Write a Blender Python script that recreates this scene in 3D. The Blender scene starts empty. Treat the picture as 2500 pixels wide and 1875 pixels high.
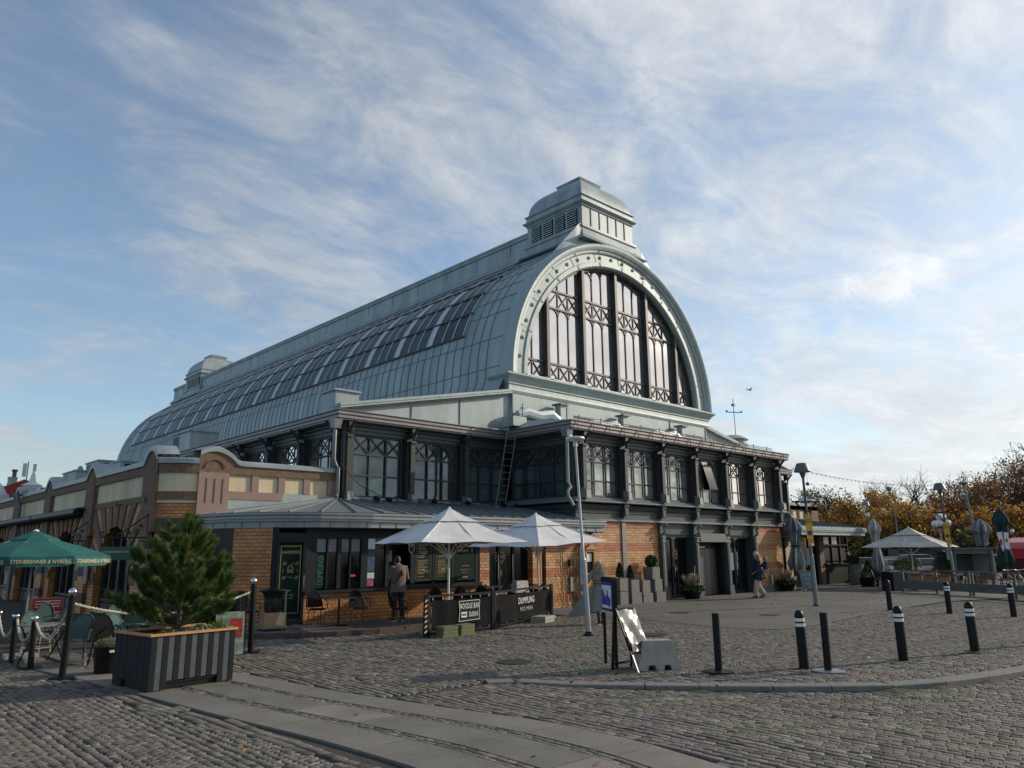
import bpy, math, random
import numpy as np
from mathutils import Vector, Matrix
R=math.radians
random.seed(7); rng=np.random.default_rng(5)
scene=bpy.context.scene
COL=scene.collection
# ------------------------------------------------------------- camera
cd=bpy.data.cameras.new('camera'); cam=bpy.data.objects.new('camera',cd); COL.objects.link(cam)
rt=Vector((0.73354225,-0.67960006,-0.00771458)); dn=Vector((0.14113497,0.16342119,-0.97640895)); fw=Vector((0.66482831,0.71514842,0.21579168))
cam.matrix_world=Matrix((( rt.x,-dn.x,-fw.x,0),(rt.y,-dn.y,-fw.y,0),(rt.z,-dn.z,-fw.z,1.9),(0,0,0,1)))
cd.sensor_width=36; cd.lens=1848.9*36/2500; cd.clip_start=.1; cd.clip_end=4000
scene.camera=cam
# ------------------------------------------------------------- light
SUN_EL=23.0; SUN_AZ=-21.0     # azimuth of the sun seen from above, degrees from +X towards +Y
sd=Vector((math.cos(R(SUN_EL))*math.cos(R(SUN_AZ)),math.cos(R(SUN_EL))*math.sin(R(SUN_AZ)),math.sin(R(SUN_EL))))
sl=bpy.data.lights.new('sun','SUN'); so=bpy.data.objects.new('sun',sl); COL.objects.link(so)
so.rotation_euler=sd.to_track_quat('Z','Y').to_euler(); sl.energy=2.7; sl.angle=R(.6); sl.color=(1,.87,.70)
scene.view_settings.view_transform='Standard'; scene.view_settings.look='None'
scene.view_settings.exposure=.42; scene.view_settings.gamma=1
W=bpy.data.worlds.new('World'); scene.world=W; W.use_nodes=True
nt=W.node_tree; N=nt.nodes; L=nt.links; N.clear()
def nd(t,**k):
    n=N.new(t)
    for a,b in k.items(): setattr(n,a,b)
    return n
def mth(op,a,b=None,c=None):
    n=N.new('ShaderNodeMath'); n.operation=op
    for i,v in enumerate((a,b,c)):
        if v is None: continue
        if isinstance(v,(int,float)): n.inputs[i].default_value=v
        else: L.new(v,n.inputs[i])
    return n.outputs[0]
out=nd('ShaderNodeOutputWorld'); bg=nd('ShaderNodeBackground'); L.new(bg.outputs[0],out.inputs[0])
sky=nd('ShaderNodeTexSky',sky_type='NISHITA'); sky.sun_disc=False; sky.sun_elevation=R(SUN_EL); sky.sun_rotation=R(90-SUN_AZ)
sky.air_density=1.0; sky.dust_density=.9; sky.ozone_density=1.3
tc=nd('ShaderNodeTexCoord'); sp=nd('ShaderNodeSeparateXYZ'); L.new(tc.outputs['Generated'],sp.inputs[0])
zz=mth('ADD',mth('MAXIMUM',sp.outputs[2],0.0),.16)
cx_=mth('DIVIDE',sp.outputs[0],zz); cy_=mth('DIVIDE',sp.outputs[1],zz)
cb=nd('ShaderNodeCombineXYZ'); L.new(cx_,cb.inputs[0]); L.new(cy_,cb.inputs[1])
mp=nd('ShaderNodeMapping'); L.new(cb.outputs[0],mp.inputs[0]); mp.inputs['Rotation'].default_value=(0,0,R(38)); mp.inputs['Scale'].default_value=(.75,1.15,1); mp.inputs['Location'].default_value=(.35,.1,0)
def noise(sc,det,ro,di):
    n=nd('ShaderNodeTexNoise'); L.new(mp.outputs[0],n.inputs['Vector']); n.inputs['Scale'].default_value=sc; n.inputs['Detail'].default_value=det; n.inputs['Roughness'].default_value=ro; n.inputs['Distortion'].default_value=di; return n.outputs[0]
n1=noise(.95,9,.60,.7); n2=noise(3.1,9,.64,.9); n3=noise(9,7,.65,.5)
dt=nd('ShaderNodeVectorMath',operation='DOT_PRODUCT'); L.new(tc.outputs['Generated'],dt.inputs[0]); dt.inputs[1].default_value=(sd.x,sd.y,0)
sunw=mth('MULTIPLY_ADD',dt.outputs['Value'],.25,-.085)
cl=mth('ADD',mth('ADD',mth('MULTIPLY_ADD',n1,.85,sunw),mth('MULTIPLY',n2,.50)),mth('MULTIPLY',n3,.26))
mr=nd('ShaderNodeMapRange',interpolation_type='SMOOTHSTEP'); L.new(cl,mr.inputs[0]); mr.inputs[1].default_value=.60; mr.inputs[2].default_value=1.0
# one low bright cumulus to the right of the hall
cd_=(rt*(2150-1250)+dn*(690-937.5)+fw*1849).normalized()
df=nd('ShaderNodeVectorMath',operation='SUBTRACT'); L.new(tc.outputs['Generated'],df.inputs[0]); df.inputs[1].default_value=tuple(cd_)
sc_=nd('ShaderNodeVectorMath',operation='MULTIPLY'); L.new(df.outputs[0],sc_.inputs[0]); sc_.inputs[1].default_value=(1,1,2.1)
ln=nd('ShaderNodeVectorMath',operation='LENGTH'); L.new(sc_.outputs[0],ln.inputs[0])
nb=nd('ShaderNodeTexNoise'); L.new(tc.outputs['Generated'],nb.inputs['Vector']); nb.inputs['Scale'].default_value=17; nb.inputs['Detail'].default_value=8; nb.inputs['Roughness'].default_value=.68; nb.inputs['Distortion'].default_value=.5
bl=mth('ADD',mth('MULTIPLY_ADD',ln.outputs['Value'],-6.6,.15),mth('MULTIPLY',nb.outputs[0],1.4))
mb=nd('ShaderNodeMapRange',interpolation_type='SMOOTHSTEP'); L.new(bl,mb.inputs[0]); mb.inputs[1].default_value=.30; mb.inputs[2].default_value=.75
# low haze of cloud near the horizon
hz_=mth('MULTIPLY',mth('POWER',mth('SUBTRACT',1.0,mth('MAXIMUM',sp.outputs[2],0.0)),8.0),.72)
cf=mth('MINIMUM',mth('MAXIMUM',mth('MULTIPLY',mth('MAXIMUM',mth('MULTIPLY_ADD',mr.outputs[0],.80,.12),hz_),1.0),mth('MULTIPLY',mb.outputs[0],.95)),.95)
cw=mth('MULTIPLY',mth('MULTIPLY_ADD',mth('MAXIMUM',dt.outputs['Value'],0),2.0,2.5),mth('ADD',mth('MULTIPLY_ADD',n2,1.0,.42),mth('MULTIPLY_ADD',n3,.35,mth('MULTIPLY',mb.outputs[0],.2))))
cc=nd('ShaderNodeVectorMath',operation='SCALE'); cc.inputs[0].default_value=(.97,1.0,1.03); L.new(cw,cc.inputs['Scale'])
sk=nd('ShaderNodeVectorMath',operation='MULTIPLY'); L.new(sky.outputs[0],sk.inputs[0]); sk.inputs[1].default_value=(.80,.88,.91)
mx=nd('ShaderNodeMix',data_type='RGBA'); L.new(cf,mx.inputs['Factor']); L.new(sk.outputs[0],mx.inputs[6]); L.new(cc.outputs[0],mx.inputs[7])
L.new(mx.outputs[2],bg.inputs[0]); bg.inputs[1].default_value=.14
# ------------------------------------------------------------- helpers
Z0=-.12
def mat(name,col,rough=.7,metal=0,var=.12,scale=3,bump=0,bscale=None,streak=False,spec=None,col2=None,emit=None,alpha=None,trans=0,fine=0):
    m=bpy.data.materials.new(name); m.use_nodes=True; t=m.node_tree; n=t.nodes; l=t.links; b=n['Principled BSDF']
    b.inputs['Roughness'].default_value=rough; b.inputs['Metallic'].default_value=metal
    if spec is not None: b.inputs['Specular IOR Level'].default_value=spec
    if trans: b.inputs['Transmission Weight'].default_value=trans
    if emit: b.inputs['Emission Color'].default_value=(*emit[:3],1); b.inputs['Emission Strength'].default_value=emit[3]
    c2=col2 or tuple(min(1,c*(1+var)) for c in col); c1=col if col2 else tuple(c*(1-var) for c in col)
    tcn=n.new('ShaderNodeTexCoord'); mpn=n.new('ShaderNodeMapping'); l.new(tcn.outputs['Object'],mpn.inputs[0])
    if streak: mpn.inputs['Scale'].default_value=(1,1,.12)
    no=n.new('ShaderNodeTexNoise'); l.new(mpn.outputs[0],no.inputs['Vector']); no.inputs['Scale'].default_value=scale; no.inputs['Detail'].default_value=6; no.inputs['Roughness'].default_value=.65
    ra=n.new('ShaderNodeMapRange'); l.new(no.outputs[0],ra.inputs[0]); ra.inputs[1].default_value=.32; ra.inputs[2].default_value=.68
    mi=n.new('ShaderNodeMix'); mi.data_type='RGBA'; l.new(ra.outputs[0],mi.inputs['Factor']); mi.inputs[6].default_value=(*c1,1); mi.inputs[7].default_value=(*c2,1)
    l.new(mi.outputs[2],b.inputs['Base Color'])
    if bump:
        nb=n.new('ShaderNodeTexNoise'); l.new(tcn.outputs['Object'],nb.inputs['Vector']); nb.inputs['Scale'].default_value=bscale or scale*8; nb.inputs['Detail'].default_value=4
        bn=n.new('ShaderNodeBump'); l.new(nb.outputs[0],bn.inputs['Height']); bn.inputs['Strength'].default_value=bump; bn.inputs['Distance'].default_value=.02
        l.new(bn.outputs[0],b.inputs['Normal'])
    return m
def brickmat(name,c1,c2,mortar,bw=.21,bh=.1,bands=None,diag=False):
    m=bpy.data.materials.new(name); m.use_nodes=True; t=m.node_tree; n=t.nodes; l=t.links; b=n['Principled BSDF']
    tcn=n.new('ShaderNodeTexCoord'); s=n.new('ShaderNodeSeparateXYZ'); l.new(tcn.outputs['Object'],s.inputs[0])
    a=n.new('ShaderNodeMath'); a.operation='SUBTRACT' if diag else 'ADD'; l.new(s.outputs[0],a.inputs[0]); l.new(s.outputs[1],a.inputs[1])
    c=n.new('ShaderNodeCombineXYZ'); l.new(a.outputs[0],c.inputs[0]); l.new(s.outputs[2],c.inputs[1])
    br=n.new('ShaderNodeTexBrick'); l.new(c.outputs[0],br.inputs['Vector']); br.inputs['Scale'].default_value=1
    br.inputs['Brick Width'].default_value=bw*(1.36 if diag else 1); br.inputs['Row Height'].default_value=bh; br.inputs['Mortar Size'].default_value=.009; br.inputs['Mortar Smooth'].default_value=.3
    br.inputs['Color1'].default_value=(*c1,1); br.inputs['Color2'].default_value=(*c2,1); br.inputs['Mortar'].default_value=(*mortar,1)
    col=br.outputs['Color']
    if bands:
        zmin,per,frac,bc=bands
        q=n.new('ShaderNodeMath'); q.operation='ADD'; l.new(s.outputs[2],q.inputs[0]); q.inputs[1].default_value=-zmin+10*per
        q2=n.new('ShaderNodeMath'); q2.operation='MODULO'; l.new(q.outputs[0],q2.inputs[0]); q2.inputs[1].default_value=per
        q3=n.new('ShaderNodeMath'); q3.operation='LESS_THAN'; l.new(q2.outputs[0],q3.inputs[0]); q3.inputs[1].default_value=frac
        hs=n.new('ShaderNodeMix'); hs.data_type='RGBA'; hs.blend_type='MULTIPLY'; hs.inputs[7].default_value=(*bc,1); l.new(q3.outputs[0],hs.inputs['Factor']); l.new(col,hs.inputs[6]); col=hs.outputs[2]
    no=n.new('ShaderNodeTexNoise'); l.new(tcn.outputs['Object'],no.inputs['Vector']); no.inputs['Scale'].default_value=1.4; no.inputs['Detail'].default_value=8
    ra=n.new('ShaderNodeMapRange'); l.new(no.outputs[0],ra.inputs[0]); ra.inputs[1].default_value=.3; ra.inputs[2].default_value=.7; ra.inputs[3].default_value=.68; ra.inputs[4].default_value=1.15
    vm=n.new('ShaderNodeVectorMath'); vm.operation='SCALE'; l.new(col,vm.inputs[0]); l.new(ra.outputs[0],vm.inputs['Scale'])
    l.new(vm.outputs[0],b.inputs['Base Color']); b.inputs['Roughness'].default_value=.42
    bn=n.new('ShaderNodeBump'); bn.invert=True; l.new(br.outputs['Fac'],bn.inputs['Height']); bn.inputs['Strength'].default_value=.8; bn.inputs['Distance'].default_value=.012; l.new(bn.outputs[0],b.inputs['Normal'])
    return m
class MB:
    """collects shapes in one frame (origin o, along u, outward n) and links them as one mesh"""
    def __init__(s,o=(0,0,0),u=(1,0,0),n=(0,1,0)):
        s.v=[]; s.f=[]; s.fr(o,u,n)
    def fr(s,o=(0,0,0),u=(1,0,0),n=(0,1,0)):
        s.o=Vector(o); s.u=Vector(u).normalized(); s.n=Vector(n).normalized(); s.w=Vector((0,0,1)); return s
    def P(s,p): return s.o+s.u*p[0]+s.n*p[1]+s.w*p[2]
    def add(s,vs,fs):
        k=len(s.v); s.v+= [tuple(s.P(p)) for p in vs]; s.f+=[tuple(i+k for i in f) for f in fs]; return s
    def box(s,x0,x1,y0,y1,z0,z1,tp=0):
        a=tp
        return s.add([(x0,y0,z0),(x1,y0,z0),(x1,y1,z0),(x0,y1,z0),(x0+a,y0+a,z1),(x1-a,y0+a,z1),(x1-a,y1-a,z1),(x0+a,y1-a,z1)],
              [(0,3,2,1),(4,5,6,7),(0,1,5,4),(1,2,6,5),(2,3,7,6),(3,0,4,7)])
    def bar(s,p,q,w,h=None,up=(0,0,1)):
        h=h or w; p=Vector(p); q=Vector(q); d=(q-p).normalized(); up=Vector(up)
        if abs(d.dot(up))>.98: up=Vector((0,1,0))
        a=d.cross(up).normalized()*(w/2); b=a.cross(d).normalized()*(h/2)
        vs=[p-a-b,p+a-b,p+a+b,p-a+b,q-a-b,q+a-b,q+a+b,q-a+b]
        return s.add(vs,[(0,1,2,3),(7,6,5,4),(0,4,5,1),(1,5,6,2),(2,6,7,3),(3,7,4,0)])
    def tube(s,pts,r,n=8,cap=True):
        pts=[Vector(p) for p in pts]; rr=r if isinstance(r,(list,tuple)) else [r]*len(pts); vs=[]; fs=[]
        t0=(pts[1]-pts[0]).normalized(); up=Vector((0,0,1)) if abs(t0.z)<.9 else Vector((1,0,0)); a=t0.cross(up).normalized()
        for i,p in enumerate(pts):
            t=(pts[min(i+1,len(pts)-1)]-pts[max(i-1,0)]).normalized(); a=(a-t*a.dot(t)).normalized(); b=t.cross(a)
            for k in range(n):
                an=2*math.pi*k/n; vs.append(p+(a*math.cos(an)+b*math.sin(an))*rr[i])
        for i in range(len(pts)-1):
            for k in range(n):
                k2=(k+1)%n; fs.append((i*n+k,i*n+k2,(i+1)*n+k2,(i+1)*n+k))
        if cap: fs+= [tuple(range(n))[::-1],tuple((len(pts)-1)*n+k for k in range(n))]
        return s.add(vs,fs)
    def lathe(s,prof,c=(0,0,0),n=16,a0=0,sx=1,sy=1):
        vs=[];fs=[]
        for (r,z) in prof:
            for k in range(n):
                an=2*math.pi*k/n+a0; vs.append((c[0]+r*sx*math.cos(an),c[1]+r*sy*math.sin(an),c[2]+z))
        for i in range(len(prof)-1):
            for k in range(n):
                k2=(k+1)%n; fs.append((i*n+k,i*n+k2,(i+1)*n+k2,(i+1)*n+k))
        fs+=[tuple(range(n))[::-1],tuple((len(prof)-1)*n+k for k in range(n))]
        return s.add(vs,fs)
    def ball(s,c,r,n=12,sz=1):
        pr=[(r*math.sin(math.pi*i/ n)+.0001,-r*sz*math.cos(math.pi*i/n)) for i in range(n+1)]
        return s.lathe(pr,c,n)
    def prism(s,poly,z0,z1):
        n=len(poly); return s.add([(*p,z0) for p in poly]+[(*p,z1) for p in poly],[tuple(range(n))[::-1],tuple(range(n,2*n))]+[(i,(i+1)%n,(i+1)%n+n,i+n) for i in range(n)])
    def vprism(s,poly,d0,d1):
        """polygon in (along,z), extruded through outward d"""
        n=len(poly); return s.add([(p[0],d0,p[1]) for p in poly]+[(p[0],d1,p[1]) for p in poly],[tuple(range(n)),tuple(range(n,2*n))[::-1]]+[(i,i+n,(i+1)%n+n,(i+1)%n) for i in range(n)])
    def sweep(s,path,prof,closed=False):
        """profile (outward offset, z) swept along a plan polyline; outward = right of travel"""
        n=len(path); P=[Vector((p[0],p[1],0)) for p in path]; vs=[];fs=[]; m=len(prof)
        for i in range(n):
            a=(P[i]-P[i-1]).normalized() if (i>0 or closed) else None; b=(P[(i+1)%n]-P[i]).normalized() if (i<n-1 or closed) else None
            if a is None: a=b
            if b is None: b=a
            na=Vector((a.y,-a.x,0)); nb=Vector((b.y,-b.x,0)); mm=(na+nb); mm=mm/ max(.2,mm.dot(na)) 
            for (d,z) in prof: q=P[i]+mm*d; vs.append((q.x,q.y,z))
        for i in range(n if closed else n-1):
            j=(i+1)%n
            for k in range(m-1): fs.append((i*m+k,j*m+k,j*m+k+1,i*m+k+1))
        if not closed: fs+=[tuple(range(m)),tuple((n-1)*m+k for k in range(m))[::-1]]
        return s.add(vs,fs)
    def build(s,name,m,parent=None,smooth=False,**tags):
        off=Vector(parent.get('_o',(0,0,0))) if parent is not None else Vector((0,0,0))
        me=bpy.data.meshes.new(name); me.from_pydata([(x-off.x,y-off.y,z-off.z) for x,y,z in s.v],[],s.f); me.update()
        if smooth:
            me.polygons.foreach_set('use_smooth',[True]*len(me.polygons))
            try: me.set_sharp_from_angle(angle=R(40))
            except Exception: pass
        o=bpy.data.objects.new(name,me); COL.objects.link(o)
        if m is not None:
            for mm in (m if isinstance(m,(list,tuple)) else [m]): me.materials.append(mm)
        if parent is not None: o.parent=parent; o['_o']=tuple(off)
        for k,v in tags.items(): o[k]=v
        return o
def thing(name,label,cat,loc=(0,0,0),rz=0,group=None,world=False):
    o=bpy.data.objects.new(name,None); COL.objects.link(o); o.location=loc; o.rotation_euler=(0,0,rz); o.empty_display_size=.2
    o['label']=label; o['category']=cat
    if group: o['group']=group
    o['_o']=tuple(loc) if world else (0,0,0)
    return o
def tag(o,label,cat,group=None,kind=None):
    o['label']=label; o['category']=cat
    if group: o['group']=group
    if kind: o['kind']=kind
    return o
def dup(root,loc,rz=0,label=None,scale=None):
    r=root.copy(); COL.objects.link(r); r.location=loc; r.rotation_euler=(0,0,rz)
    if scale: r.scale=(scale,)*3 if not isinstance(scale,tuple) else scale
    if label: r['label']=label
    def rec(a,b):
        for ch in list(a.children):
            c=ch.copy(); COL.objects.link(c); c.parent=b; rec(ch,c)
    rec(root,r); return r
def recenter(o):
    me=o.data; n=len(me.vertices); a=np.empty(n*3,dtype=np.float32); me.vertices.foreach_get('co',a); a=a.reshape(-1,3)
    c=np.array([(a[:,0].min()+a[:,0].max())/2,(a[:,1].min()+a[:,1].max())/2,a[:,2].min()],dtype=np.float32); a-=c; me.vertices.foreach_set('co',a.ravel()); me.update(); o.location=[float(v) for v in c]
def text(body,size,m,parent,loc,u=(1,0,0),n=(0,-1,0),sx=1,name='lettering',align='CENTER',ext=.003,rot=0,shear=0,spacing=1):
    """raised lettering standing on a wall: u reads left to right, n points at the reader"""
    cu=bpy.data.curves.new(name,'FONT'); cu.body=body; cu.size=size; cu.align_x=align; cu.align_y='CENTER'; cu.extrude=ext; cu.resolution_u=3; cu.shear=shear; cu.space_character=spacing
    t=bpy.data.objects.new('t',cu); COL.objects.link(t); bpy.context.view_layer.update()
    me=bpy.data.meshes.new_from_object(t.evaluated_get(bpy.context.evaluated_depsgraph_get())); bpy.data.objects.remove(t)
    U=Vector(u).normalized(); Nn=Vector(n).normalized(); Wv=Nn.cross(U); off=Vector(parent.get('_o',(0,0,0))) if parent is not None else Vector((0,0,0))
    for v in me.vertices:
        x,y=v.co.x*sx,v.co.y
        if rot: x,y=x*math.cos(rot)-y*math.sin(rot),x*math.sin(rot)+y*math.cos(rot)
        v.co=Vector(loc)+U*x+Wv*y+Nn*v.co.z-off
    me.materials.clear(); me.materials.append(m); me.update()
    o=bpy.data.objects.new(name,me); COL.objects.link(o)
    if parent is not None: o.parent=parent; o['_o']=tuple(off)
    return o
def skin(name,nodes,edges,m,parent=None,sub=2,root=0,smooth=True):
    """nodes {key:(x,y,z,r[,r2])}: one continuous surface grown over a skeleton"""
    ks=list(nodes); me=bpy.data.meshes.new(name); me.from_pydata([nodes[k][:3] for k in ks],[(ks.index(a),ks.index(b)) for a,b in edges],[])
    o=bpy.data.objects.new(name,me); COL.objects.link(o)
    md=o.modifiers.new('s','SKIN'); md.use_smooth_shade=True
    if not me.skin_vertices: me.attributes  # layer is created by the modifier
    sv=me.skin_vertices[0].data
    for i,k in enumerate(ks):
        r=nodes[k][3]; r2=nodes[k][4] if len(nodes[k])>4 else r; sv[i].radius=(r,r2); sv[i].use_root=(i==root)
    s2=o.modifiers.new('u','SUBSURF'); s2.levels=sub; s2.render_levels=sub
    bpy.context.view_layer.update()
    m2=bpy.data.meshes.new_from_object(o.evaluated_get(bpy.context.evaluated_depsgraph_get())); bpy.data.objects.remove(o); m2.name=name
    m2.materials.clear(); m2.materials.append(m); m2.polygons.foreach_set('use_smooth',[True]*len(m2.polygons))
    o=bpy.data.objects.new(name,m2); COL.objects.link(o)
    if parent is not None: o.parent=parent
    return o
# ------------------------------------------------------------- materials
M={}
M['copper']=mat('weathered_zinc',(.29,.335,.34),.52,.22,.24,.9,.35,4,streak=True)
M['copper2']=mat('bright_zinc',(.305,.365,.36),.5,.15,.14,1.6,.35,4,streak=True)
M['seam']=mat('zinc_seam',(.13,.16,.16),.6,.2); M['seamL']=mat('zinc_standing_seam',(.17,.21,.215),.6,.2)
M['white_metal']=mat('pale_metal',(.55,.60,.60),.45,.2,.08)
M['fascia']=mat('fascia_metal',(.25,.265,.27),.5,.35,.14,1.5,streak=True)
M['fasciaB']=mat('brown_fascia',(.22,.20,.20),.5,.35,.15,1.5)
M['iron']=mat('dark_painted_iron',(.030,.033,.033),.55,0,.2,4)
M['ironB']=mat('brown_iron',(.085,.073,.067),.5,0,.25,5)
M['green_grey']=mat('grey_green_paint',(.045,.060,.058),.45,0,.15,3,.1)
M['door']=mat('slate_door_paint',(.014,.017,.020),.5,0,.2,3,spec=.22)
M['ledge']=mat('ledge_metal',(.20,.22,.225),.45,.3,.1)
M['brick']=brickmat('yellow_brick',(.68,.38,.16),(.50,.25,.10),(.10,.06,.035),bands=(.22,.88,.315,(.80,.52,.52)))
M['brick2']=brickmat('orange_brick',(.60,.25,.07),(.42,.16,.045),(.06,.035,.02))
M['brick2d']=brickmat('orange_brick_corner',(.58,.24,.07),(.42,.16,.045),(.06,.035,.02),diag=True)
M['stone']=mat('brown_sandstone',(.17,.105,.068),.85,0,.25,7,.5,60)
M['stoneD']=mat('dark_stone',(.085,.062,.055),.85,0,.25,4,.4,40)
M['cream']=mat('cream_render',(.60,.50,.33),.8,0,.2,1.3,.2,streak=True)
M['granite']=mat('grey_granite',(.165,.155,.14),.85,0,.25,9,.4,80)
M['concrete']=mat('concrete',(.31,.295,.25),.85,0,.16,4,.4,60)
M['black']=mat('black_paint',(.006,.0065,.008),.45,0,.3,4,spec=.25)
M['blackcloth']=mat('black_cloth',(.009,.010,.011),.9,0,.3,5,.3,30,spec=.1)
M['steel']=mat('galvanised_steel',(.20,.215,.22),.45,.5,.12,6)
M['chrome']=mat('polished_steel',(.7,.7,.7),.16,1,.04)
M['white']=mat('white_paint',(.72,.72,.70),.5,0,.05)
M['wood']=mat('orange_wood',(.48,.24,.09),.6,0,.2,5,.2)
M['glassD']=mat('dark_window_glass',(.006,.008,.010),.07,0,.3,.6,spec=.32)
M['sky_glass']=mat('skylight_glass',(.034,.040,.040),.34,0,.5,.35,spec=.42)
M['strip']=mat('flashing_metal',(.52,.56,.57),.5,.2,.1)
M['glassP']=mat('pale_reflecting_glass',(.80,.73,.69),.03,.90,.06,.5)
M['glassT']=mat('teal_dark_glass',(.09,.12,.13),.03,.6,.45,.7)
M['glassW']=mat('grey_reflecting_glass',(.33,.34,.33),.035,.6,.5,1.3)  # uneven grey, part-metallic tone stands in for sky reflected in clear panes
M['gold']=mat('gold_lettering',(.55,.40,.14),.5,.2,.05)
M['green']=mat('dark_green_board',(.005,.022,.018),.6,0,.2,spec=.12)
M['cap']=mat('zinc_capping',(.33,.37,.375),.45,.3,.15,2,.2,6)
M['teal']=mat('green_canvas',(.006,.098,.082),.75,0,.18,3,.15,10)
M['canvas']=mat('pale_canvas',(.60,.595,.58),.85,0,.12,1.5,.6,3)
M['canvasG']=mat('grey_canvas',(.14,.15,.16),.85,0,.25,3,.4,8)
M['cream_rope']=mat('cream_rope',(.52,.47,.38),.85,0,.2,30)
# ============================================================= the market hall
F=19.74; YM=23.5; CX=28.83; CZ=9.35
hall=thing('market_hall','large Victorian market hall with barrel zinc roof, arched glass gable and striped brick ground floor','market hall',(29.2,19.74,Z0),world=True)
U=(1,0,0); NF=(0,-1,0)
def clwin(o,u,n,w,z0,z1,glass,nsub=3,lat=None,name='clerestory_window',bars=M['iron'],h1=4.59,h2=5.34,open_mid=False):
    """one clerestory window: frame with lattice head, glass set behind"""
    b=MB(o,u,n); t=.055
    b.box(0,w,-.02,.05,z0,z0+.07).box(0,w,-.02,.05,z1-.07,z1).box(0,.06,-.02,.05,z0+.07,z1-.07).box(w-.06,w,-.02,.05,z0+.07,z1-.07)
    for z in (h1,h2): b.box(.06,w-.06,.0,.045,z-.025,z+.025)
    s=w/nsub
    for i in range(1,nsub): b.box(i*s-.025,i*s+.025,.0,.05,z0+.07,z1-.07)
    for i in range(nsub):
        a=i*s+.03; c=(i+1)*s-.03
        b.bar((a,.03,h2+.03),(c,.03,z1-.07),.035,.035,(0,1,0)); b.bar((c,.033,h2+.03),(a,.033,z1-.07),.035,.035,(0,1,0))
    fo=b.build(name,bars,hall)
    g=MB(o,u,n); 
    if open_mid:
        g.box(.05,s-.0,-.05,-.03,z0+.05,z1-.05).box(2*s,w-.05,-.05,-.03,z0+.05,z1-.05).box(s,2*s,-.05,-.03,z0+.05,h1)
        d=MB(o,u,n).box(s,2*s,-.6,-.58,h1,z1-.05).build('open_gap',M['black'],fo)
        d=MB(o,u,n); d.add([(s+.03,.02,z1-.08),(2*s-.03,.02,z1-.08),(2*s-.03,.42,h1+.02),(s+.03,.42,h1+.02)],[(0,1,2,3)]); d.build('open_sash',M['glassD'],fo)
    else: g.box(.05,w-.05,-.05,-.03,z0+.05,z1-.05)
    g.build('pane',glass,fo)
    return fo
def post(o,u,n,z0,z1,w=.3,d=.35,name='column',m=None,foot=True,brk=True):
    b=MB(o,u,n); b.box(-w/2,w/2,-.1,d*.55,z0,z1); b.box(-w*.27,w*.27,d*.55,d,z0+.3,z1-.25)
    b.box(-w*.36,w*.36,d*.55,d+.05,z1-.25,z1-.17)
    c=b.build(name,m or M['iron'],hall)
    if foot:
        f=MB(o,u,n); f.box(-w*.38,w*.38,d*.56,d+.16,z0-.08,z0+.22,.02); f.add([(-w*.3,d+.14,z0+.22),(w*.3,d+.14,z0+.22),(w*.3,d*.56,z0+.34),(-w*.3,d*.56,z0+.34),(-w*.3,d*.56,z0+.22),(w*.3,d*.56,z0+.22)],[(0,1,2,3),(0,3,4),(1,5,2)])
        f.build('column_foot',M['ledge'],c)
    if brk:
        f=MB(o,u,n); pts=[(0,d+.0,z1-.15),(0,d+.08,z1+.05),(0,d+.22,z1+.2),(0,d+.34,z1+.3)]
        f.tube(pts,[.05,.06,.06,.05],6); f.box(-w*.3,w*.3,d*.5,d+.08,z1-.02,z1+.36); f.build('bracket',M['iron'],c)
    return c
# ---- front block upper storey
cols=[21.84+2.515*i for i in range(7)]
for i,x in enumerate(cols):
    post((x,F,0),U,NF,3.95,6.12,.36 if i in(0,6) else .32,.34)
for i in range(6):
    x0=cols[i]+.2; gm=M['glassW'] if i<4 else M['glassP']
    clwin((x0,F+.05,0),U,NF,2.115,3.96,6.05,gm,open_mid=(i==3))
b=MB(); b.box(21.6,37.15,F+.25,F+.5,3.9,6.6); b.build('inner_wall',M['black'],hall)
# moulded frieze above the windows
def frieze(o,u,n,L_,z0=6.05,z1=6.47,m=None):
    b=MB(o,u,n); b.box(0,L_,-.1,.06,z0,z0+.12); b.box(0,L_,-.1,.12,z0+.12,z0+.18); b.box(0,L_,-.1,.07,z0+.18,z0+.27); b.box(0,L_,-.1,.17,z0+.27,z0+.33); b.box(0,L_,-.1,.12,z0+.33,z1)
    return b.build('frieze',m or M['green_grey'],hall)
frieze((21.6,F,0),U,NF,15.6)
# eaves: soffit slab with stepped fascia, front block then main hall
def eave(path,zt=6.77,name='eave'):
    b=MB(); b.sweep(path,[(-.6,zt-.34),(-.02,zt-.34),(-.02,zt-.30),(.03,zt-.28),(.03,zt-.2),(.0,zt-.19),(.0,zt-.17),(.06,zt-.15),(.06,zt-.07),(.04,zt-.06),(.04,zt-.045),(.10,zt-.02),(.10,zt),(-.6,zt+.03)])
    return b.build(name,M['fasciaB'],hall)
eave([(20.95,23.2),(20.95,19.26),(37.65,19.26),(37.65,23.2)])
eave([(13.2,81.5),(13.2,23.0),(21.0,23.0)])
eave([(37.6,23.0),(45.3,23.0),(45.3,81.5)])
b=MB()
for x in range(18): b.box(21.2+x*.93,21.2+x*.93+.012,19.14,19.17,6.47,6.77)
b.build('fascia_joint',M['seam'],hall)
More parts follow.
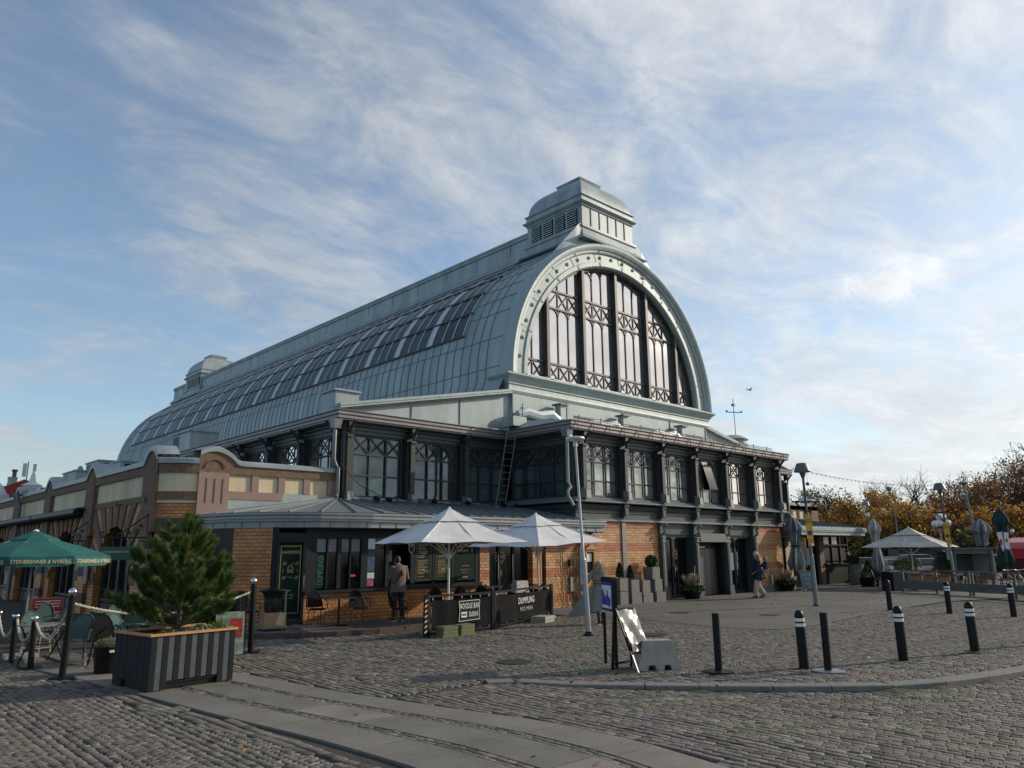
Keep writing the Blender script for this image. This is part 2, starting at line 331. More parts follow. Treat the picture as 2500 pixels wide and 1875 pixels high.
# ledge and frieze under the windows (returns along the sides)
b=MB(); b.sweep([(21.6,23.4),(21.6,F),(37.15,F),(37.15,23.4)],[(-.1,3.1),(.08,3.1),(.08,3.16),(.03,3.17),(.03,3.33),(.07,3.35),(.07,3.39),(.04,3.40),(.04,3.46),(.1,3.5),(.14,3.6),(.2,3.66),(-.1,3.66)]); b.build('cornice',M['green_grey'],hall)
b=MB(); b.sweep([(21.6,23.4),(21.6,F),(37.15,F),(37.15,23.4)],[(-.1,3.72),(.36,3.72),(.38,3.75),(.38,3.78),(.05,3.95),(-.1,3.95)]); b.build('ledge',M['ledge'],hall)
for x in cols[1:]:
    b=MB((x,F,0),U,NF); b.box(-.13,.13,.04,.24,3.2,3.66); b.box(-.16,.16,.04,.3,3.62,3.72); b.box(-.1,.1,.24,.28,3.28,3.55); b.build('corbel',M['green_grey'],hall)
b=MB((21.6,F,0),U,NF); b.box(0,15.6,-.1,.11,3.04,3.1); b.build('string_course',M['ledge'],hall)
# ---- brick ground floor of the front block
def wallx(x0,x1,y,z0,z1,m,name='brick_wall',th=.3,**k):
    return MB().box(x0,x1,y,y+th,z0,z1).build(name,m,hall,**k)
wallx(19.95,24.3,F,Z0,3.04,M['brick']); wallx(24.5,26.72,F,Z0,3.04,M['brick']); wallx(34.62,37.15,F,Z0,3.04,M['brick'])
MB().box(24.28,24.52,F-.05,F+.2,Z0,3.04).build('pilaster',M['steel'],hall)
MB().box(24.52,24.56,F-.02,F+.1,Z0,3.04).build('shadow_gap',M['black'],hall)
MB().box(34.55,34.62,F-.01,F+.1,Z0,3.04).build('shadow_gap',M['black'],hall)
for a,c in ((22.6,24.28),(24.56,26.7),(34.62,37.15)): MB().box(a,c,F-.045,F-.002,Z0,.2,.01).build('plinth',M['granite'],hall)
# doorway bays
def doorcol(x):
    b=MB((x,F,0),U,NF); b.box(-.17,.17,-.5,.10,Z0,3.04); b.box(-.11,.11,.10,.16,.35,2.2); b.box(-.2,.2,.1,.22,Z0,.32,.02); c=b.build('door_column',M['green_grey'],hall)
    s=MB((x,F,0),U,NF)
    for z,w,d in ((2.24,.12,.2),(2.31,.1,.18),(2.40,.12,.21),(2.50,.08,.17)): s.box(-w,w,.1,d,z,z+.05)
    s.tube([(0,.14,2.55),(0,.24,2.62),(0,.26,2.74),(0,.19,2.8),(0,.22,2.88),(0,.32,2.95),(0,.34,3.03)],[.05,.07,.06,.05,.07,.08,.06],8); s.box(-.12,.12,.1,.26,2.97,3.04)
    s.build('scroll_bracket',M['ledge'],c); 
    MB((x,F,0),U,NF).box(-.03,.03,.16,.175,.4,2.15).build('rib',M['ledge'],c)
for x in cols[2:6]: doorcol(x)
for i in range(3):
    x0=cols[2+i]+.17; x1=cols[3+i]-.17; w=x1-x0; b=MB((x0,F,0),U,NF)
    b.box(0,w,-.5,-.1,2.62,3.04); b.box(0,w,-.5,-.02,2.56,2.62); b.box(0,w,-.5,-.12,2.44,2.56)
    b.build('transom_panel',M['green_grey'],hall)
    if i!=1:
        b=MB((x0,F,0),U,NF); yy=-.42
        for a,c in ((0,.09),(.62,.70),(w-.75,w-.68),(w-.09,w),(w/2-.03,w/2+.03)): b.box(a,c,yy,yy+.07,Z0,2.44)
        b.box(0,w,yy,yy+.07,2.36,2.44); b.box(.09,w-.09,yy+.003,yy+.06,Z0,Z0+.16)
        d=b.build('entrance_door',M['door'],hall); MB((x0,F,0),U,NF).box(.05,w-.05,yy+.02,yy+.03,Z0+.1,2.4).build('pane',M['glassD'],d)
        MB((x0,F,0),U,NF).box(w*.42,w*.55,yy+.07,yy+.2,2.38,2.44).build('sensor',M['white_metal'],d)
        MB((x0,F,0),U,NF).tube([(w/2+.1,yy+.12,.7),(w/2+.1,yy+.12,1.3)],.015,6).build('handle',M['chrome'],d)
        if i==0:
            cxr=x0+w*.60; s=MB((cxr,F,0),U,NF); 
            for k in range(14):
                a=k*2*math.pi/14; s.bar((.10*math.cos(a),yy+.075,1.72+.13*math.sin(a)),(.2*math.cos(a+.2),yy+.075,1.72+.24*math.sin(a+.2)),.02,.004,(0,1,0))
            s.build('round_emblem',M['gold'],d); text('GH',.16,M['gold'],d,(cxr,F-yy-.085,1.72),name='round_emblem')
            ring=MB((cxr,F,0),U,NF); ring.tube([(.09*math.cos(a*math.pi/8),yy+.076,1.12+.09*math.sin(a*math.pi/8)) for a in range(17)],.012,4); ring.build('round_emblem',M['gold'],d); text('N',.1,M['gold'],d,(cxr,F-yy-.085,1.12),name='round_emblem')
            s=MB((x0+.34,F,0),U,NF); s.box(-.14,.14,yy+.075,yy+.085,1.05,1.95); s.build('notice_board',M['black'],d); 
            s=MB((x0+.34,F,0),U,NF)
            for r_ in range(7): s.box(-.09,.02+.07*((r_*3)%2),yy+.086,yy+.088,1.86-r_*.07,1.875-r_*.07)
            s.build('notice_lines',M['gold'],d); MB((x0+.34,F,0),U,NF).box(-.1,.1,yy+.086,yy+.09,.62,1.2).build('notice',M['white_metal'],d)
        else:
            for a,c,z,e in ((.72,1.05,.95,1.75),(1.35,1.52,1.0,1.8)): MB((x0,F,0),U,NF).box(a,c,yy+.035,yy+.04,z,e).build('poster',M['white_metal'],d)
    else:
        b=MB((x0,F,0),U,NF); b.box(0,.14,-.45,-.05,Z0,2.44); b.box(w-.14,w,-.45,-.05,Z0,2.44); b.box(.14,w-.14,-.44,-.36,Z0,2.2)
        d=b.build('service_door',M['door'],hall); b=MB((x0,F,0),U,NF)
        for k in range(4):
            a=.16+k*(w-.32)/4; b.box(a+.01,a+(w-.32)/4-.01,-.36,-.345,Z0+.03,1.95)
        b.build('door_leaf',mat('brushed_grey_steel',(.12,.115,.12),.4,.6,.15,2,streak=True),d)
        MB((x0,F,0),U,NF).box(-.02,w+.02,-.02,.22,2.24,2.62,.03).build('shutter_box',M['green_grey'],d)
        MB((x0,F,0),U,NF).box(.2,1.1,-.345,-.33,1.99,2.06).build('light_strip',M['white'],d)
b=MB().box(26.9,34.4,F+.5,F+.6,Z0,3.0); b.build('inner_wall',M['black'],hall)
# ---- left flank of the front block, main hall clerestory front and side
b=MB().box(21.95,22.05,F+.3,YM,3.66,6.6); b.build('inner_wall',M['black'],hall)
clwin((21.6,YM-.25,0),(0,-1,0),(-1,0,0),3.2,3.96,6.05,M['glassT'],4)
frieze((21.6,YM,0),(0,-1,0),(-1,0,0),3.7)
MB().box(21.45,21.8,F-.02,F+.35,3.95,6.1).build('column',M['iron'],hall)
mc=[13.75,16.45,19.05]
for x in mc: post((x+.0,YM,0),U,NF,3.72,6.12,.34,.36)
b=MB((13.6,YM,0),U,NF); b.box(-.12,.5,-.3,.05,3.5,6.5); b.box(-.05,.2,.05,.3,3.5,6.45); b.build('corner_post',M['iron'],hall)
for x0,x1 in ((14.08,16.22),(16.68,18.82),(19.28,21.42)): clwin((x0,YM+.05,0),U,NF,x1-x0,3.8,6.05,M['glassT'])
frieze((13.6,YM,0),U,NF,8.0)
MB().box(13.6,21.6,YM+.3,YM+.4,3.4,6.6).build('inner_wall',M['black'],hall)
MB().box(13.6,21.6,YM-.22,YM+.2,3.6,3.8).build('ledge',M['ledge'],hall)
nb=22
for k in range(nb+1):
    y=YM+.1+2.62*k; post((13.7,y,0),(0,-1,0),(-1,0,0),3.9,6.12,.3,.34,foot=False)
    if k<nb: clwin((13.75,y+2.42,0),(0,-1,0),(-1,0,0),2.2,3.96,6.05,M['glassP'] if k%3 else M['glassW'],lat=1)
frieze((13.7,81,0),(0,-1,0),(-1,0,0),57.5)
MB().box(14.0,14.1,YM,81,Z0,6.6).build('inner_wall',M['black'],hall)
MB().box(44.7,44.9,YM,81,Z0,6.6).build('side_wall',M['green_grey'],hall); MB().box(37.15,44.7,YM,YM+.2,Z0,6.6).build('side_wall',M['green_grey'],hall)
MB().box(37.0,37.15,F+.3,YM,Z0,6.6).build('side_wall',M['green_grey'],hall); MB().box(13.7,44.9,80.9,81.1,Z0,8).build('back_wall',M['green_grey'],hall)
post((44.9,YM,0),U,NF,3.72,6.12,.34,.36)
# aisle roofs and front roof
b=MB(); b.add([(13.3,23.05,6.78),(21.4,23.05,8.4),(21.4,81.4,8.4),(13.3,81.4,6.78)],[(0,1,2,3)]); b.add([(45.2,23.05,6.78),(36.4,23.05,8.4),(36.4,81.4,8.4),(45.2,81.4,6.78)],[(3,2,1,0)])
b.build('aisle_roof',M['copper'],hall)
b=MB(); b.add([(20.95,19.22,6.79),(37.65,19.22,6.79),(36.2,23.4,7.35),(21.9,23.4,7.35),(20.95,23.4,6.79),(37.65,23.4,6.79)],[(0,1,2,3),(0,3,4),(1,5,2)]); b.build('porch_roof',M['copper2'],hall)
# snow guard along the front eave
b=MB(); 
for z in (6.9,6.98): b.tube([(21.3,19.45,z),(36.4,19.45,z)],.012,5)
for i in range(152): b.box(21.3+i*.1,21.312+i*.1,19.44,19.45,6.86,7.0)
for i in range(12): b.bar((21.6+i*1.3,19.45,6.8),(21.6+i*1.3,19.45,7.06),.03)
b.build('snow_guard',M['iron'],hall)
# small roof vents on the porch roof with rolled covers
for x in (24.1,28.45,33.25):
    b=MB(); b.box(x-.17,x+.17,22.6,22.94,7.2,8.2); v=b.build('roof_vent',M['copper2'],hall); MB().box(x-.27,x+.27,22.5,23.04,8.2,8.27).build('vent_cap',M['seam'],v)
    MB().tube([(x-2.5,22.9,7.55),(x-2.0,22.85,7.7),(x-1.2,22.9,7.62),(x-.6,22.8,7.72),(x-.2,22.75,7.5)],[.16,.2,.22,.24,.2],8).build('rolled_cover',M['white_metal'],v,smooth=True)
b=MB(); b.box(20.7,21.45,22.2,22.9,6.9,7.3); b.build('gutter_box',M['copper2'],hall)
b=MB(); b.lathe([(.9,0),(.9,.12),(.75,.14),(.75,.3),(.95,.32),(.95,.36),(.5,.6),(.1,.66)],(40.6,24.2,8.0),20); b.build('roof_ventilator',M['copper2'],hall,smooth=True)
# ---- gable base: pedestal wall, raking walls, cornice
YG=23.15
b=MB(); b.box(21.5,36.2,YG,YG+.5,6.8,8.62); 
b.vprism([(13.35,6.7),(21.5,6.7),(21.5,8.5),(13.35,6.88)],YG+.12,YG+.5) ; b.vprism([(36.2,6.7),(44.9,6.7),(44.9,6.88),(36.2,8.5)],YG+.12,YG+.5)
b.build('gable_base_wall',M['copper2'],hall)
for s_ in (0,1):
    def X(x): return x if not s_ else 57.7-x
    b=MB(); b.bar((X(13.3),YG+.25,6.98),(X(21.5),YG+.25,8.62),.6,.1); b.bar((X(13.3),YG+.2,6.88),(X(21.5),YG+.2,8.52),.5,.06); b.build('raking_coping',M['copper2'],hall)
b=MB()
for x in (16.4,18.75): b.box(x,x+.03,YG+.09,YG+.13,6.8,7.2+(x-16)*.25)
for x in (21.53,24.9,28.9,32.8,36.1): b.box(x-.02,x+.02,YG-.03,YG,6.8,8.55)
for z in (7.9,): 
    for x in (22,25.4,29.4,33.3): b.box(x,x+2.4,YG-.025,YG,z,z+.03); b.box(x+2.4,x+2.43,YG-.025,YG,7.2,z+.03)
b.build('panel_seam',M['seam'],hall)
b=MB(); b.sweep([(21.35,24.2),(21.35,YG),(36.35,YG),(36.35,24.2)],[(-.1,8.5),(.02,8.5),(.06,8.62),(.05,8.7),(.04,8.86),(.09,8.9),(.09,8.95),(.13,9.0),(.2,9.12),(.3,9.2),(.36,9.26),(.36,9.32),(.3,9.36),(-.5,9.42)])
b.build('gable_cornice',M['copper2'],hall)
# ---- the arch: moulded ring swept round the half circle
def ring(prof,name,m,a0=0,a1=180,n=72,parent=hall,cz=CZ,smooth=False):
    vs=[];fs=[];k=len(prof)
    for i in range(n+1):
        a=R(a0+(a1-a0)*i/n)
        for (r,y) in prof: vs.append((CX-r*math.cos(a),y,cz+r*math.sin(a)))
    for i in range(n):
        for j in range(k-1): fs.append((i*k+j,(i+1)*k+j,(i+1)*k+j+1,i*k+j+1))
    b=MB(); b.add(vs,fs); return b.build(name,m,parent,smooth)
arch=ring([(6.45,23.9),(6.45,23.08),(6.52,23.0),(6.72,23.0),(6.74,23.05),(6.76,23.05),(7.14,23.05),(7.16,22.98),(7.22,22.94),(7.30,22.94),(7.32,22.88),(7.40,22.84),(7.50,22.80),(7.56,22.80),(7.62,22.86),(7.68,22.98),(7.72,23.1),(7.72,23.45)],'gable_arch',M['copper2'],smooth=True)
for i in range(24):
    a=R(7+i*7.2); x=CX-6.95*math.cos(a); z=CZ+6.95*math.sin(a); b=MB(); vs=[]
    for rr,yy in ((.095,23.055),(.085,23.01),(.055,23.0),(.05,23.02),(.02,22.99)): vs+=[(x+rr*math.cos(t*math.pi/6),yy,z+rr*math.sin(t*math.pi/6)) for t in range(12)]
    b.add(vs,[(q*12+t,q*12+(t+1)%12,q*12+12+(t+1)%12,q*12+12+t) for t in range(12) for q in range(4)]+[tuple(range(48,60))]); b.build('boss',M['copper2'],arch)
b=MB()
for i in range(1,12):
    a=R(i*15+3); x=math.cos(a); z=math.sin(a)
    b.bar((CX-6.52*x,22.985,CZ+6.52*z),(CX-7.5*x,22.9,CZ+7.5*z),.012,.02,(0,1,0))
b.build('arch_joint',M['seam'],arch)
# ---- arched window
aw=MB(); mull=[23.87,26.36,28.85,31.34,33.83]
def ztop(x,r=6.45): 
    d=r*r-(x-CX)**2; return CZ+math.sqrt(max(d,0))
wf=ring([(6.46,23.3),(6.34,23.3),(6.34,23.6)],'arched_window',M['iron'])
for x in mull: MB().box(x-.16,x+.16,23.3,23.75,9.4,ztop(abs(x-CX)+.1+CX)+.02).build('mullion',M['iron'],wf)
for x in mull:
    MB().box(x-.085,x+.085,23.2,23.3,9.58,ztop(abs(x-CX)+CX+.1)+.0).build('mullion_face',M['ironB'],wf); MB().box(x-.13,x+.13,23.0,23.3,9.38,9.58).build('mullion_foot',M['strip'],wf)
# thin bars, lattice bands and little arches
b=MB(); edges_=[22.38]+mull+[35.28]; yb=23.42
def xin(x,z): return (x-CX)**2+(z-CZ)**2<6.45**2
for i in range(6):
    a,c=edges_[i],edges_[i+1]; a+=.19 if i else 0; c-=.19 if i<5 else 0; 
    ns=3 if 0<i<5 else 2; s=(c-a)/ns
    for k in range(1,ns): 
        x=a+k*s
        if ztop(x)>9.6: b.box(x-.022,x+.022,yb,yb+.05,9.45,ztop(x)-.02)
    for (za,zb,diag) in ((9.45,10.28,True),(12.98,13.84,True)):
        if i in (0,5) and za>12: continue
        for z in ((zb,) if za<10 else (za,zb)):
            xa,xc=a,c
            if z>9.5:
                lim=math.sqrt(6.45**2-(z-CZ)**2); xa=max(a,CX-lim); xc=min(c,CX+lim)
            if xc>xa: b.box(xa,xc,yb-.03,yb+.05,z-.045,z+.045)
        for k in range(ns):
            p,q=a+k*s+.02,a+(k+1)*s-.02
            for (u0,u1) in (((p,za+.05),(q,zb-.04)),((q,za+.05),(p,zb-.04))):
                if xin(*u0) and xin(*u1): b.bar((u0[0],yb+.02,u0[1]),(u1[0],yb+.02,u1[1]),.045,.04,(0,1,0))
    for zt in (12.95,):
        if i in (0,5): continue
        for k in range(ns):
            p,q=a+k*s,a+(k+1)*s; m_=(p+q)/2
            for t in range(6):
                a1,a2=math.pi*t/6,math.pi*(t+1)/6; h=.34
                b.bar((m_+(q-m_)*math.cos(a1),yb+.02,zt-h+h*math.sin(a1)),(m_+(q-m_)*math.cos(a2),yb+.02,zt-h+h*math.sin(a2)),.045,.04,(0,1,0))
    if i in (2,3):
        for k in range(ns):
            p,q=a+k*s,a+(k+1)*s; m_=(p+q)/2; zt=min(ztop(p),ztop(q))-.04
            for t in range(6):
                a1,a2=math.pi*t/6,math.pi*(t+1)/6; h=.34
                b.bar((m_+(q-m_)*math.cos(a1),yb+.02,zt-h+h*math.sin(a1)),(m_+(q-m_)*math.cos(a2),yb+.02,zt-h+h*math.sin(a2)),.05,.04,(0,1,0))
b.build('glazing_bars',M['ironB'],wf)
b=MB(); vs=[(CX,23.47,CZ+.05)]+[(CX-6.5*math.cos(R(t*5)),23.47,CZ+6.5*math.sin(R(t*5))) for t in range(37)]; b.add(vs,[(0,i,i+1) for i in range(1,37)]); b.build('pane',M['glassP'],wf)
MB().box(22.2,35.4,23.0,23.6,9.36,9.44).build('sill',M['white_metal'],wf)
# ---- nave roof profile (x offset to the left, z), barrel then straight slope, bell-cast foot
def prof(R_=7.62,n=22):
    p=[(8.3,8.25),(7.95,8.6),(7.72,9.0)]
    for i in range(n+1):
        a=R(50*i/n); p.append((R_*math.cos(a),CZ+R_*math.sin(a)))
    d=2.1; a=R(50); 
    for k in range(1,6): t=3.95*k/5; p.append((R_*math.cos(a)-t*math.sin(a)*1.0,CZ+R_*math.sin(a)+t*math.cos(a)*.86))
    return p
PR=prof(); Y0,Y1=23.3,78.2
b=MB()
for sgn in (-1,1):
    k0=[(CX+sgn*x,Y0,z) for x,z in PR]; k1=[(CX+sgn*x,Y1,z) for x,z in PR]; n=len(PR)
    b.add(k0+k1,[(i,i+1,i+1+n,i+n) for i in range(n-1)])
roof=b.build('nave_roof',M['copper'],hall,smooth=True)
b=MB()
for sgn in (-1,1):
    ny=90 if sgn<0 else 0
    for j in range(1,ny):
        y=23.9+j*.60
        if y>Y1-.2: break
        lim=[i for i,(x,z) in enumerate(PR) if z<11.75] if 26.4<y<75.6 else range(len(PR))
        idx=list(lim)
        o_=[(CX+sgn*PR[i][0],y,PR[i][1]) for i in idx]
        vs=[];fs=[]
        for i in range(len(idx)):
            x,yy,z=o_[i]; q=o_[min(i+1,len(idx)-1)]; p_=o_[max(i-1,0)]; tx,tz=q[0]-p_[0],q[2]-p_[2]; l_=math.hypot(tx,tz) or 1; nx,nz=-tz/l_,tx/l_
            if nz<0 and abs(nz)>.1: nx,nz=-nx,-nz
            if nx*sgn<0: nx,nz=-nx,-nz
            vs+=[(x,yy-.014,z),(x+nx*.03,yy-.010,z+nz*.03),(x+nx*.03,yy+.010,z+nz*.03),(x,yy+.014,z)]
        for i in range(len(idx)-1):
            for c_ in range(3): fs.append((i*4+c_,i*4+c_+1,i*4+4+c_+1,i*4+4+c_))
        b.add(vs,fs)
b.build('standing_seams',M['seamL'],roof)
b=MB() # cross welts
random.seed(3)
def onroof(th,y,off=.0):
    a=R(th); return (CX-(7.62+off)*math.cos(a),y,CZ+(7.62+off)*math.sin(a))
for th in (3,13.4,):
    b.bar(onroof(th,Y0+.3,.01),onroof(th,Y1,.01),.02,.03)
for th in (24,31,38,46):
    b.bar(onroof(th,Y0+.3,.01),onroof(th,26.3,.01),.02,.03); b.bar(onroof(th,75.8,.01),onroof(th,Y1,.01),.02,.03)
b.build('cross_welts',M['seam'],roof)
# skylights: four rows of panes in groups of three on the camera side
rows=[(18.2,27.6),(28.2,38.2),(38.8,49.5)]
def slope(t,y,off): # straight part above 50 degrees
    a=R(50); x=(7.62+off)*math.cos(a)-t*math.sin(a); z=CZ+(7.62+off)*math.sin(a)+t*math.cos(a)*.86; return (CX-x,y,z)
def rowpt(r,s,y,off): 
    if r<3: a,c=rows[r]; return onroof(a+(c-a)*s,y,off)
    return slope(.12+s*1.55,y,off)
purl=MB()
for g_ in range(17):
    pan=MB(); wide=MB(); thin=MB(); y0=26.52+g_*2.84
    for r in range(4):
        for k in range(3):
            ya,yb_=y0+k*.80+.03,y0+(k+1)*.80-.03
            vs=[];seg=3
            for s in range(seg+1): vs+=[rowpt(r,s/seg,ya,.035),rowpt(r,s/seg,yb_,.035)]
            pan.add(vs,[(2*s,2*s+1,2*s+3,2*s+2) for s in range(seg)])
            for s in range(seg): thin.bar(rowpt(r,s/seg,y0+k*.80,.05),rowpt(r,(s+1)/seg,y0+k*.80,.05),.045,.05,(0,1,0))
        vs=[]
        for s in range(4): vs+=[rowpt(r,s/3,y0+2.42,.05),rowpt(r,s/3,y0+2.82,.05)]
        wide.add(vs,[(2*s,2*s+1,2*s+3,2*s+2) for s in range(3)])
    sk_=pan.build('skylight',M['sky_glass'],hall); wide.build('flashing_strip',M['strip'],sk_); thin.build('skylight_frame',M['strip'],sk_)
for r,s in ((0,-.02),(1,-.02),(2,-.02),(3,-.02),(3,1.02)): MB().bar(rowpt(r,s,26.4,.06),rowpt(r,s,75.0,.06),.07,.07).build('purlin',M['iron'],roof)
# end walls of the nave above the arch, closed by the fluted apron under the cupola
xe,ze=PR[-1]
b=MB(); pts=[]
for i in range(41):
    a=R(50+80*i/40); pts.append((CX-7.66*math.cos(a),CZ+7.66*math.sin(a)))
top=[]; 
for i in range(41):
    t=i/40; x=CX-7.66*math.cos(R(50))*(1-t)+7.66*math.cos(R(50))*t; dx=abs(x-CX)
    z=15.2+ (min(1,max(0,(4.9-dx)/2.6)))*2.75
    if dx<2.25: z=17.95
    top.append((x,z))
vs=[(p[0],23.32,p[1]) for p in pts]+[(q[0]+(0),23.42 if abs(q[0]-CX)>2.3 else 23.5,max(q[1],p[1]+.02)) for p,q in zip(pts,top)]
b.add(vs,[(i,i+1,i+42,i+41) for i in range(40)]); b.build('fluted_apron',M['copper2'],hall,smooth=True)
b=MB(); vs=[(CX,Y1-.1,9)]+[(CX-7.6*math.cos(R(t*5)),Y1-.1,CZ+7.6*math.sin(R(t*5))) for t in range(37)]; b.add(vs,[(0,i+1,i) for i in range(1,37)]); b.add([(CX-xe,Y1-.1,ze),(CX+xe,Y1-.1,ze),(CX+4.8,Y1-.1,15.2),(CX-4.8,Y1-.1,15.2)],[(0,1,2,3)]); b.build('end_wall',M['copper'],hall)
# ---- ridge monitor
b=MB(); w=1.88
b.sweep([(CX-w,81),(CX-w,27.2)],[(-1.9,17.2),(.42,17.12),(.22,17.42),(.02,17.6),(0,18.5),(.08,18.56),(.1,18.66),(.14,18.7),(.1,18.82),(-1.9,19.0)])
b.build('ridge_monitor',M['copper'],hall)
b=MB(); b.sweep([(CX+w,27.2),(CX+w,81)],[(-1.9,17.6),(.25,17.6),(.0,17.8),(0,18.5),(.14,18.7),(-1.9,19.0)]); b.build('ridge_monitor',M['copper'],hall)
b=MB()
for i in range(18): b.box(CX-w-.02,CX-w+.01,29+i*2.9,29.03+i*2.9,17.8,18.5)
b.tube([(CX-w-.9,24.6,16.9),(CX-w-.9,27.4,16.95)],.06,6)
b.build('panel_seam',M['seam'],hall)
# ---- cupolas
def cupola(y0,y1):
    h=2.02; b=MB(); x0,x1=CX-h,CX+h
    loop=[(x0,y1),(x0,y0),(x1,y0),(x1,y1)]
    b.sweep(loop,[(-.1,17.0),(.55,17.0),(.2,17.35),(.1,17.75),(.16,17.8),(.16,17.92),(.04,17.95),(0,18.0),(0,19.0),(.06,19.04),(.06,19.1),(.14,19.15),(.2,19.22),(.2,19.26),(.05,19.28),(.05,19.55),(.12,19.6),(.12,19.64),(0,19.66)],closed=True)
    c=b.build('cupola',M['copper'],hall)
    # domed roof: rounded hip
    d=MB(); n=12; vs=[];fs=[]; L_=(y1-y0)/2; cy=(y0+y1)/2
    for i in range(n+1):
        t=i/n*math.pi/2*.86; s=math.cos(t); z=19.64+1.62*math.sin(t); k=s**.85
        a=h*k*.98+.0; bb=L_*k*.98
        vs+=[(CX-a,cy-bb,z),(CX+a,cy-bb,z),(CX+a,cy+bb,z),(CX-a,cy+bb,z)]
    for i in range(n):
        for j in range(4): fs.append((i*4+j,i*4+(j+1)%4,i*4+4+(j+1)%4,i*4+4+j))
    vs_t=vs; d.add(vs,fs); 
    d.build('dome',M['copper'],c)
    p=MB(); q=.88; p.add([(CX-q*.8,cy-q*.8,21.05),(CX+q*.8,cy-q*.8,21.05),(CX+q*.8,cy+q*.8,21.05),(CX-q*.8,cy+q*.8,21.05),(CX-q,cy-q,21.42),(CX+q,cy-q,21.42),(CX+q,cy+q,21.42),(CX-q,cy+q,21.42),(CX,cy,21.78)],[(0,1,5,4),(1,2,6,5),(2,3,7,6),(3,0,4,7),(4,5,8),(5,6,8),(6,7,8),(7,4,8)]); p.build('cap',M['copper'],c)
    # louvres on the long sides, panels on the front
    lb=MB(); ls=MB(); W_=(y1-y0-.5)/4
    for k in range(4):
        ya=y0+.25+k*W_+.06; yb_=ya+W_-.12; lb.box(x0-.01,x0+.02,ya,yb_,18.08,18.95)
        for j in range(7): z=18.1+j*.122; ls.add([(x0-.015,ya,z+.075),(x0-.015,yb_,z+.075),(x0-.09,yb_,z+.01),(x0-.09,ya,z+.01),(x0-.09,yb_,z-.012),(x0-.09,ya,z-.012)],[(0,1,2,3),(3,2,4,5)])
    lb.build('louvre_opening',M['black'],c); ls.build('louvre_slats',M['white_metal'],c)
    pn=MB()
    for k in range(1,6): x=x0+k*(2*h/6); pn.box(x-.02,x+.02,y0-.03,y0,18.0,19.0)
    for z in (19.9,20.35,20.7): 
        pass
    pn.build('panel_seam',M['seam'],c)
    return c
cupola(23.55,27.5); cupola(73.4,77.4)
# ---- roof equipment boxes on the left aisle
def rbox(x,y,w,d,z0,z1,hood=False,lv=True):
    b=MB(); b.box(x-w/2,x+w/2,y-d/2,y+d/2,z0,z1); b.box(x-w/2-.08,x+w/2+.08,y-d/2-.08,y+d/2+.08,z1,z1+.07); b.box(x-w/2-.1,x+w/2+.1,y-d/2-.1,y+d/2+.1,z0,z0+.12)
    o=b.build('roof_vent_box',M['copper'],hall)
    if lv:
        s=MB(); s.box(x-w/2-.01,x-w/2+.02,y+d*.1,y+d*.42,z0+.3,z1-.12); s.box(x-w*.3,x+w*.05,y-d/2-.012,y-d/2+.01,z0+.3,z1-.12) if not hood else None; s.build('grille',M['black'],o)
    if hood: MB().tube([(x,y-.25,z1),(x,y-.22,z1+.28),(x,y,z1+.38),(x,y+.22,z1+.28),(x,y+.25,z1)],[.12]*5,10).build('hood',M['copper'],o)
rbox(14.55,25.3,1.0,1.0,6.95,7.85,lv=False); rbox(14.6,40.2,1.4,2.6,6.9,8.0,hood=True)
rbox(13.0,55.5,1.2,3.2,6.4,7.1,hood=True); rbox(14.6,51.5,1.2,2.0,6.6,7.5); rbox(14.7,56,1.8,3.0,7.0,7.9)
# ---- downpipes
def pipe(pts,name='downpipe',r=.065):
    o=MB().tube(pts,r,8).build(name,M['steel'],hall,smooth=True); return o
d=pipe([(13.12,23.1,6.15),(13.12,23.1,5.05),(13.2,23.15,4.9),(13.36,23.2,4.72),(13.36,23.2,3.85),(13.2,23.0,3.72)]); MB().box(13.02,13.28,22.98,23.24,6.1,6.42,-.04).build('hopper',M['steel'],d)
d=pipe([(20.95,19.5,6.2),(20.95,19.5,4.45),(20.98,19.4,4.25),(20.78,19.35,4.1),(20.78,19.35,3.9),(21.0,19.3,3.55)]); MB().box(20.82,21.1,19.36,19.64,6.15,6.47,-.04).build('hopper',M['steel'],d)
# ============================================================= left wing with parapet
XW=7.75
def parapet_cap(o,u,n,L_,bumps,zt=4.59,th=.55,w=.62,h=.42):
    """metal capping over a wall line, swelling over each pilaster"""
    b=MB(o,u,n); xs=[]; s=0
    pts=[]
    n_=int(L_/.12)+1
    for i in range(n_+1):
        s=L_*i/n_; z=0
        for c in bumps:
            d=abs(s-c)
            if d<w: z=max(z,h*math.cos(d/w*math.pi/2)**.8)
            elif d<w+.35: z=max(z,0)
        pts.append((s,zt+z))
    prof=[(.07,-.02),(.12,0),(.13,.12),(.08,.16),(-th,.20),(-th,-.1)]
    vs=[];fs=[];k=len(prof)
    for (s,z) in pts: vs+=[(s,d,z+q) for d,q in prof]
    for i in range(len(pts)-1):
        for j in range(k-1): fs.append((i*k+j,(i+1)*k+j,(i+1)*k+j+1,i*k+j+1))
    b.add(vs,fs); c=b.build('parapet_capping',M['cap'],hall,smooth=True)
    # stone strip that follows the swell
    b=MB(o,u,n); vs=[];fs=[]
    for (s,z) in pts: vs+=[(s,.06,4.32),(s,.06,z),(s,-.1,z)]
    for i in range(len(pts)-1):
        for j in (0,1): fs.append((i*3+j,(i+1)*3+j,(i+1)*3+j+1,i*3+j+1))
    b.add(vs,fs); b.build('stone_band',M['stone'],hall)
Ys=23.95; Yend=63
bays=[Ys+6.4*k for k in range(7)]
# frame for the side: origin at far end so that u reads left to right
oS=(XW,Yend,0); uS=(0,-1,0); nS=(-1,0,0)
def sy(y): return Yend-y
parapet_cap(oS,uS,nS,Yend-Ys+.02,[sy(y+.53) for y in bays if y<Yend])
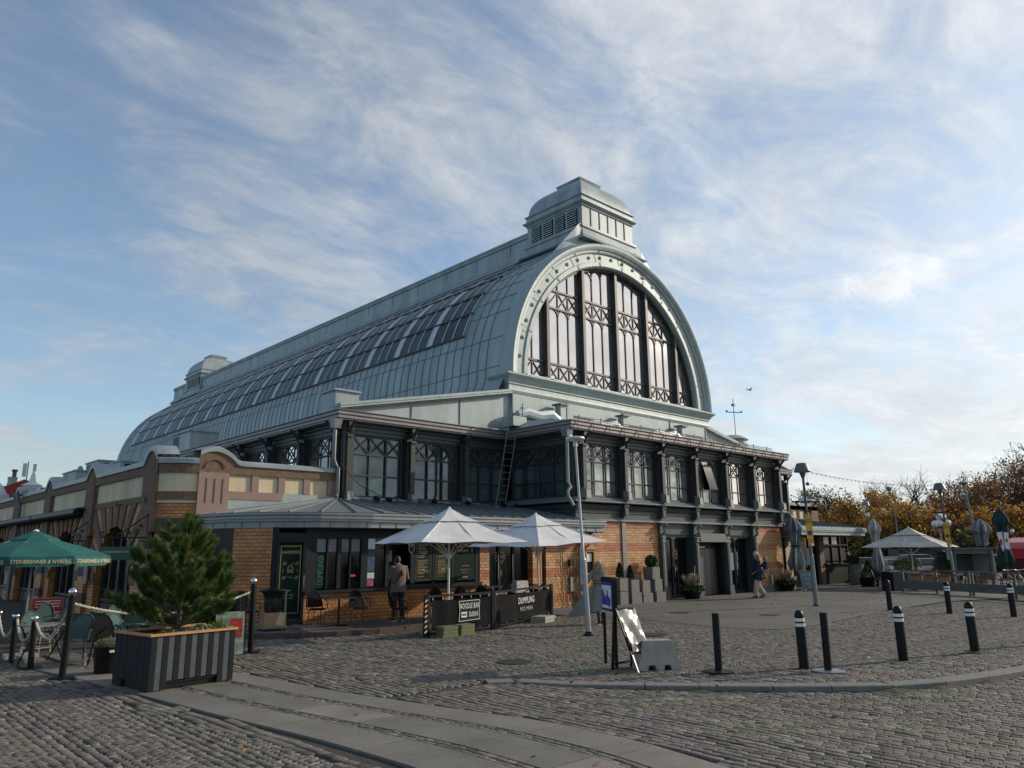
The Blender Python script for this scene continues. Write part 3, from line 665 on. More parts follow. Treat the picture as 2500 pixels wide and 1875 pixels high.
# low wall and back filling
b=MB().box(XW+.02,XW+.5,Ys,Yend,3.4,4.6); b.build('cream_panel',M['cream'],hall)
b=MB(oS,uS,nS)
for k in range(6):
    a=sy(bays[k+1]); c=sy(bays[k]+1.06); b=MB(oS,uS,nS); b.box(a,c,-.02,.05,3.47,3.66); b.build('stone_band',M['stone'],hall)
for k,y in enumerate(bays):
    a=sy(y+1.06); b=MB(oS,uS,nS); b.box(a,a+1.06,-.02,.13,2.55,4.34); b.box(a+.2,a+.86,-.02,.16,2.3,2.55); b.add([(a+.53+.3*math.cos(t*math.pi/8),.075,4.42+.3*math.sin(t*math.pi/8)) for t in range(9)],[tuple(range(9))])
    b.build('pilaster',M['stone'],hall)
    MB(oS,uS,nS).box(a+.12,a+.94,-.02,.11,Z0,2.4).build('brick_pier',M['brick2'],hall)
    for z in (.25,1.15,2.05): MB(oS,uS,nS).box(a+.10,a+.96,-.02,.125,z,z+.32).build('stone_course',M['stoneD'],hall)
# brick walls with arched openings and fanned voussoirs
for k in range(6):
    yc=bays[k]+1.06+2.67; c=sy(yc); r=1.95; zc=.86; b=MB(oS,uS,nS); half=2.67
    n_=24; vs=[];fs=[]
    for i in range(n_+1):
        a=math.pi*i/n_; ax,az=c-r*math.cos(a),zc+r*math.sin(a); vs+=[(ax,0,az),(c-half*(1-2*i/n_),0,3.47),(ax,-.35,az)]
    for i in range(n_): q=i*3; fs+=[(q,q+3,q+4,q+1),(q,q+2,q+5,q+3)]
    b.add(vs,fs); b.box(c-half,c-r,-.35,0,Z0,zc); b.box(c+r,c+half,-.35,0,Z0,zc)
    b.add([(c-half,0,zc),(c-r,0,zc),(c-half,0,3.47)],[(0,1,2)]); b.add([(c+half,0,zc),(c+half,0,3.47),(c+r,0,zc)],[(0,1,2)])
    b.build('arcade_wall',M['brick2'],hall)
    vb=MB(oS,uS,nS)
    for i in range(11):
        a=math.pi*(i+.5)/11; da=.078
        if not .12<a<math.pi-.12: continue
        def ext(an):
            ca,sa=-math.cos(an),math.sin(an); t=min((3.46-zc)/sa, (half-.02)/abs(ca) if abs(ca)>1e-3 else 99); return c+ca*t,zc+sa*t
        p0=(c-r*math.cos(a-da),zc+r*math.sin(a-da)); p1=(c-r*math.cos(a+da),zc+r*math.sin(a+da)); e0=ext(a-da*1.0); e1=ext(a+da*1.0)
        vb.vprism([p0,e0,e1,p1],.0,.045)
    vb.build('voussoirs',M['stone'],hall)
    g=MB(oS,uS,nS); g.add([(c,-.3,zc)]+[(c-r*math.cos(math.pi*i/20),-.3,zc+r*math.sin(math.pi*i/20)) for i in range(21)],[(0,i,i+1) for i in range(1,21)]); g.box(c-r,c+r,-.32,-.3,Z0,zc); 
    f=MB(oS,uS,nS)
    for x in (-1.9,-1.0,-.08,.9,1.8): f.box(c+x,c+x+.1,-.3,-.2,Z0,zc+math.sqrt(max(.1,r*r-(x+.05)**2))-.02)
    f.box(c-r,c+r,-.3,-.2,.35,.45); f.box(c-r,c+r,-.3,-.19,1.95,2.06) ; f.box(c-r,c+r,-.3,-.22,Z0,.3) 
    fo=f.build('arcade_window',mat('dark_brown_frame',(.035,.022,.02),.5,0,.2),hall); g.build('pane',M['glassD'],fo)
# corner segment (rounded) and front return with its arched pilaster
cor=[(XW,Ys)]; 
for i in range(1,7):
    t=i/6; cor.append((XW+.94*t, Ys-.55*t-.12*math.sin(math.pi*t)))
cor_r=cor[::1]
def seg(prof,name,m,path=cor_r): return MB().sweep(path,prof).build(name,m,hall)
seg([(-.2,3.4),(.0,3.4),(.0,4.4),(-.2,4.4)],'cream_panel',M['cream']); seg([(-.2,4.3),(.06,4.3),(.06,4.6),(-.2,4.6)],'stone_band',M['stone']); seg([(-.2,4.58),(.12,4.58),(.13,4.71),(.08,4.75),(-.5,4.79)],'parapet_capping',M['cap'])
seg([(-.2,3.5),(.06,3.5),(.06,3.74),(-.2,3.74)],'stone_band',M['stone']); seg([(-.2,Z0),(-.02,Z0),(-.02,3.5),(-.2,3.5)],'brick_wall',M['brick2d']); 
for z in (.3,1.3,2.5): seg([(-.2,z),(.01,z),(.01,z+.45),(-.2,z+.45)],'stone_course',M['stoneD'])
YF=23.4; oF=(8.69,YF,0)
parapet_cap((8.69,YF,0),U,NF,4.75,[.46],w=.75,h=.4)
b=MB(oF,U,NF); b.box(0,4.75,-.5,-.02,2.4,4.5); b.build('cream_panel',M['cream'],hall)
b=MB(oF,U,NF); b.box(0,.94,-.1,.1,2.95,4.34); b.add([(.47+.3*math.cos(t*math.pi/10),.063,4.45+.28*math.sin(t*math.pi/10)) for t in range(11)]+[(.47+.3*math.cos(t*math.pi/10),.10,4.45+.28*math.sin(t*math.pi/10)) for t in range(11)],[(t,t+1,t+12,t+11) for t in range(10)]); pp=b.build('pilaster',mat('pink_sandstone',(.30,.20,.165),.85,0,.2,40,.4,80),hall)
s=MB(oF,U,NF)
for x in (.2,.45,.70): s.box(x,x+.06,.1,.104,3.4,4.15)
s.build('slot',M['stoneD'],pp)
b=MB(oF,U,NF); b.box(.94,2.75,-.05,.05,3.55,3.8); b.build('stone_band',pp.data.materials[0],hall)
for x in (1.7,2.6,3.5,4.4): MB(oF,U,NF).box(x,x+.23 if x<4 else x+.36,-.05,.045,3.8,4.33).build('stone_pier',pp.data.materials[0],hall)
MB(oF,U,NF).add([(.94,.03,2.6),(4.75,.03,2.6),(4.75,.03,3.8),(2.75,.03,3.8),(2.6,.03,3.56),(.94,.03,3.56)],[(0,1,2,3,4,5)]).build('flashing',M['copper2'],hall)
MB(oF,U,NF).box(0,.94,-.02,.06,2.6,3.0).build('flashing',M['copper2'],hall)
MB().add([(XW+.4,Ys,4.5),(13.8,23.6,4.5),(13.8,Yend,4.5),(XW+.4,Yend,4.5)],[(0,1,2,3)]).build('wing_roof',M['copper'],hall)
MB().box(XW,13.7,Yend,Yend+.3,Z0,4.7).build('side_wall',M['brick2'],hall)
d=MB(); d.tube([(7.3,42.6,4.75),(7.35,42.6,4.65),(7.55,42.6,4.3),(7.55,42.6,Z0)],.1,8); d.tube([(8.6,46.5,5.2),(8.0,43.5,5.0),(7.5,42.6,4.7)],.11,8); d.build('downpipe',M['steel'],hall,smooth=True)
# rolled awning cassettes
for y0,y1,z in ((31.4,38.2,3.42),(38.4,45.2,3.42)):
    o=MB().tube([(XW-.33,y0,z),(XW-.33,y1,z)],.15,12).box(XW-.35,XW-.02,y0,y1,z+.12,z+.16).build('awning_cassette',M['black'],hall,smooth=True)
MB().tube([(XW-.33,45.6,3.42),(XW-.33,56,3.42)],.15,12).box(XW-.35,XW-.02,45.6,56,3.54,3.58).build('awning_cassette',M['black'],hall,smooth=True)
# ---- mirrored parapet of the right wing (only its front return shows)
oR=(57.7-8.69,YF,0); b=MB((44.5,YF,0),U,NF); b.box(0,4.6,-.4,-.02,Z0,4.5); b.build('cream_panel',M['cream'],hall)
b=MB((44.5,YF,0),U,NF)
for x in (.1,1.0,1.9,2.8,3.6): b=MB((44.5,YF,0),U,NF); b.box(x,x+(.24 if x<3 else .94),-.05,.05 if x<3 else .1,3.8 if x<3 else 2.9,4.34); b.build('stone_pier',M['stone'],hall)
b=MB((44.3,YF,0),U,NF); b.box(0,4.8,-.05,.06,4.33,4.6); b.box(0,4.8,-.05,.055,3.5,3.8); b.build('stone_band',M['stone'],hall)
parapet_cap((44.3,YF,0),U,NF,4.8,[4.3],w=.7,h=.36)
# ============================================================= lean-to of the noodle bar
pl=[(8.6,23.45),(8.62,22.3),(8.9,21.15),(9.6,20.1),(10.7,19.42),(12.2,19.12),(14,19.05),(22.45,19.05),(22.45,19.72)]
b=MB(); b.sweep(pl,[(-.7,2.60),(-.06,2.60),(-.04,2.60),(-.04,2.76),(.03,2.77),(.03,2.83),(.07,2.84),(.07,2.90),(.03,2.91),(.06,2.95),(.06,3.0),(-.2,3.03)]); eav=b.build('lean_to_eave',M['fascia'],hall)
b=MB()
P=[Vector((p[0],p[1],0)) for p in pl]; acc=0
for i in range(len(P)-2):
    d=(P[i+1]-P[i]); L_=d.length; d.normalize(); n_=Vector((d.y,-d.x,0)); s=.3
    while s<L_:
        q=P[i]+d*s-n_*.0+n_*(-.035); b.box(q.x-.006,q.x+.006,q.y-.012,q.y+.012,2.6,2.77); s+=.55
b.build('fascia_joint',M['seam'],eav)
MB().sweep(pl[:-1],[(-.75,2.57),(-.06,2.57),(-.06,2.6),(-.75,2.6)]).build('soffit',M['black'],hall)
# roof: fan round the corner then parallel pans up to the wall
apx=(13.3,YF-.05,3.72); up_=[]
vs=[];fs=[]
base=[(8.6,23.4),(8.62,22.3),(8.9,21.15),(9.6,20.1),(10.7,19.42),(12.2,19.12),(13.3,19.06)]
b=MB()
for i in range(len(base)-1): b.add([(*base[i],3.02),(*base[i+1],3.02),apx],[(0,1,2)])
b.add([(13.3,19.06,3.02),(21.5,19.06,3.02),(21.5,YF-.05,3.72),apx],[(0,1,2,3)])
b.add([(21.5,19.06,3.02),(22.45,19.05,3.02),(22.45,19.72,3.12),(21.5,19.72,3.12)],[(0,1,2,3)])
rf=b.build('lean_to_roof',M['ledge'],hall)
b=MB()
def rib(p,q): b.bar((p[0],p[1],p[2]+.02),(q[0],q[1],q[2]+.02),.035,.05)
fan=[]
for i in range(len(base)-1):
    for t in (0,.33,.66):
        if i in (1,2,3,4,5) or t==0: fan.append((base[i][0]+(base[i+1][0]-base[i][0])*t,base[i][1]+(base[i+1][1]-base[i][1])*t))
for k,p in enumerate(fan[::2]): rib((*p,3.02),(apx[0]-.25+.05*k,apx[1]-.3,3.67))
for i in range(17):
    x=13.35+i*.5
    if x<21.5: rib((x,19.06,3.02),(x,YF-.1,3.72))
b.build('standing_seams',M['seam'],rf)
# spotlights with cable along the foot of the upper windows
cab=MB(); cab.tube([(13.4,23.1,4.9),(14,22.9,4.2),(14.9,22.6,3.75)]+[(15+i*.5,22.5+.1*math.sin(i*2.1),3.72+.02*math.sin(i*1.7)) for i in range(12)],.015,4); cab.build('cable',M['black'],hall)
for x,y in ((14.3,22.2),(15.0,22.5),(16.9,22.4),(18.5,22.4),(20.2,22.3)):
    s=MB(); z=3.55; s.box(x-.1,x+.1,y-.02,y+.02,z,z+.04); s.bar((x-.1,y,z),(x-.1,y,z+.2),.02); s.bar((x+.1,y,z),(x+.1,y,z+.2),.02); s.bar((x,y-.1,z+.1),(x,y+.06,z+.2),.15,.1); s.build('spotlight',M['black'],hall)
# walls under the lean-to
def pw(p,q,z0,z1,m,name,th=.2,parent=hall,d0=0):
    u=Vector((q[0]-p[0],q[1]-p[1],0)); L_=u.length; n=Vector((u.y,-u.x,0)); return MB((p[0],p[1],0),u,n).box(0,L_,-th,d0,z0,z1).build(name,m,parent)
pw((8.75,23.3),(8.72,22.2),Z0,2.6,M['black'],'recess_wall'); pw((8.72,22.2),(8.93,21.05),Z0,2.6,M['black'],'recess_wall')
pw((8.93,21.05),(9.58,20.0),0,2.6,M['brick2d'],'brick_pier',.3)
YN=19.74
pw((9.60,19.98),(9.72,19.9),0,2.6,M['door'],'door_jamb')
# door with lettering
du=Vector((.75,-.16,0)).normalized(); dn_=Vector((du.y,-du.x,0)); o=(9.70,19.9,0); b=MB(o,du,dn_); b.box(0,.06,-.1,.04,0,2.45).box(.70,.78,-.1,.04,0,2.45).box(.06,.70,-.1,.04,2.2,2.45).box(.06,.70,-.1,.04,0,.16)
dr=b.build('glass_door',M['door'],hall); MB(o,du,dn_).box(.06,.70,-.06,-.04,.16,2.2).build('pane',M['green'],dr)
def dp(s,z,d=-.035): q=Vector(o)+du*s+dn_*d; return (q.x,q.y,z)
gf=MB(o,du,dn_)
for a,c,z0,z1 in ((.1,.115,.5,2.08),(.645,.66,.3,2.12),(.1,.66,2.08,2.095),(.1,.66,.3,.312)): gf.box(a,c,-.04,-.034,z0,z1)
for sx_ in (.17,.51):
    for zz_ in (1.2,1.58):
        for q in (0,.035,.07): gf.bar((sx_+q,-.036,zz_),(sx_+q+.045,-.036,zz_+.09),.008,.004,(0,1,0))
gf.bar((.19,-.036,1.38),(.19,-.036,1.48),.006,.004,(0,1,0)); gf.bar((.58,-.036,1.38),(.58,-.036,1.48),.006,.004,(0,1,0))
for p,q in (((.31,1.5),(.385,1.57)),((.385,1.57),(.46,1.5)),((.32,1.5),(.32,1.38)),((.45,1.5),(.45,1.38)),((.32,1.38),(.36,1.38)),((.41,1.38),(.45,1.38)),((.36,1.38),(.36,1.45)),((.41,1.38),(.41,1.45)),((.36,1.45),(.41,1.45)),((.42,1.57),(.45,1.63))): gf.bar((p[0],-.036,p[1]),(q[0],-.036,q[1]),.014,.004,(0,1,0))
gf.build('gold_frame',M['gold'],dr)
text('HARMONI',.115,M['gold'],dr,dp(.385,1.92),du,dn_,sx=.95,name='lettering'); text('HARMONI',.03,M['gold'],dr,dp(.385,1.25),du,dn_)
text('Öppettider',.045,M['white'],dr,dp(.33,.9),du,dn_); text('11.00 - 20.00',.05,M['gold'],dr,dp(.36,.78),du,dn_); text('12.00 - 18.00',.05,M['gold'],dr,dp(.36,.70),du,dn_)
MB(o,du,dn_).tube([(.74,.1,.85),(.74,.1,1.3)],.018,6).build('handle',M['chrome'],dr)
# window front: dark timber frame with three double windows, counter hatch and menu boards
xw0,xw1=10.47,16.80
b=MB(); b.box(xw0,xw1,YN,YN+.25,0,.8); b.build('brick_wall',M['brick2'],hall)
b=MB(); b.box(xw0-.02,13.6,YN-.12,YN+.2,.8,.88); b.box(13.6,xw1,YN-.16,YN+.2,.82,.94); b.build('window_sill',M['door'],hall)
b=MB(); fx=[10.47,11.04,11.92,12.76,13.18,14.10,14.93,15.72,16.62]
b.box(xw0,xw1,YN,YN+.15,2.32,2.62); b.box(xw0,10.80,YN+.0,YN+.15,.88,2.32)
for a,c in ((11.46,11.58),(12.25,12.47),(13.1,13.22),(14.02,14.16),(14.86,14.95),(15.62,15.74),(16.62,16.8)): b.box(a,c,YN-.01,YN+.15,.9,2.32)
for a in (11.12,11.87,): b.box(a,a+.04,YN,YN+.1,.9,2.32)
wfm=b.build('shop_window',M['door'],hall)
MB().box(10.8,13.22,YN+.05,YN+.07,.9,2.32).build('pane',M['glassD'],wfm)
MB().box(13.22,14.02,YN+.5,YN+.52,.9,2.32).build('hatch_interior',M['black'],wfm)
for a,c in ((10.82,11.1),(11.17,11.44),(11.6,11.85),(11.93,12.22)): MB().box(a,c,YN+.04,YN+.045,1.93,2.28).build('blind',mat('grey_blind',(.20,.21,.22),.7),wfm)
MB().box(12.5,12.74,YN+.04,YN+.045,2.0,2.3).build('blind',M['white_metal'],wfm); MB().box(12.5,12.74,YN+.04,YN+.045,1.35,1.9).build('poster',mat('blue_poster',(.02,.07,.14),.5,0,.5,6),wfm); MB().box(12.5,12.74,YN+.04,YN+.045,1.15,1.32).build('poster',M['white_metal'],wfm)
MB().box(12.5,12.72,YN+.04,YN+.045,.93,1.13).build('poster',mat('pink_poster',(.3,.06,.12),.5,0,.6,9),wfm)
MB().box(11.9,12.1,YN+.04,YN+.045,1.22,1.28).build('sticker',mat('pink_sticker',(.6,.03,.16),.5),wfm)
MB().box(10.82,11.1,YN+.035,YN+.04,.93,1.9).build('window_film',M['green'],wfm)
text('DUMPLINGS',.27,mat('green_lettering',(.02,.12,.09),.5),wfm,(10.96,YN+.03,1.42),sx=.55,rot=math.pi/2,name='lettering')
# hatch things, pennant
b=MB(); b.add([(13.9,YN-.02,2.3),(14.14,YN-.02,2.3),(14.14,YN-.02,1.95),(14.02,YN-.02,1.84),(13.9,YN-.02,1.95),(13.9,YN-.03,2.3),(14.14,YN-.03,2.3),(14.14,YN-.03,1.95),(14.02,YN-.03,1.84),(13.9,YN-.03,1.95)],[(0,1,2,3,4),(5,9,8,7,6)]); b.build('pennant',M['black'],wfm)
b=MB()
for p,q in (((13.92,2.28),(13.92,1.96)),((13.92,1.96),(14.02,1.86)),((14.02,1.86),(14.12,1.96)),((14.12,1.96),(14.12,2.28)),((13.92,2.28),(14.12,2.28))): b.bar((p[0],YN-.034,p[1]),(q[0],YN-.034,q[1]),.01,.004,(0,1,0))
b.build('pennant_edge',M['white'],wfm); text('THE\nNOODLE\nBAR',.06,M['white'],wfm,(14.02,YN-.036,2.14),sx=.8,name='lettering')
MB().box(13.3,13.62,YN+.44,YN+.46,1.62,1.95).build('poster',mat('beige_poster',(.35,.31,.2),.6,0,.3,9),wfm)
def menu(x0,x1,hd,seed):
    r_=random.Random(seed); m=MB().box(x0,x1,YN+.0,YN+.03,1.0,2.32).build('menu_board',M['green'],wfm)
    f=MB(); y=YN-.004
    for a,c,z0,z1 in ((x0+.06,x1-.06,1.05,1.058),(x0+.06,x0+.068,1.05,2.26),(x1-.068,x1-.06,1.05,2.26),(x0+.06,x1-.06,2.25,2.258)): f.box(a,c,y,YN,z0,z1)
    z=2.18
    while z>1.12:
        if int(z*100)%7: f.box(x0+.12,x0+.12+(x1-x0-.24)*(.55+.45*r_.random()),y,YN,z,z+.016)
        z-=.045
    f.build('menu_lines',mat('menu_gold',(.28,.22,.09),.6),m)
    text(hd,.05,M['white'],m,((x0+x1)/2,y,1.86)); text('SIDES',.045,M['white'],m,((x0+x1)/2,y,1.36)); return m
menu(14.16,14.86,'NOODLES',1); menu(14.95,15.62,'SUSHI',2)
m=MB().box(15.76,16.6,YN,YN+.03,1.0,2.32).build('menu_board',M['green'],wfm)
text('SUSHI',.26,M['gold'],m,(16.12,YN-.004,2.12),sx=.55); text('TAKE AWAY',.13,M['gold'],m,(16.12,YN-.004,1.93),sx=.6); text('BAR',.12,M['gold'],m,(15.83,YN-.004,2.1),sx=.5,rot=math.pi/2); text('DELIVERY',.1,M['gold'],m,(16.47,YN-.004,1.98),sx=.6,rot=-math.pi/2)
text('ÖPPETTIDER',.05,M['gold'],m,(16.2,YN-.004,1.45)); text('MÅN - FRE 11 - 20',.05,M['gold'],m,(16.2,YN-.004,1.33)); text('LÖR 12 - 18',.05,M['gold'],m,(16.2,YN-.004,1.24)); text('noodlebar',.06,M['white'],m,(16.2,YN-.004,1.1))
# piers and doors right of the windows
MB().box(16.8,17.22,YN-.03,YN+.25,0,2.62).build('brick_pier',M['brick'],hall)
MB().box(19.26,19.70,YN-.03,YN+.25,0,2.62).build('brick_pier',M['brick'],hall)
def gdoor(x0,x1,leaves,deco):
    b=MB(); y=YN+.25
    b.box(x0,x1,y,y+.1,2.3,2.62); b.box(x0,x1,y,y+.1,0,.1); w=(x1-x0)/leaves
    for i in range(leaves+1): b.box(x0+i*w-(0 if i==0 else .05),x0+i*w+(0 if i==leaves else .05),y-.02,y+.1,.1,2.3)
    d=b.build('glass_door',M['door'],hall); MB().box(x0+.02,x1-.02,y+.04,y+.06,.1,2.3).build('pane',M['glassD'],d)
    for i in range(1,leaves): MB().tube([(x0+i*w-.1,y-.08,.7),(x0+i*w-.1,y-.08,1.8)],.02,6).build('handle',M['chrome'],d)
    if deco:
        s=MB(); cx=x0+.75
        for k in range(14):
            a=k*2*math.pi/14; s.bar((cx+.12*math.cos(a),y+.03,1.72+.14*math.sin(a)),(cx+.25*math.cos(a+.25),y+.03,1.72+.26*math.sin(a+.25)),.025,.006,(0,1,0))
        s.build('round_emblem',M['gold'],d); text('GH',.18,M['gold'],d,(cx,y+.03,1.72)); s=MB(); s.tube([(cx+.09*math.cos(a*math.pi/8),y+.03,1.15+.09*math.sin(a*math.pi/8)) for a in range(17)],.012,4); s.build('round_emblem',M['gold'],d); text('N',.1,M['gold'],d,(cx,y+.03,1.15))
    else: MB().box(x0+.32,x0+.58,y+.03,y+.035,1.15,1.65).build('notice',M['white'],d)
gdoor(17.22,19.26,3,True); gdoor(19.70,20.75,2,False)
MB().box(20.73,20.8,YN-.01,YN+.3,0,2.62).build('door_jamb',M['wood'],hall); MB().box(19.64,19.7,YN-.04,YN+.25,0,2.62).build('door_jamb',M['wood'],hall)
MB().box(20.80,22.5,YN-.02,YN+.02,Z0,2.6).build('brick_wall',M['brick'],hall)
# drainpipe, letterbox, climbing stems, wooden menu case
d=MB().tube([(22.6,YN-.1,2.6),(22.3,YN-.1,2.45),(21.75,YN-.1,2.2),(21.65,YN-.1,2.0),(21.65,YN-.1,Z0)],.06,8).build('downpipe',M['steel'],hall,smooth=True)
b=MB(); rr=random.Random(5)
for k in range(16):
    x=20.95+rr.random()*.9; z=Z0; pts=[(x,YN-.04,z)]
    for j in range(7): x+=rr.uniform(-.16,.16); z+=rr.uniform(.15,.32); pts.append((x,YN-.04-rr.random()*.04,z))
    b.tube(pts,.008,4)
tag(b.build('bare_climbing_plant',mat('vine_stem',(.05,.035,.025),.8)),'bare leafless climbing plant on the yellow brick beside the drainpipe','climbing plant')
b=MB(); b.box(21.12,21.26,YN-.1,YN-.02,.45,.95); b.build('letter_box',M['steel'],hall); MB().box(21.1,21.24,YN-.12,YN-.02,1.35,1.6).build('junction_box',M['door'],hall)
mcs=thing('menu_case','small orange wooden menu case with a little roof hung on the yellow brick wall','menu case',(22.2,YN,1.0),world=True)
b=MB(); x0,x1=21.95,22.5; y0=YN-.14
b.box(x0,x0+.07,y0,YN,1.0,1.95).box(x1-.07,x1,y0,YN,1.0,1.95).box(x0+.07,x1-.07,y0,YN,1.0,1.08).box(x0+.07,x1-.07,y0,YN,1.86,1.95); b.build('frame',M['wood'],mcs)
MB().add([(x0-.08,y0-.06,1.95),(x1+.08,y0-.06,1.95),(x1+.08,YN,1.95),(x0-.08,YN,1.95),((x0+x1)/2,y0-.06,2.14),((x0+x1)/2,YN,2.14)],[(0,1,4),(3,5,2),(0,4,5,3),(1,2,5,4),(0,3,2,1)]).build('roof',M['wood'],mcs)
MB().box(x0+.07,x1-.07,YN-.06,YN-.04,1.08,1.86).build('menu',M['glassD'],mcs); MB().box(x0+.14,x1-.14,YN-.065,YN-.06,1.5,1.8).build('paper',M['white'],mcs)
MB().box(17.0,20.0,YN+1.6,YN+1.7,0,2.6).build('inner_wall',M['black'],hall); MB().box(9.3,17.0,YN+1.2,YN+1.3,0,2.6).build('inner_wall',M['black'],hall)
# ---- right-hand lean-to
b=MB(); b.sweep([(38.25,23.0),(38.25,19.15),(46.1,19.15),(46.1,23.0)],[(-.6,2.64),(-.04,2.64),(-.04,2.8),(.03,2.81),(.03,2.88),(.07,2.89),(.07,2.96),(.03,2.97),(.06,3.0),(.06,3.06),(-.2,3.08)]); b.build('lean_to_eave',M['cap'],hall)
b=MB(); b.add([(38.25,19.12,3.07),(46.1,19.12,3.07),(44.3,23.3,3.75),(37.2,23.3,3.75),(37.2,19.75,3.2),(46.1,23.3,3.1)],[(0,1,2,3),(0,3,4),(1,5,2)]); rf=b.build('lean_to_roof',M['copper'],hall)
b=MB()
for i in range(16): b.bar((38.5+i*.5,19.2,3.1),(38.0+i*.46,23.2,3.77),.03,.04)
b.build('standing_seams',M['seam'],rf)
MB().box(38.3,46.0,19.3,23.0,2.6,2.64).build('soffit',M['black'],hall)
MB().box(37.15,41.2,22.4,22.6,Z0,2.7).build('recess_wall',M['black'],hall)
MB().box(41.35,42.05,21.0,21.35,Z0,2.62).build('brick_pier',M['brick'],hall); MB().box(41.3,42.1,20.97,21.0,Z0,.08).build('plinth',M['granite'],hall)
MB().box(41.18,41.3,20.95,21.3,Z0,2.62).build('door_jamb',M['stone'],hall)
b=MB(); b.box(42.05,43.7,21.15,21.2,Z0,2.62); d=b.build('glass_door',M['glassD'],hall); b=MB()
for x in (42.05,42.8,43.6): b.box(x,x+.09,21.08,21.15,Z0,2.62)
b.build('door_frame',M['door'],d)
MB().box(43.7,44.25,20.9,21.3,Z0,2.62).build('door_jamb',M['stone'],hall)
b=MB(); b.box(44.25,47.5,20.9,21.0,Z0,1.0); b.box(44.2,47.55,20.75,21.1,1.0,1.08); b.build('counter_wall',M['black'],hall)
b=MB()
for x in (44.25,45.3,46.4,47.45): b.box(x,x+.08,20.9,20.98,1.08,2.62)
b.box(44.3,47.5,20.9,20.98,2.1,2.16); f=b.build('shop_window',M['door'],hall); MB().box(44.3,47.5,20.98,21.0,1.08,2.62).build('pane',M['glassD'],f)
for i in range(3):
    x=44.4+i*1.05; MB().box(x,x+.85,20.97,20.976,1.2,1.95).build('menu_board',M['black'],f)
b=MB(); b.bar((39.0,21.6,2.4),(38.9,19.8,2.55),.05); b.build('heater',M['steel'],hall)
# ============================================================= ground
S=lambda o: tag(o,'',None,kind='structure') 
def struct(o): o['kind']='structure'; return o
kerb=[(8.29,9.54),(8.66,9.3),(9.05,8.5),(9.8,7.62),(10.33,7.0),(11.07,6.2),(11.7,5.6),(12.41,4.98),(13.33,4.55),(14.37,4.25),(15.7,3.95),(18,3.6),(22,3.2),(30,2.8),(45,2.6)]
kx=np.array([k[0] for k in kerb]); ky=np.array([k[1] for k in kerb])
def south(x,y): return y<np.interp(x,kx,ky,left=99) 
def hz(x,y):
    """ground height: the roadway sinks a little below the kerb"""
    x=np.asarray(x,float); y=np.asarray(y,float); s=np.clip((x-8.2)/2.2,0,1)*.065
    k=np.interp(x,kx,ky); s=np.where((x>8.2)&(y<k),s,0); return Z0-s
# large sheet
gm=mat('far_cobbles',(.105,.10,.09),.85,0,.25,1.5,.9,22)
b=MB(); b.add([(-600,-600,Z0-.16),(600,-600,Z0-.16),(600,600,Z0-.16),(-600,600,Z0-.16)],[(0,1,2,3)]); struct(b.build('ground',gm))
# mortar bed following the levels
nx,ny=181,181; X=np.linspace(-8,64,nx); Y=np.linspace(-14,46,ny); vs=[];fs=[]
XX,YY=np.meshgrid(X,Y,indexing='ij'); ZZ=hz(XX,YY)-.022
vs=[(float(a),float(c),float(z)) for a,c,z in zip(XX.ravel(),YY.ravel(),ZZ.ravel())]
fs=[(i*ny+j,(i+1)*ny+j,(i+1)*ny+j+1,i*ny+j+1) for i in range(nx-1) for j in range(ny-1)]
b=MB(); b.add(vs,fs); struct(b.build('cobbled_square',mat('mortar_bed',(.028,.025,.020),.95,0,.35,2.2,.8,30,col2=(.050,.050,.032))))
asp=[(18.2,18.6),(18.57,17.18),(18.74,16.3),(18.93,15.0),(18.6,13.24),(18.42,11.9),(18.62,10.9),(19.0,10.42),(20.0,10.3),(21.2,10.33),(24.9,10.75),(27.8,10.95),(33,11.05),(35.8,10.1),(60,9.0),(75,9.0),(75,30),(48,30),(48,21.5),(37.2,21.5),(37.2,19.9),(18.2,19.9)]
b=MB(); b.add([(*p,Z0+.006) for p in asp],[tuple(range(len(asp)))]); struct(b.build('asphalt_apron',mat('asphalt',(.105,.098,.086),.88,0,.30,.45,.6,90)))
b=MB(); 
for i in range(6,14):
    p,q=Vector((*asp[i],0)),Vector((*asp[i+1],0)); L_=(q-p).length; d=(q-p)/L_; n_=Vector((-d.y,d.x,0)); s=0
    if L_>20: L_=12
    while s<L_-.1:
        w=.14; a=p+d*s-n_*.02; c=p+d*(min(s+.22,L_)-.012)-n_*.02; e=-n_*.12
        b.add([(a.x,a.y,Z0+.012),(c.x,c.y,Z0+.012),(c.x+e.x,c.y+e.y,Z0+.012),(a.x+e.x,a.y+e.y,Z0+.012)],[(0,3,2,1)]); s+=.23
struct(b.build('asphalt_edging',M['granite']))
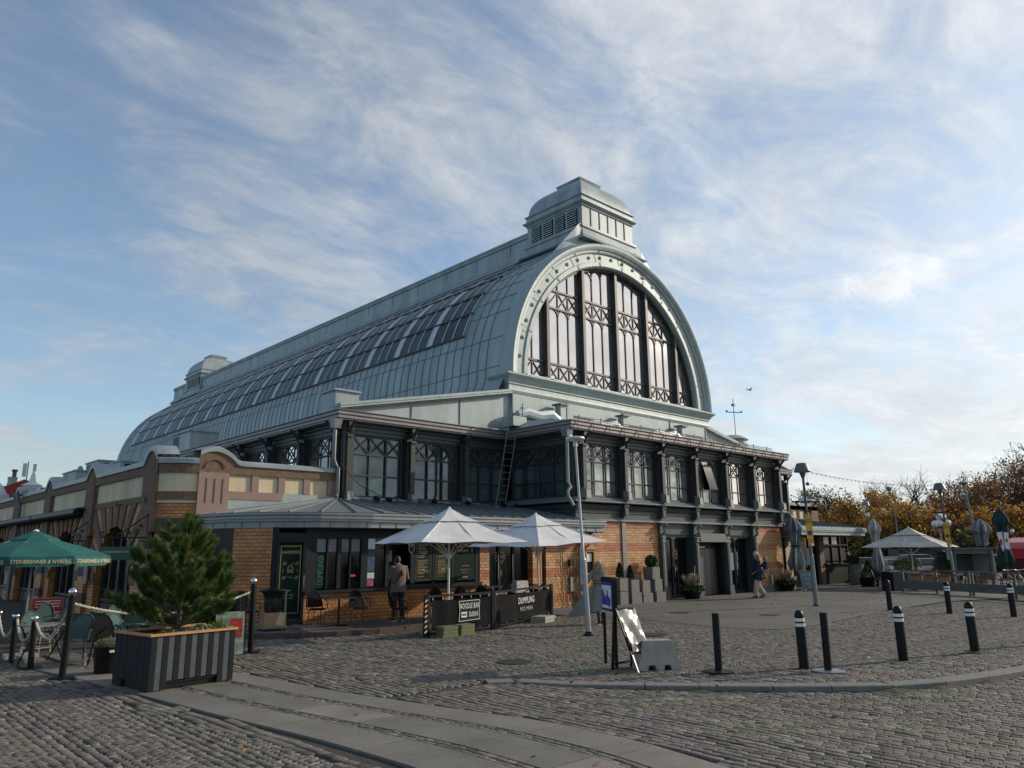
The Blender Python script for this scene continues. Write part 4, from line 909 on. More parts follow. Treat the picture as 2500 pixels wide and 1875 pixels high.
# kerb stones
b=MB()
for i in range(len(kerb)-1):
    p,q=Vector((*kerb[i],0)),Vector((*kerb[i+1],0)); L_=(q-p).length; m_=max(1,round(L_/1.25)); 
    for j in range(m_):
        a=p+(q-p)*(j/m_); c=p+(q-p)*((j+1)/m_); d=(c-a).normalized(); n_=Vector((-d.y,d.x,0)); 
        if n_.x+n_.y<0: n_=-n_
        g_=.008; a2=a+d*g_; c2=c-d*g_; w=.30; z=Z0+.012; zb=Z0-.15; r_=.015
        b.add([(a2.x,a2.y,zb),(c2.x,c2.y,zb),(c2.x,c2.y,z-r_),(a2.x,a2.y,z-r_),(a2.x+n_.x*r_,a2.y+n_.y*r_,z),(c2.x+n_.x*r_,c2.y+n_.y*r_,z),(c2.x+n_.x*w,c2.y+n_.y*w,z),(a2.x+n_.x*w,a2.y+n_.y*w,z),(c2.x+n_.x*w,c2.y+n_.y*w,zb),(a2.x+n_.x*w,a2.y+n_.y*w,zb)],
              [(0,1,2,3),(3,2,5,4),(4,5,6,7),(7,6,8,9),(0,3,4,7,9),(1,8,6,5,2)])
struct(b.build('kerb',M['granite']))
# terrace of the noodle bar with its kerb
tk=[(6.9,20.2),(7.6,19.2),(8.46,18.3),(9.3,17.65),(10.1,17.3),(11.2,17.1),(12.6,17.15),(14.2,17.3),(17.6,17.75)]
b=MB(); b.add([(*p,0) for p in tk]+[(18.0,19.9,0),(10.4,19.95,0),(9.5,20.4,0),(8.9,21.3,0),(8.8,23.4,0),(7.7,24.0,0)],[tuple(range(len(tk)+6))]); struct(b.build('terrace_pavement',mat('terrace_paving',(.10,.085,.075),.85,0,.25,2,.6,20)))
b=MB()
for i in range(len(tk)-1):
    p,q=Vector((*tk[i],0)),Vector((*tk[i+1],0)); d=(q-p).normalized(); n_=Vector((-d.y,d.x,0)); a=p+d*.008; c=q-d*.008; e=n_*.25
    b.add([(a.x,a.y,Z0-.05),(c.x,c.y,Z0-.05),(c.x,c.y,-.005),(a.x,a.y,-.005),(a.x+n_.x*.02,a.y+n_.y*.02,.006),(c.x+n_.x*.02,c.y+n_.y*.02,.006),(c.x+e.x,c.y+e.y,.006),(a.x+e.x,a.y+e.y,.006)],[(0,1,2,3),(3,2,5,4),(4,5,6,7)])
struct(b.build('terrace_kerb',M['stoneD']))
# flagstone band
Bn=[(6.55,2.0),(6.78,4.3),(7.0,5.5),(7.0,6.93),(6.66,8.4),(6.25,10.5),(5.95,13.5),(5.6,15.6),(5.3,17.3)]
Bs=[(4.1,2.0),(4.45,4.3),(4.62,5.5),(4.66,6.5),(4.6,7.6),(4.5,8.6),(4.3,10.0),(3.95,13.2),(3.72,15.2),(3.42,16.9)]
ys=np.array([p[1] for p in Bn]); xn=np.array([p[0] for p in Bn]); ys2=np.array([p[1] for p in Bs]); xs2=np.array([p[0] for p in Bs])
def bn(y): return float(np.interp(y,ys,xn))
def bs(y): return float(np.interp(y,ys2,xs2))
flag=MB(); fl2=MB(); fl3=MB(); rr=random.Random(11)
lanes=[(.0,.29),(.37,.66),(.74,1.0)]
cob=[] # (x,y,ang,len,wid,z,tint)
for li,(a,c) in enumerate(lanes):
    y=0.2+li*.5
    while y<17.2:
        L_=rr.uniform(1.0,1.9); y1=y+L_
        for (yy0,yy1) in ((y+.008,y1-.008),):
            k=3; vs=[]
            for t in range(k+1):
                yy=yy0+(yy1-yy0)*t/k; w=bn(yy)-bs(yy); vs+=[(bs(yy)+w*a+.006,yy,Z0+.008),(bs(yy)+w*c-.006,yy,Z0+.008)]
            (flag,fl2,fl3)[rr.randrange(3)].add(vs+[(p[0],p[1],Z0-.06) for p in vs],[(2*t,2*t+1,2*t+3,2*t+2) for t in range(k)]+[(2*t,2*t+2,2*t+2+2*k+2,2*t+2*k+2) for t in range(k)]+[(0,2*k+2,2*k+3,1)])
        y=y1
struct(flag.build('flagstones',mat('flagstone_a',(.17,.155,.13),.85,0,.22,1.3,.5,60))); struct(fl2.build('flagstones',mat('flagstone_b',(.20,.175,.148),.85,0,.22,1.3,.5,60))); struct(fl3.build('flagstones',mat('flagstone_c',(.15,.14,.12),.85,0,.22,1.3,.5,60)))
for a,c in ((.29,.37),(.66,.74)):
    for row in (.25,.75):
        y=.2
        while y<17.2:
            l_=rr.uniform(.11,.17); w=bn(y)-bs(y); x=bs(y)+w*(a+(c-a)*row); ang=math.atan2(.3,bs(y+.3)-bs(y)); cob.append((x,y+l_/2,ang,l_-.012,w*(c-a)/2-.012,Z0,0)); y+=l_
# setts: straight courses, fans and the band by the kerb
def inpoly(x,y,P):
    ins=np.zeros(len(x),bool); n=len(P)
    for i in range(n):
        x1,y1=P[i];x2,y2=P[(i+1)%n]
        if y1==y2: continue
        c=((y1>y)!=(y2>y))&(x<(x2-x1)*(y-y1)/(y2-y1)+x1); ins^=c
    return ins
cand=[]
def rowsY(x0,x1,y0,y1,w,l,j,mask,phi=0.0,tint=0):
    xs=np.arange(x0,x1,w); arr=[]
    for i,x in enumerate(xs):
        n=int((y1-y0)/l)+2; ll=l*(1+rng.uniform(-.25,.25,n)); yy=y0+np.cumsum(ll)-ll/2-rng.random()*l; wob=.035*np.sin(yy*1.3+i*.07)+.02*np.sin(yy*3.1+i)
        arr.append(np.stack([x+wob+phi*(yy-y0),yy,np.full(n,math.pi/2-math.atan(phi)*1.0),ll-.011-rng.random(n)*.006,np.full(n,w-.010)-rng.random(n)*.008,rng.normal(0,.05,n)],1))
    A=np.concatenate(arr); A=A[mask(A[:,0],A[:,1])]; cand.append(A)
def fans(x0,x1,y0,y1,w,s,mask,axis=0):
    """segmental fan courses: arcs repeated along y in strips of width w"""
    arr=[]; Rr=w*.62; k=0; xs=np.arange(x0,x1,w)
    for q,x in enumerate(xs):
        xc=x+w/2
        for v in np.arange(y0-w,y1,s):
            h=math.asin(min(1,(w/2)/Rr)); n=int(2*h*Rr/s)
            th=(np.arange(n)+.5)/n*2*h-h+rng.normal(0,.012,n)
            px=xc+Rr*np.sin(th); py=v+(q%2)*s*.5-Rr*(1-np.cos(th)); a=-th
            arr.append(np.stack([px,py,a,np.full(n,2*h*Rr/n-.010)-rng.random(n)*.01,np.full(n,s-.012)-rng.random(n)*.008,rng.normal(0,.06,n)],1))
    A=np.concatenate(arr)
    if axis:
        B=A.copy(); B[:,0],B[:,1]=A[:,1],A[:,0]; B[:,2]=math.pi/2-A[:,2]; A=B
    A=A[mask(A[:,0],A[:,1])]; cand.append(A)
def bnv(y): return np.interp(y,ys,xn)
def bsv(y): return np.interp(y,ys2,xs2)
def kv(x): return np.interp(x,kx,ky,left=-99)
tkx=np.array([p[0] for p in tk]); tky=np.array([p[1] for p in tk])
offter=lambda x,y: ~((x>6.9)&(y>np.interp(x,tkx,tky)-.06))
asA=lambda x,y: inpoly(x,y,asp)
# roadway in the foreground
rowsY(6.3,40,-9,9.8,.112,.145,0,lambda x,y:(x>bnv(y)+.06)&((y<kv(x)-.09)|((x<8.3)&(y<9.5)))&(y<9.7),phi=.02)
# in front of the noodle bar
rowsY(5.0,13.4,9.7,20,.115,.17,0,lambda x,y:(x>bnv(y)+.06)&offter(x,y)&~asA(x,y)&(y>9.7)&((y>kv(x)+.36)|(x<8.3))&(y>11.6-.1*(x-6))&~((x>11.2)&(y<13.2)),phi=-.03)
rowsY(6.0,9.6,9.4,11.7,.105,.125,0,lambda x,y:(x>bnv(y)+.06)&(y>9.7)&((y>kv(x)+.36)|(x<8.3))&(y<=11.6-.1*(x-6))&(x<9.3),phi=.0)
# strip of setts just behind the kerb
def dk(x,y): 
    return y-kv(x)
fans(3.2,19.5,9.0,45,1.25,.115,lambda x,y:(dk(x,y)>1.75)&~asA(x,y)&offter(x,y)&((x>13.4)|((x>11.2)&(y<13.2))|((x>=9.3)&(y<11.6-.1*(x-6))))&(x<36)&(y<17.5),1)
rowsY(8.6,40,3,9.9,.125,.18,0,lambda x,y:(dk(x,y)>.36)&(dk(x,y)<=1.72)&(x>8.7)&~asA(x,y),phi=.0)
# left foreground
fans(-8,5,-2,30,1.1,.105,lambda x,y:(x<bsv(y)-.42)&(x>-7),0)
rowsY(2.2,5,-2,20,.13,.21,0,lambda x,y:(x<bsv(y)-.06)&(x>=bsv(y)-.42),phi=-.06)
# cafe terrace paving left
A=np.concatenate(cand)
# keep what the camera, or one a few steps to the side, could see
fwv=np.array(fw); rtv=np.array(rt); D=A[:,0]*fwv[0]+A[:,1]*fwv[1]; Lr=A[:,0]*rtv[0]+A[:,1]*rtv[1]
keep=(D>1.5)&(np.abs(Lr)<.70*D+1.6)&(D<27)&(~((A[:,0]>7.6)&(A[:,1]>19.6)))
A=A[keep]; 
if cob:
    c_=np.array([(x,y,a,l,w,0.0) for x,y,a,l,w,z,t in cob]); A=np.concatenate([A,c_])
n=len(A); print('setts',n)
h=hz(A[:,0],A[:,1]); ca,sa=np.cos(A[:,2]),np.sin(A[:,2])
lv=[]; sg=np.array([(-1,-1),(1,-1),(1,1),(-1,1)])
V=np.zeros((n,12,3)); tilt=rng.normal(0,.016,(n,2)); hj=rng.normal(0,.0025,n)
for r_,(fx_,fy_,zo) in enumerate(((1,1,-.03),(.975,.965,-.0045),(.87,.84,.001))):
    for k,(sx_,sy_) in enumerate(sg):
        jx=1+rng.normal(0,.035,n); jy=1+rng.normal(0,.035,n)
        lx=sx_*A[:,3]/2*fx_*jx; ly=sy_*A[:,4]/2*fy_*jy
        V[:,r_*4+k,0]=A[:,0]+lx*ca-ly*sa; V[:,r_*4+k,1]=A[:,1]+lx*sa+ly*ca; V[:,r_*4+k,2]=h+zo+hj+(tilt[:,0]*lx+tilt[:,1]*ly if r_ else 0)
F_=[]
for r_ in range(2):
    for k in range(4): k2=(k+1)%4; F_.append((r_*4+k,r_*4+k2,r_*4+4+k2,r_*4+4+k))
F_.append((8,9,10,11)); F_=np.array(F_)
FF=(F_[None]+12*np.arange(n)[:,None,None]).reshape(-1,4)
me=bpy.data.meshes.new('setts'); me.vertices.add(n*12); me.vertices.foreach_set('co',V.astype(np.float32).ravel()); nf=len(FF)
me.loops.add(nf*4); me.loops.foreach_set('vertex_index',FF.astype(np.int32).ravel()); me.polygons.add(nf); me.polygons.foreach_set('loop_start',np.arange(0,nf*4,4,dtype=np.int32)); me.polygons.foreach_set('loop_total',np.full(nf,4,dtype=np.int32)); me.update(calc_edges=True)
at=me.attributes.new('tone','FLOAT','POINT'); at.data.foreach_set('value',np.repeat(rng.random(n),12).astype(np.float32))
o=bpy.data.objects.new('cobblestones',me); COL.objects.link(o); o['kind']='structure'
m=bpy.data.materials.new('granite_setts'); m.use_nodes=True; t=m.node_tree; bb=t.nodes['Principled BSDF']; bb.inputs['Roughness'].default_value=.85; bb.inputs['Specular IOR Level'].default_value=.3
def node(ty,**k):
    x=t.nodes.new(ty)
    for a,v in k.items(): setattr(x,a,v)
    return x
an=node('ShaderNodeAttribute',attribute_name='tone'); tcn=node('ShaderNodeTexCoord'); cr=node('ShaderNodeValToRGB'); t.links.new(an.outputs['Fac'],cr.inputs[0])
e=cr.color_ramp.elements; e[0].position=0; e[0].color=(.065,.060,.050,1); e[1].position=1; e[1].color=(.26,.232,.19,1)
for p,c in ((.3,(.125,.115,.098,1)),(.6,(.168,.15,.125,1)),(.85,(.145,.117,.10,1))): q=e.new(p); q.color=c
no=node('ShaderNodeTexNoise'); t.links.new(tcn.outputs['Object'],no.inputs['Vector']); no.inputs['Scale'].default_value=.55; no.inputs['Detail'].default_value=5
ra=node('ShaderNodeMapRange'); t.links.new(no.outputs[0],ra.inputs[0]); ra.inputs[1].default_value=.5; ra.inputs[2].default_value=.68; ra.inputs[4].default_value=.45
mi=node('ShaderNodeMix',data_type='RGBA'); t.links.new(ra.outputs[0],mi.inputs['Factor']); t.links.new(cr.outputs[0],mi.inputs[6]); mi.inputs[7].default_value=(.13,.145,.072,1)
n3=node('ShaderNodeTexNoise'); t.links.new(tcn.outputs['Object'],n3.inputs['Vector']); n3.inputs['Scale'].default_value=.8; n3.inputs['Detail'].default_value=4; mp3=node('ShaderNodeMapping'); mp3.inputs['Location'].default_value=(9,3,2); t.links.new(tcn.outputs['Object'],mp3.inputs[0]); t.links.new(mp3.outputs[0],n3.inputs['Vector'])
r3=node('ShaderNodeMapRange'); t.links.new(n3.outputs[0],r3.inputs[0]); r3.inputs[1].default_value=.52; r3.inputs[2].default_value=.66; r3.inputs[4].default_value=.4
m3=node('ShaderNodeMix',data_type='RGBA'); t.links.new(r3.outputs[0],m3.inputs['Factor']); t.links.new(mi.outputs[2],m3.inputs[6]); m3.inputs[7].default_value=(.17,.12,.125,1)
n4=node('ShaderNodeTexNoise'); t.links.new(tcn.outputs['Object'],n4.inputs['Vector']); n4.inputs['Scale'].default_value=60; n4.inputs['Detail'].default_value=3
r4=node('ShaderNodeMapRange'); t.links.new(n4.outputs[0],r4.inputs[0]); r4.inputs[3].default_value=.72; r4.inputs[4].default_value=1.25
sc=node('ShaderNodeVectorMath',operation='SCALE'); t.links.new(m3.outputs[2],sc.inputs[0]); t.links.new(r4.outputs[0],sc.inputs['Scale']); t.links.new(sc.outputs[0],bb.inputs['Base Color'])
bn_=node('ShaderNodeBump'); bn_.inputs['Strength'].default_value=.5; bn_.inputs['Distance'].default_value=.01; t.links.new(n4.outputs[0],bn_.inputs['Height']); t.links.new(bn_.outputs[0],bb.inputs['Normal'])
me.materials.append(m)
# manhole covers and drain
for i,(x,y,r_,lab) in enumerate(((10.15,10.9,.33,'round iron manhole cover in the cobbles by the black enclosure'),(21.6,15.24,.33,'round iron manhole cover in the asphalt before the first entrance door'),(22.78,12.69,.33,'round iron manhole cover in the asphalt nearer the bollards'),(15.67,11.93,.42,'round iron drain grating in the fan-laid cobbles'))):
    b=MB(); b.lathe([(r_,0),(r_,.012),(r_-.03,.014)],(0,0,0),24); o=b.build('manhole_cover',mat('cast_iron',(.035,.032,.03),.6,.3,.3,30,.8,60)); o.location=(x,y,Z0+.004); tag(o,lab,'manhole cover')
# ============================================================= street furniture
def bollard(loc,lean,label):
    t=thing('bollard',label,'bollard',loc,0,'black bollards along the square'); t.rotation_euler=(lean[0],lean[1],0)
    MB().lathe([(.085,-.06),(.085,.80),(.08,.84),(.082,.85),(.078,.90),(.06,.95),(.03,.975),(.002,.98)],(0,0,0),20).build('post',M['black'],t,smooth=True)
    for z in (.70,.785): MB().lathe([(.0855,z),(.0868,z+.004),(.0868,z+.052),(.0855,z+.056)],(0,0,0),20).build('reflective_band',M['white'],t)
    return t
b0=bollard((13.14,6.75,Z0),(.0,-.03),'banded bollard just left of the plain post standing on a pale steel disc')
for loc,ln,lab in (((15.27,5.9),(.01,-.055),'banded bollard leaning the most, next right of the post on the pale disc'),
    ((17.33,5.32),(-.01,-.02),'banded bollard with moss round its foot near the right edge of the picture'),
    ((27.0,8.87),(.0,-.01),'far banded bollard in front of the wooden barrier, right of the black lone bollard'),
    ((26.95,7.1),(.0,-.02),'far banded bollard in front of the right end of the wooden barrier'),
    ((19.6,4.78),(.0,.01),'banded bollard cut by the right edge of the picture')):
    q=dup(b0,(*loc,Z0),0,lab); q.rotation_euler=(ln[0],ln[1],0)
t=thing('bollard','all black domed bollard without bands at the edge of the asphalt','bollard',(27.16,10.74,Z0),0,'black bollards along the square')
MB().lathe([(.085,-.06),(.085,.84),(.08,.9),(.06,.96),(.03,.985),(.002,.99)],(0,0,0),20).build('post',M['black'],t,smooth=True)
tag(MB().lathe([(.02,0),(.13,.0),(.16,.01),(.12,.03),(.09,.04)],(0,0,0),14).build('moss_tuft',mat('moss',(.07,.09,.02),.95,0,.4,30,.8,60)),'small ring of green moss at the foot of a bollard','moss').location=(17.33,5.32,Z0)
for loc,lab,disc in (((11.76,7.57),'plain black square-topped post on a dark disc, right of the concrete block',M['black']),((13.07,6.29),'plain black square-topped post on a pale steel disc',M['steel'])):
    t=thing('barrier_post',lab,'post',(*loc,Z0),R(10),'plain black posts')
    MB().lathe([(.062,.01),(.062,.955),(.055,.96)],(0,0,0),18).build('post',M['black'],t,smooth=True); MB().lathe([(.26,.006),(.26,.02),(.25,.024),(.07,.03)],(0,0,0),28).build('base_disc',disc,t)
# ball-topped rope posts
def ropepost(loc,h,label,r=.05,lean=(0,0)):
    t=thing('rope_post',label,'post',(*loc,Z0),0,'ball-topped rope posts'); t.rotation_euler=(*lean,0)
    MB().lathe([(r,.0),(r,h-.12),(r*.75,h-.115),(r*.7,h-.1)],(0,0,0),16).build('post',M['black'],t,smooth=True)
    MB().ball((0,0,h-.055),.066 if h<1.2 else .07,14).build('ball',M['chrome'],t,smooth=True); MB().lathe([(.2,.004),(.2,.016),(.06,.022)],(0,0,0),24).build('base_disc',M['black'],t); return t
ropepost((3.6,15.02),1.45,'tall ball-topped rope post left of the striped planter',.055,(0,.015)); ropepost((3.47,16.72),.93,'short ball-topped post nearest to the tall rope post',.052,(0,-.02)); ropepost((3.43,18.14),.9,'second short ball-topped post from the tall rope post',.052,(0,-.02)); ropepost((3.34,19.4),.9,'short ball-topped post at the left edge of the picture',.052)
ropepost((3.26,20.7),.9,'short ball-topped post just outside the left edge',.052)
ropepost((7.3,15.94),1.5,'tall ball-topped post right of the striped planter, beside the terrace screen',.06,(0,-.015))
def rope(p,q,sag,label,tw=False):
    p=Vector(p);q=Vector(q); n=26; pts=[]
    for i in range(n+1):
        s=i/n; v=p.lerp(q,s); v.z-=sag*4*s*(1-s); pts.append(v)
    b=MB(); b.tube(pts,.019,6)
    for ph in (0,math.pi):
        hp=[]
        for i in range(n*6+1):
            s=i/(n*6); v=p.lerp(q,s); v.z-=sag*4*s*(1-s); d=(q-p).normalized(); a=d.cross(Vector((0,0,1))).normalized(); u_=a.cross(d); an=s*(q-p).length*42+ph; hp.append(v+a*.016*math.cos(an)+u_*.016*math.sin(an))
        b.tube(hp,.011,4)
    tag(b.build('rope',M['cream_rope'],smooth=True),label,'rope','cream ropes between the posts')
rope((3.6,15.08,1.02),(3.47,16.66,.68),.38,'cream rope sagging between the tall post and the nearest short post'); rope((3.47,16.78,.68),(3.43,18.08,.66),.36,'cream rope sagging between the two middle short posts'); rope((3.43,18.2,.66),(3.34,19.34,.66),.36,'cream rope sagging between the two leftmost short posts')
rope((3.66,15.02,1.08),(7.26,15.95,1.12),.30,'long cream rope running from the tall post behind the pine')
# striped planter with pine
u_=Vector((1.38,.21,0)).normalized(); ang=math.atan2(u_.y,u_.x)
pl_=thing('planter_box','large grey striped timber planter with an orange wooden rim','planter',(4.15,12.49,Z0),ang)
Wd,Dp,Hh=1.40,1.15,.87
gA=mat('light_grey_boards',(.075,.085,.095),.75,0,.2,8,.3,50,spec=.25); gB=mat('dark_grey_boards',(.006,.009,.012),.75,0,.2,8,spec=.25); gC=mat('plum_grey_boards',(.022,.018,.021),.75,0,.3,8,spec=.25)
A_=MB(); B_=MB(); nb_=15; w=Wd/nb_
for i in range(nb_):
    (A_ if i%2 else B_).box(i*w+.002,(i+1)*w-.002,0 if i%2 else -.006,.03,(.02 if i<3 or i>nb_-4 else .14),.80)
MB().box(0,Wd,Dp-.03,Dp,.14,.80).build('back_board',gC,pl_); A_.build('light_boards',gA,pl_); B_.build('dark_boards',gB,pl_)
nb2=12; w=Dp/nb2
for x0 in (0,Wd-.03):
    s=MB()
    for i in range(nb2): s.box(x0+(.004 if i%2 else 0),x0+.03,i*w+.002,(i+1)*w-.002,.02 if i<3 or i>nb2-4 else .14,.80)
    s.build('side_boards',gC,pl_)
s=MB(); s.box(-.03,Wd+.03,-.03,.05,.80,.835).box(-.03,Wd+.03,Dp-.05,Dp+.03,.80,.835).box(-.03,.05,.05,Dp-.05,.80,.835).box(Wd-.05,Wd+.03,.05,Dp-.05,.80,.835); s.build('rim',M['wood'],pl_)
MB().box(.03,Wd-.03,.03,Dp-.03,.1,.74).build('soil',mat('soil',(.03,.022,.015),.95,0,.4,20,1,30),pl_); MB().box(.05,Wd-.05,.06,Dp-.06,.02,.12).build('base',M['black'],pl_)
def ppt(a,c,z): 
    v=Vector((4.15,12.49,0))+u_*a+Vector((-u_.y,u_.x,0))*c; return Vector((v.x,v.y,Z0+z))
def leafmat(name,cols,rough=.6,tr=0.0):
    m=bpy.data.materials.new(name); m.use_nodes=True; t=m.node_tree; b=t.nodes['Principled BSDF']; b.inputs['Roughness'].default_value=rough
    a=t.nodes.new('ShaderNodeAttribute'); a.attribute_name='tone'; c=t.nodes.new('ShaderNodeValToRGB'); t.links.new(a.outputs['Fac'],c.inputs[0]); e=c.color_ramp.elements
    e[0].position=cols[0][0]; e[0].color=(*cols[0][1],1); e[1].position=cols[-1][0]; e[1].color=(*cols[-1][1],1)
    for p,q in cols[1:-1]: k=e.new(p); k.color=(*q,1)
    t.links.new(c.outputs[0],b.inputs['Base Color'])
    if tr:
        ts=t.nodes.new('ShaderNodeBsdfTranslucent'); t.links.new(c.outputs[0],ts.inputs[0]); mx=t.nodes.new('ShaderNodeMixShader'); mx.inputs[0].default_value=tr; t.links.new(b.outputs[0],mx.inputs[1]); t.links.new(ts.outputs[0],mx.inputs[2]); t.links.new(mx.outputs[0],t.nodes['Material Output'].inputs[0])
    return m
def blades(name,P,D,Lg,Wt,tone,m,parent=None,loc=None,quad=True):
    """many thin leaves: points P, directions D, lengths, widths"""
    n=len(P); D=D/np.linalg.norm(D,axis=1,keepdims=True); rnd=rng.normal(size=(n,3)); S_=np.cross(D,rnd); S_/=np.linalg.norm(S_,axis=1,keepdims=True)
    L_=Lg[:,None]; w=Wt[:,None]/2
    V=np.stack([P-S_*w*.5,P+S_*w*.5,P+D*L_*.6+S_*w,P+D*L_,P+D*L_*.6-S_*w],1)
    me=bpy.data.meshes.new(name); me.vertices.add(n*5); me.vertices.foreach_set('co',V.astype(np.float32).ravel()); me.loops.add(n*5); me.loops.foreach_set('vertex_index',np.arange(n*5,dtype=np.int32)); me.polygons.add(n); me.polygons.foreach_set('loop_start',np.arange(0,n*5,5,dtype=np.int32)); me.polygons.foreach_set('loop_total',np.full(n,5,dtype=np.int32)); me.update(calc_edges=True)
    at=me.attributes.new('tone','FLOAT','POINT'); at.data.foreach_set('value',np.repeat(tone,5).astype(np.float32)); me.materials.append(m)
    o=bpy.data.objects.new(name,me); COL.objects.link(o)
    if parent is not None: o.parent=parent
    return o
def dirs(n,up=0.0):
    d=rng.normal(size=(n,3)); d/=np.linalg.norm(d,axis=1,keepdims=True); d[:,2]+=up; return d
bark=mat('pine_bark',(.10,.065,.04),.9,0,.3,20,.6,50)
base=ppt(.72,.60,.74); pine=thing('pine_tree','bushy dark green pine growing in the striped planter','pine tree',base)
needm=leafmat('pine_needles',[(0,(.020,.058,.018)),(.4,(.08,.145,.030)),(.75,(.22,.26,.06)),(.9,(.28,.17,.06)),(1,(.30,.18,.07))],.5,.25)
rp=random.Random(21); tr=MB(); br=MB(); tufts=[]
H_=1.93; tr.tube([(0,0,-.05),(.02,.01,.4),(.0,.03,.9),(-.02,.0,1.4),(.03,.0,H_-.15)],[.045,.038,.028,.018,.008],8)
def branch(p,d,L_,r,lvl):
    pts=[Vector(p)]; v=Vector(d).normalized(); n=5
    for i in range(n):
        v=(v+Vector((rp.gauss(0,.09),rp.gauss(0,.09),.06+rp.gauss(0,.05)))).normalized(); pts.append(pts[-1]+v*L_/n)
    br.tube(pts,[r*(1-.8*i/n) for i in range(n+1)],5)
    for i in range(2,n+1):
        if (lvl>0 or i>=4) and rp.random()<.80: tufts.append((pts[i],(pts[i]-pts[i-1]).normalized(),i/n))
        if lvl<2 and L_>.2:
            for k in range(2 if i<n else 3):
                a=rp.uniform(-1.0,1.0); s=Vector((-v.y,v.x,0)); w=(v*math.cos(a)+s*math.sin(a)+Vector((0,0,rp.uniform(-.05,.45)))); branch(pts[i],w,L_*rp.uniform(.24,.40),r*.5,lvl+1)
for wh in range(8):
    z=(.10,.30,.55,.82,1.06,1.28,1.48,1.66)[wh]; k=6 if wh<5 else 5; span=(.88,.95,.84,.72,.60,.50,.36,.22)[wh]
    for j in range(k):
        a=2*math.pi*(j+rp.random()*.6)/k+wh*.75; branch((0.01,0.01,z+rp.uniform(-.05,.05)),(math.cos(a),math.sin(a),.16+.10*wh),span*rp.uniform(.66,1.02),.016,0 if wh<7 else 1)
branch((0.02,0,H_-.32),(0.02,0,1),.26,.01,1)
tr.build('trunk',bark,pine,smooth=True); br.build('branches',bark,pine,smooth=True)
P_=[];D_=[];T_=[]
for p,v,s in tufts:
    k=32; d=dirs(k)*.6+np.array(v)*.8; off=rng.random((k,1))*.14; P_.append(np.array(p)[None]-np.array(v)[None]*off); D_.append(d); tb=rng.random(); 
    T_.append(np.clip((.93 if tb>.965 else tb*.55+.1)+rng.normal(0,.1,k),0,1))
P_=np.concatenate(P_); D_=np.concatenate(D_); T_=np.concatenate(T_); print('needles',len(P_))
blades('needles',P_,D_,rng.uniform(.06,.11,len(P_)),np.full(len(P_),.0048),T_,needm,pine)
# under-planting in the planter
def shrub(name,loc,rx,ry,h,n,cols,label,cat,parent=None,Lf=.05,wf=.02,up=.5,group=None,local=False):
    m=leafmat(name+'_leaf',cols,.6,.1); a=rng.random(n)*2*math.pi; r=np.sqrt(rng.random(n)); P=np.stack([r*np.cos(a)*rx,r*np.sin(a)*ry,rng.random(n)*h*(1-.5*r)],1); d=dirs(n,up); d[:,0]+=P[:,0]*1.2/rx*.4; d[:,1]+=P[:,1]*.4/ry
    o=blades(name,P,d,rng.uniform(.6,1.3,n)*Lf,rng.uniform(.7,1.3,n)*wf,rng.random(n),m,parent)
    o.location=loc
    if label: tag(o,label,cat,group)
    return o
GR=[(0,(.02,.05,.012)),(.6,(.05,.10,.025)),(1,(.13,.17,.05))]
p=ppt(.95,.22,.74); shrub('grey_foliage_plant',p,.26,.12,.16,900,[(0,(.10,.12,.09)),(.5,(.22,.25,.20)),(1,(.36,.40,.33))],'low silver-grey leafy plant at the front of the striped planter','plant',Lf=.04,wf=.025)
p=ppt(.35,.25,.74); shrub('low_plant',p,.28,.14,.1,700,GR,'low dark green plant at the left of the striped planter','plant')
p=ppt(1.2,.25,.74); shrub('strappy_plant',p,.14,.12,.06,170,[(0,(.06,.12,.02)),(1,(.22,.28,.06))],'bright green strappy plant in the right corner of the striped planter','plant',Lf=.22,wf=.02,up=.8)
pt=thing('flower_pot','black round pot with pale heather beside the striped planter','plant pot',(4.3,15.1,Z0)); MB().lathe([(.19,0),(.23,.42),(.235,.45),(.21,.45),(.20,.40)],(0,0,0),20).build('pot',M['black'],pt,smooth=True)
o=shrub('heather',(0,0,.40),.22,.22,.2,2200,[(0,(.08,.08,.03)),(.6,(.20,.19,.09)),(1,(.38,.34,.22))],None,None,pt,Lf=.05,wf=.008,up=1.2)
MB().box(-.04,.05,-.235,-.215,.36,.40).build('tag',M['white'],pt)
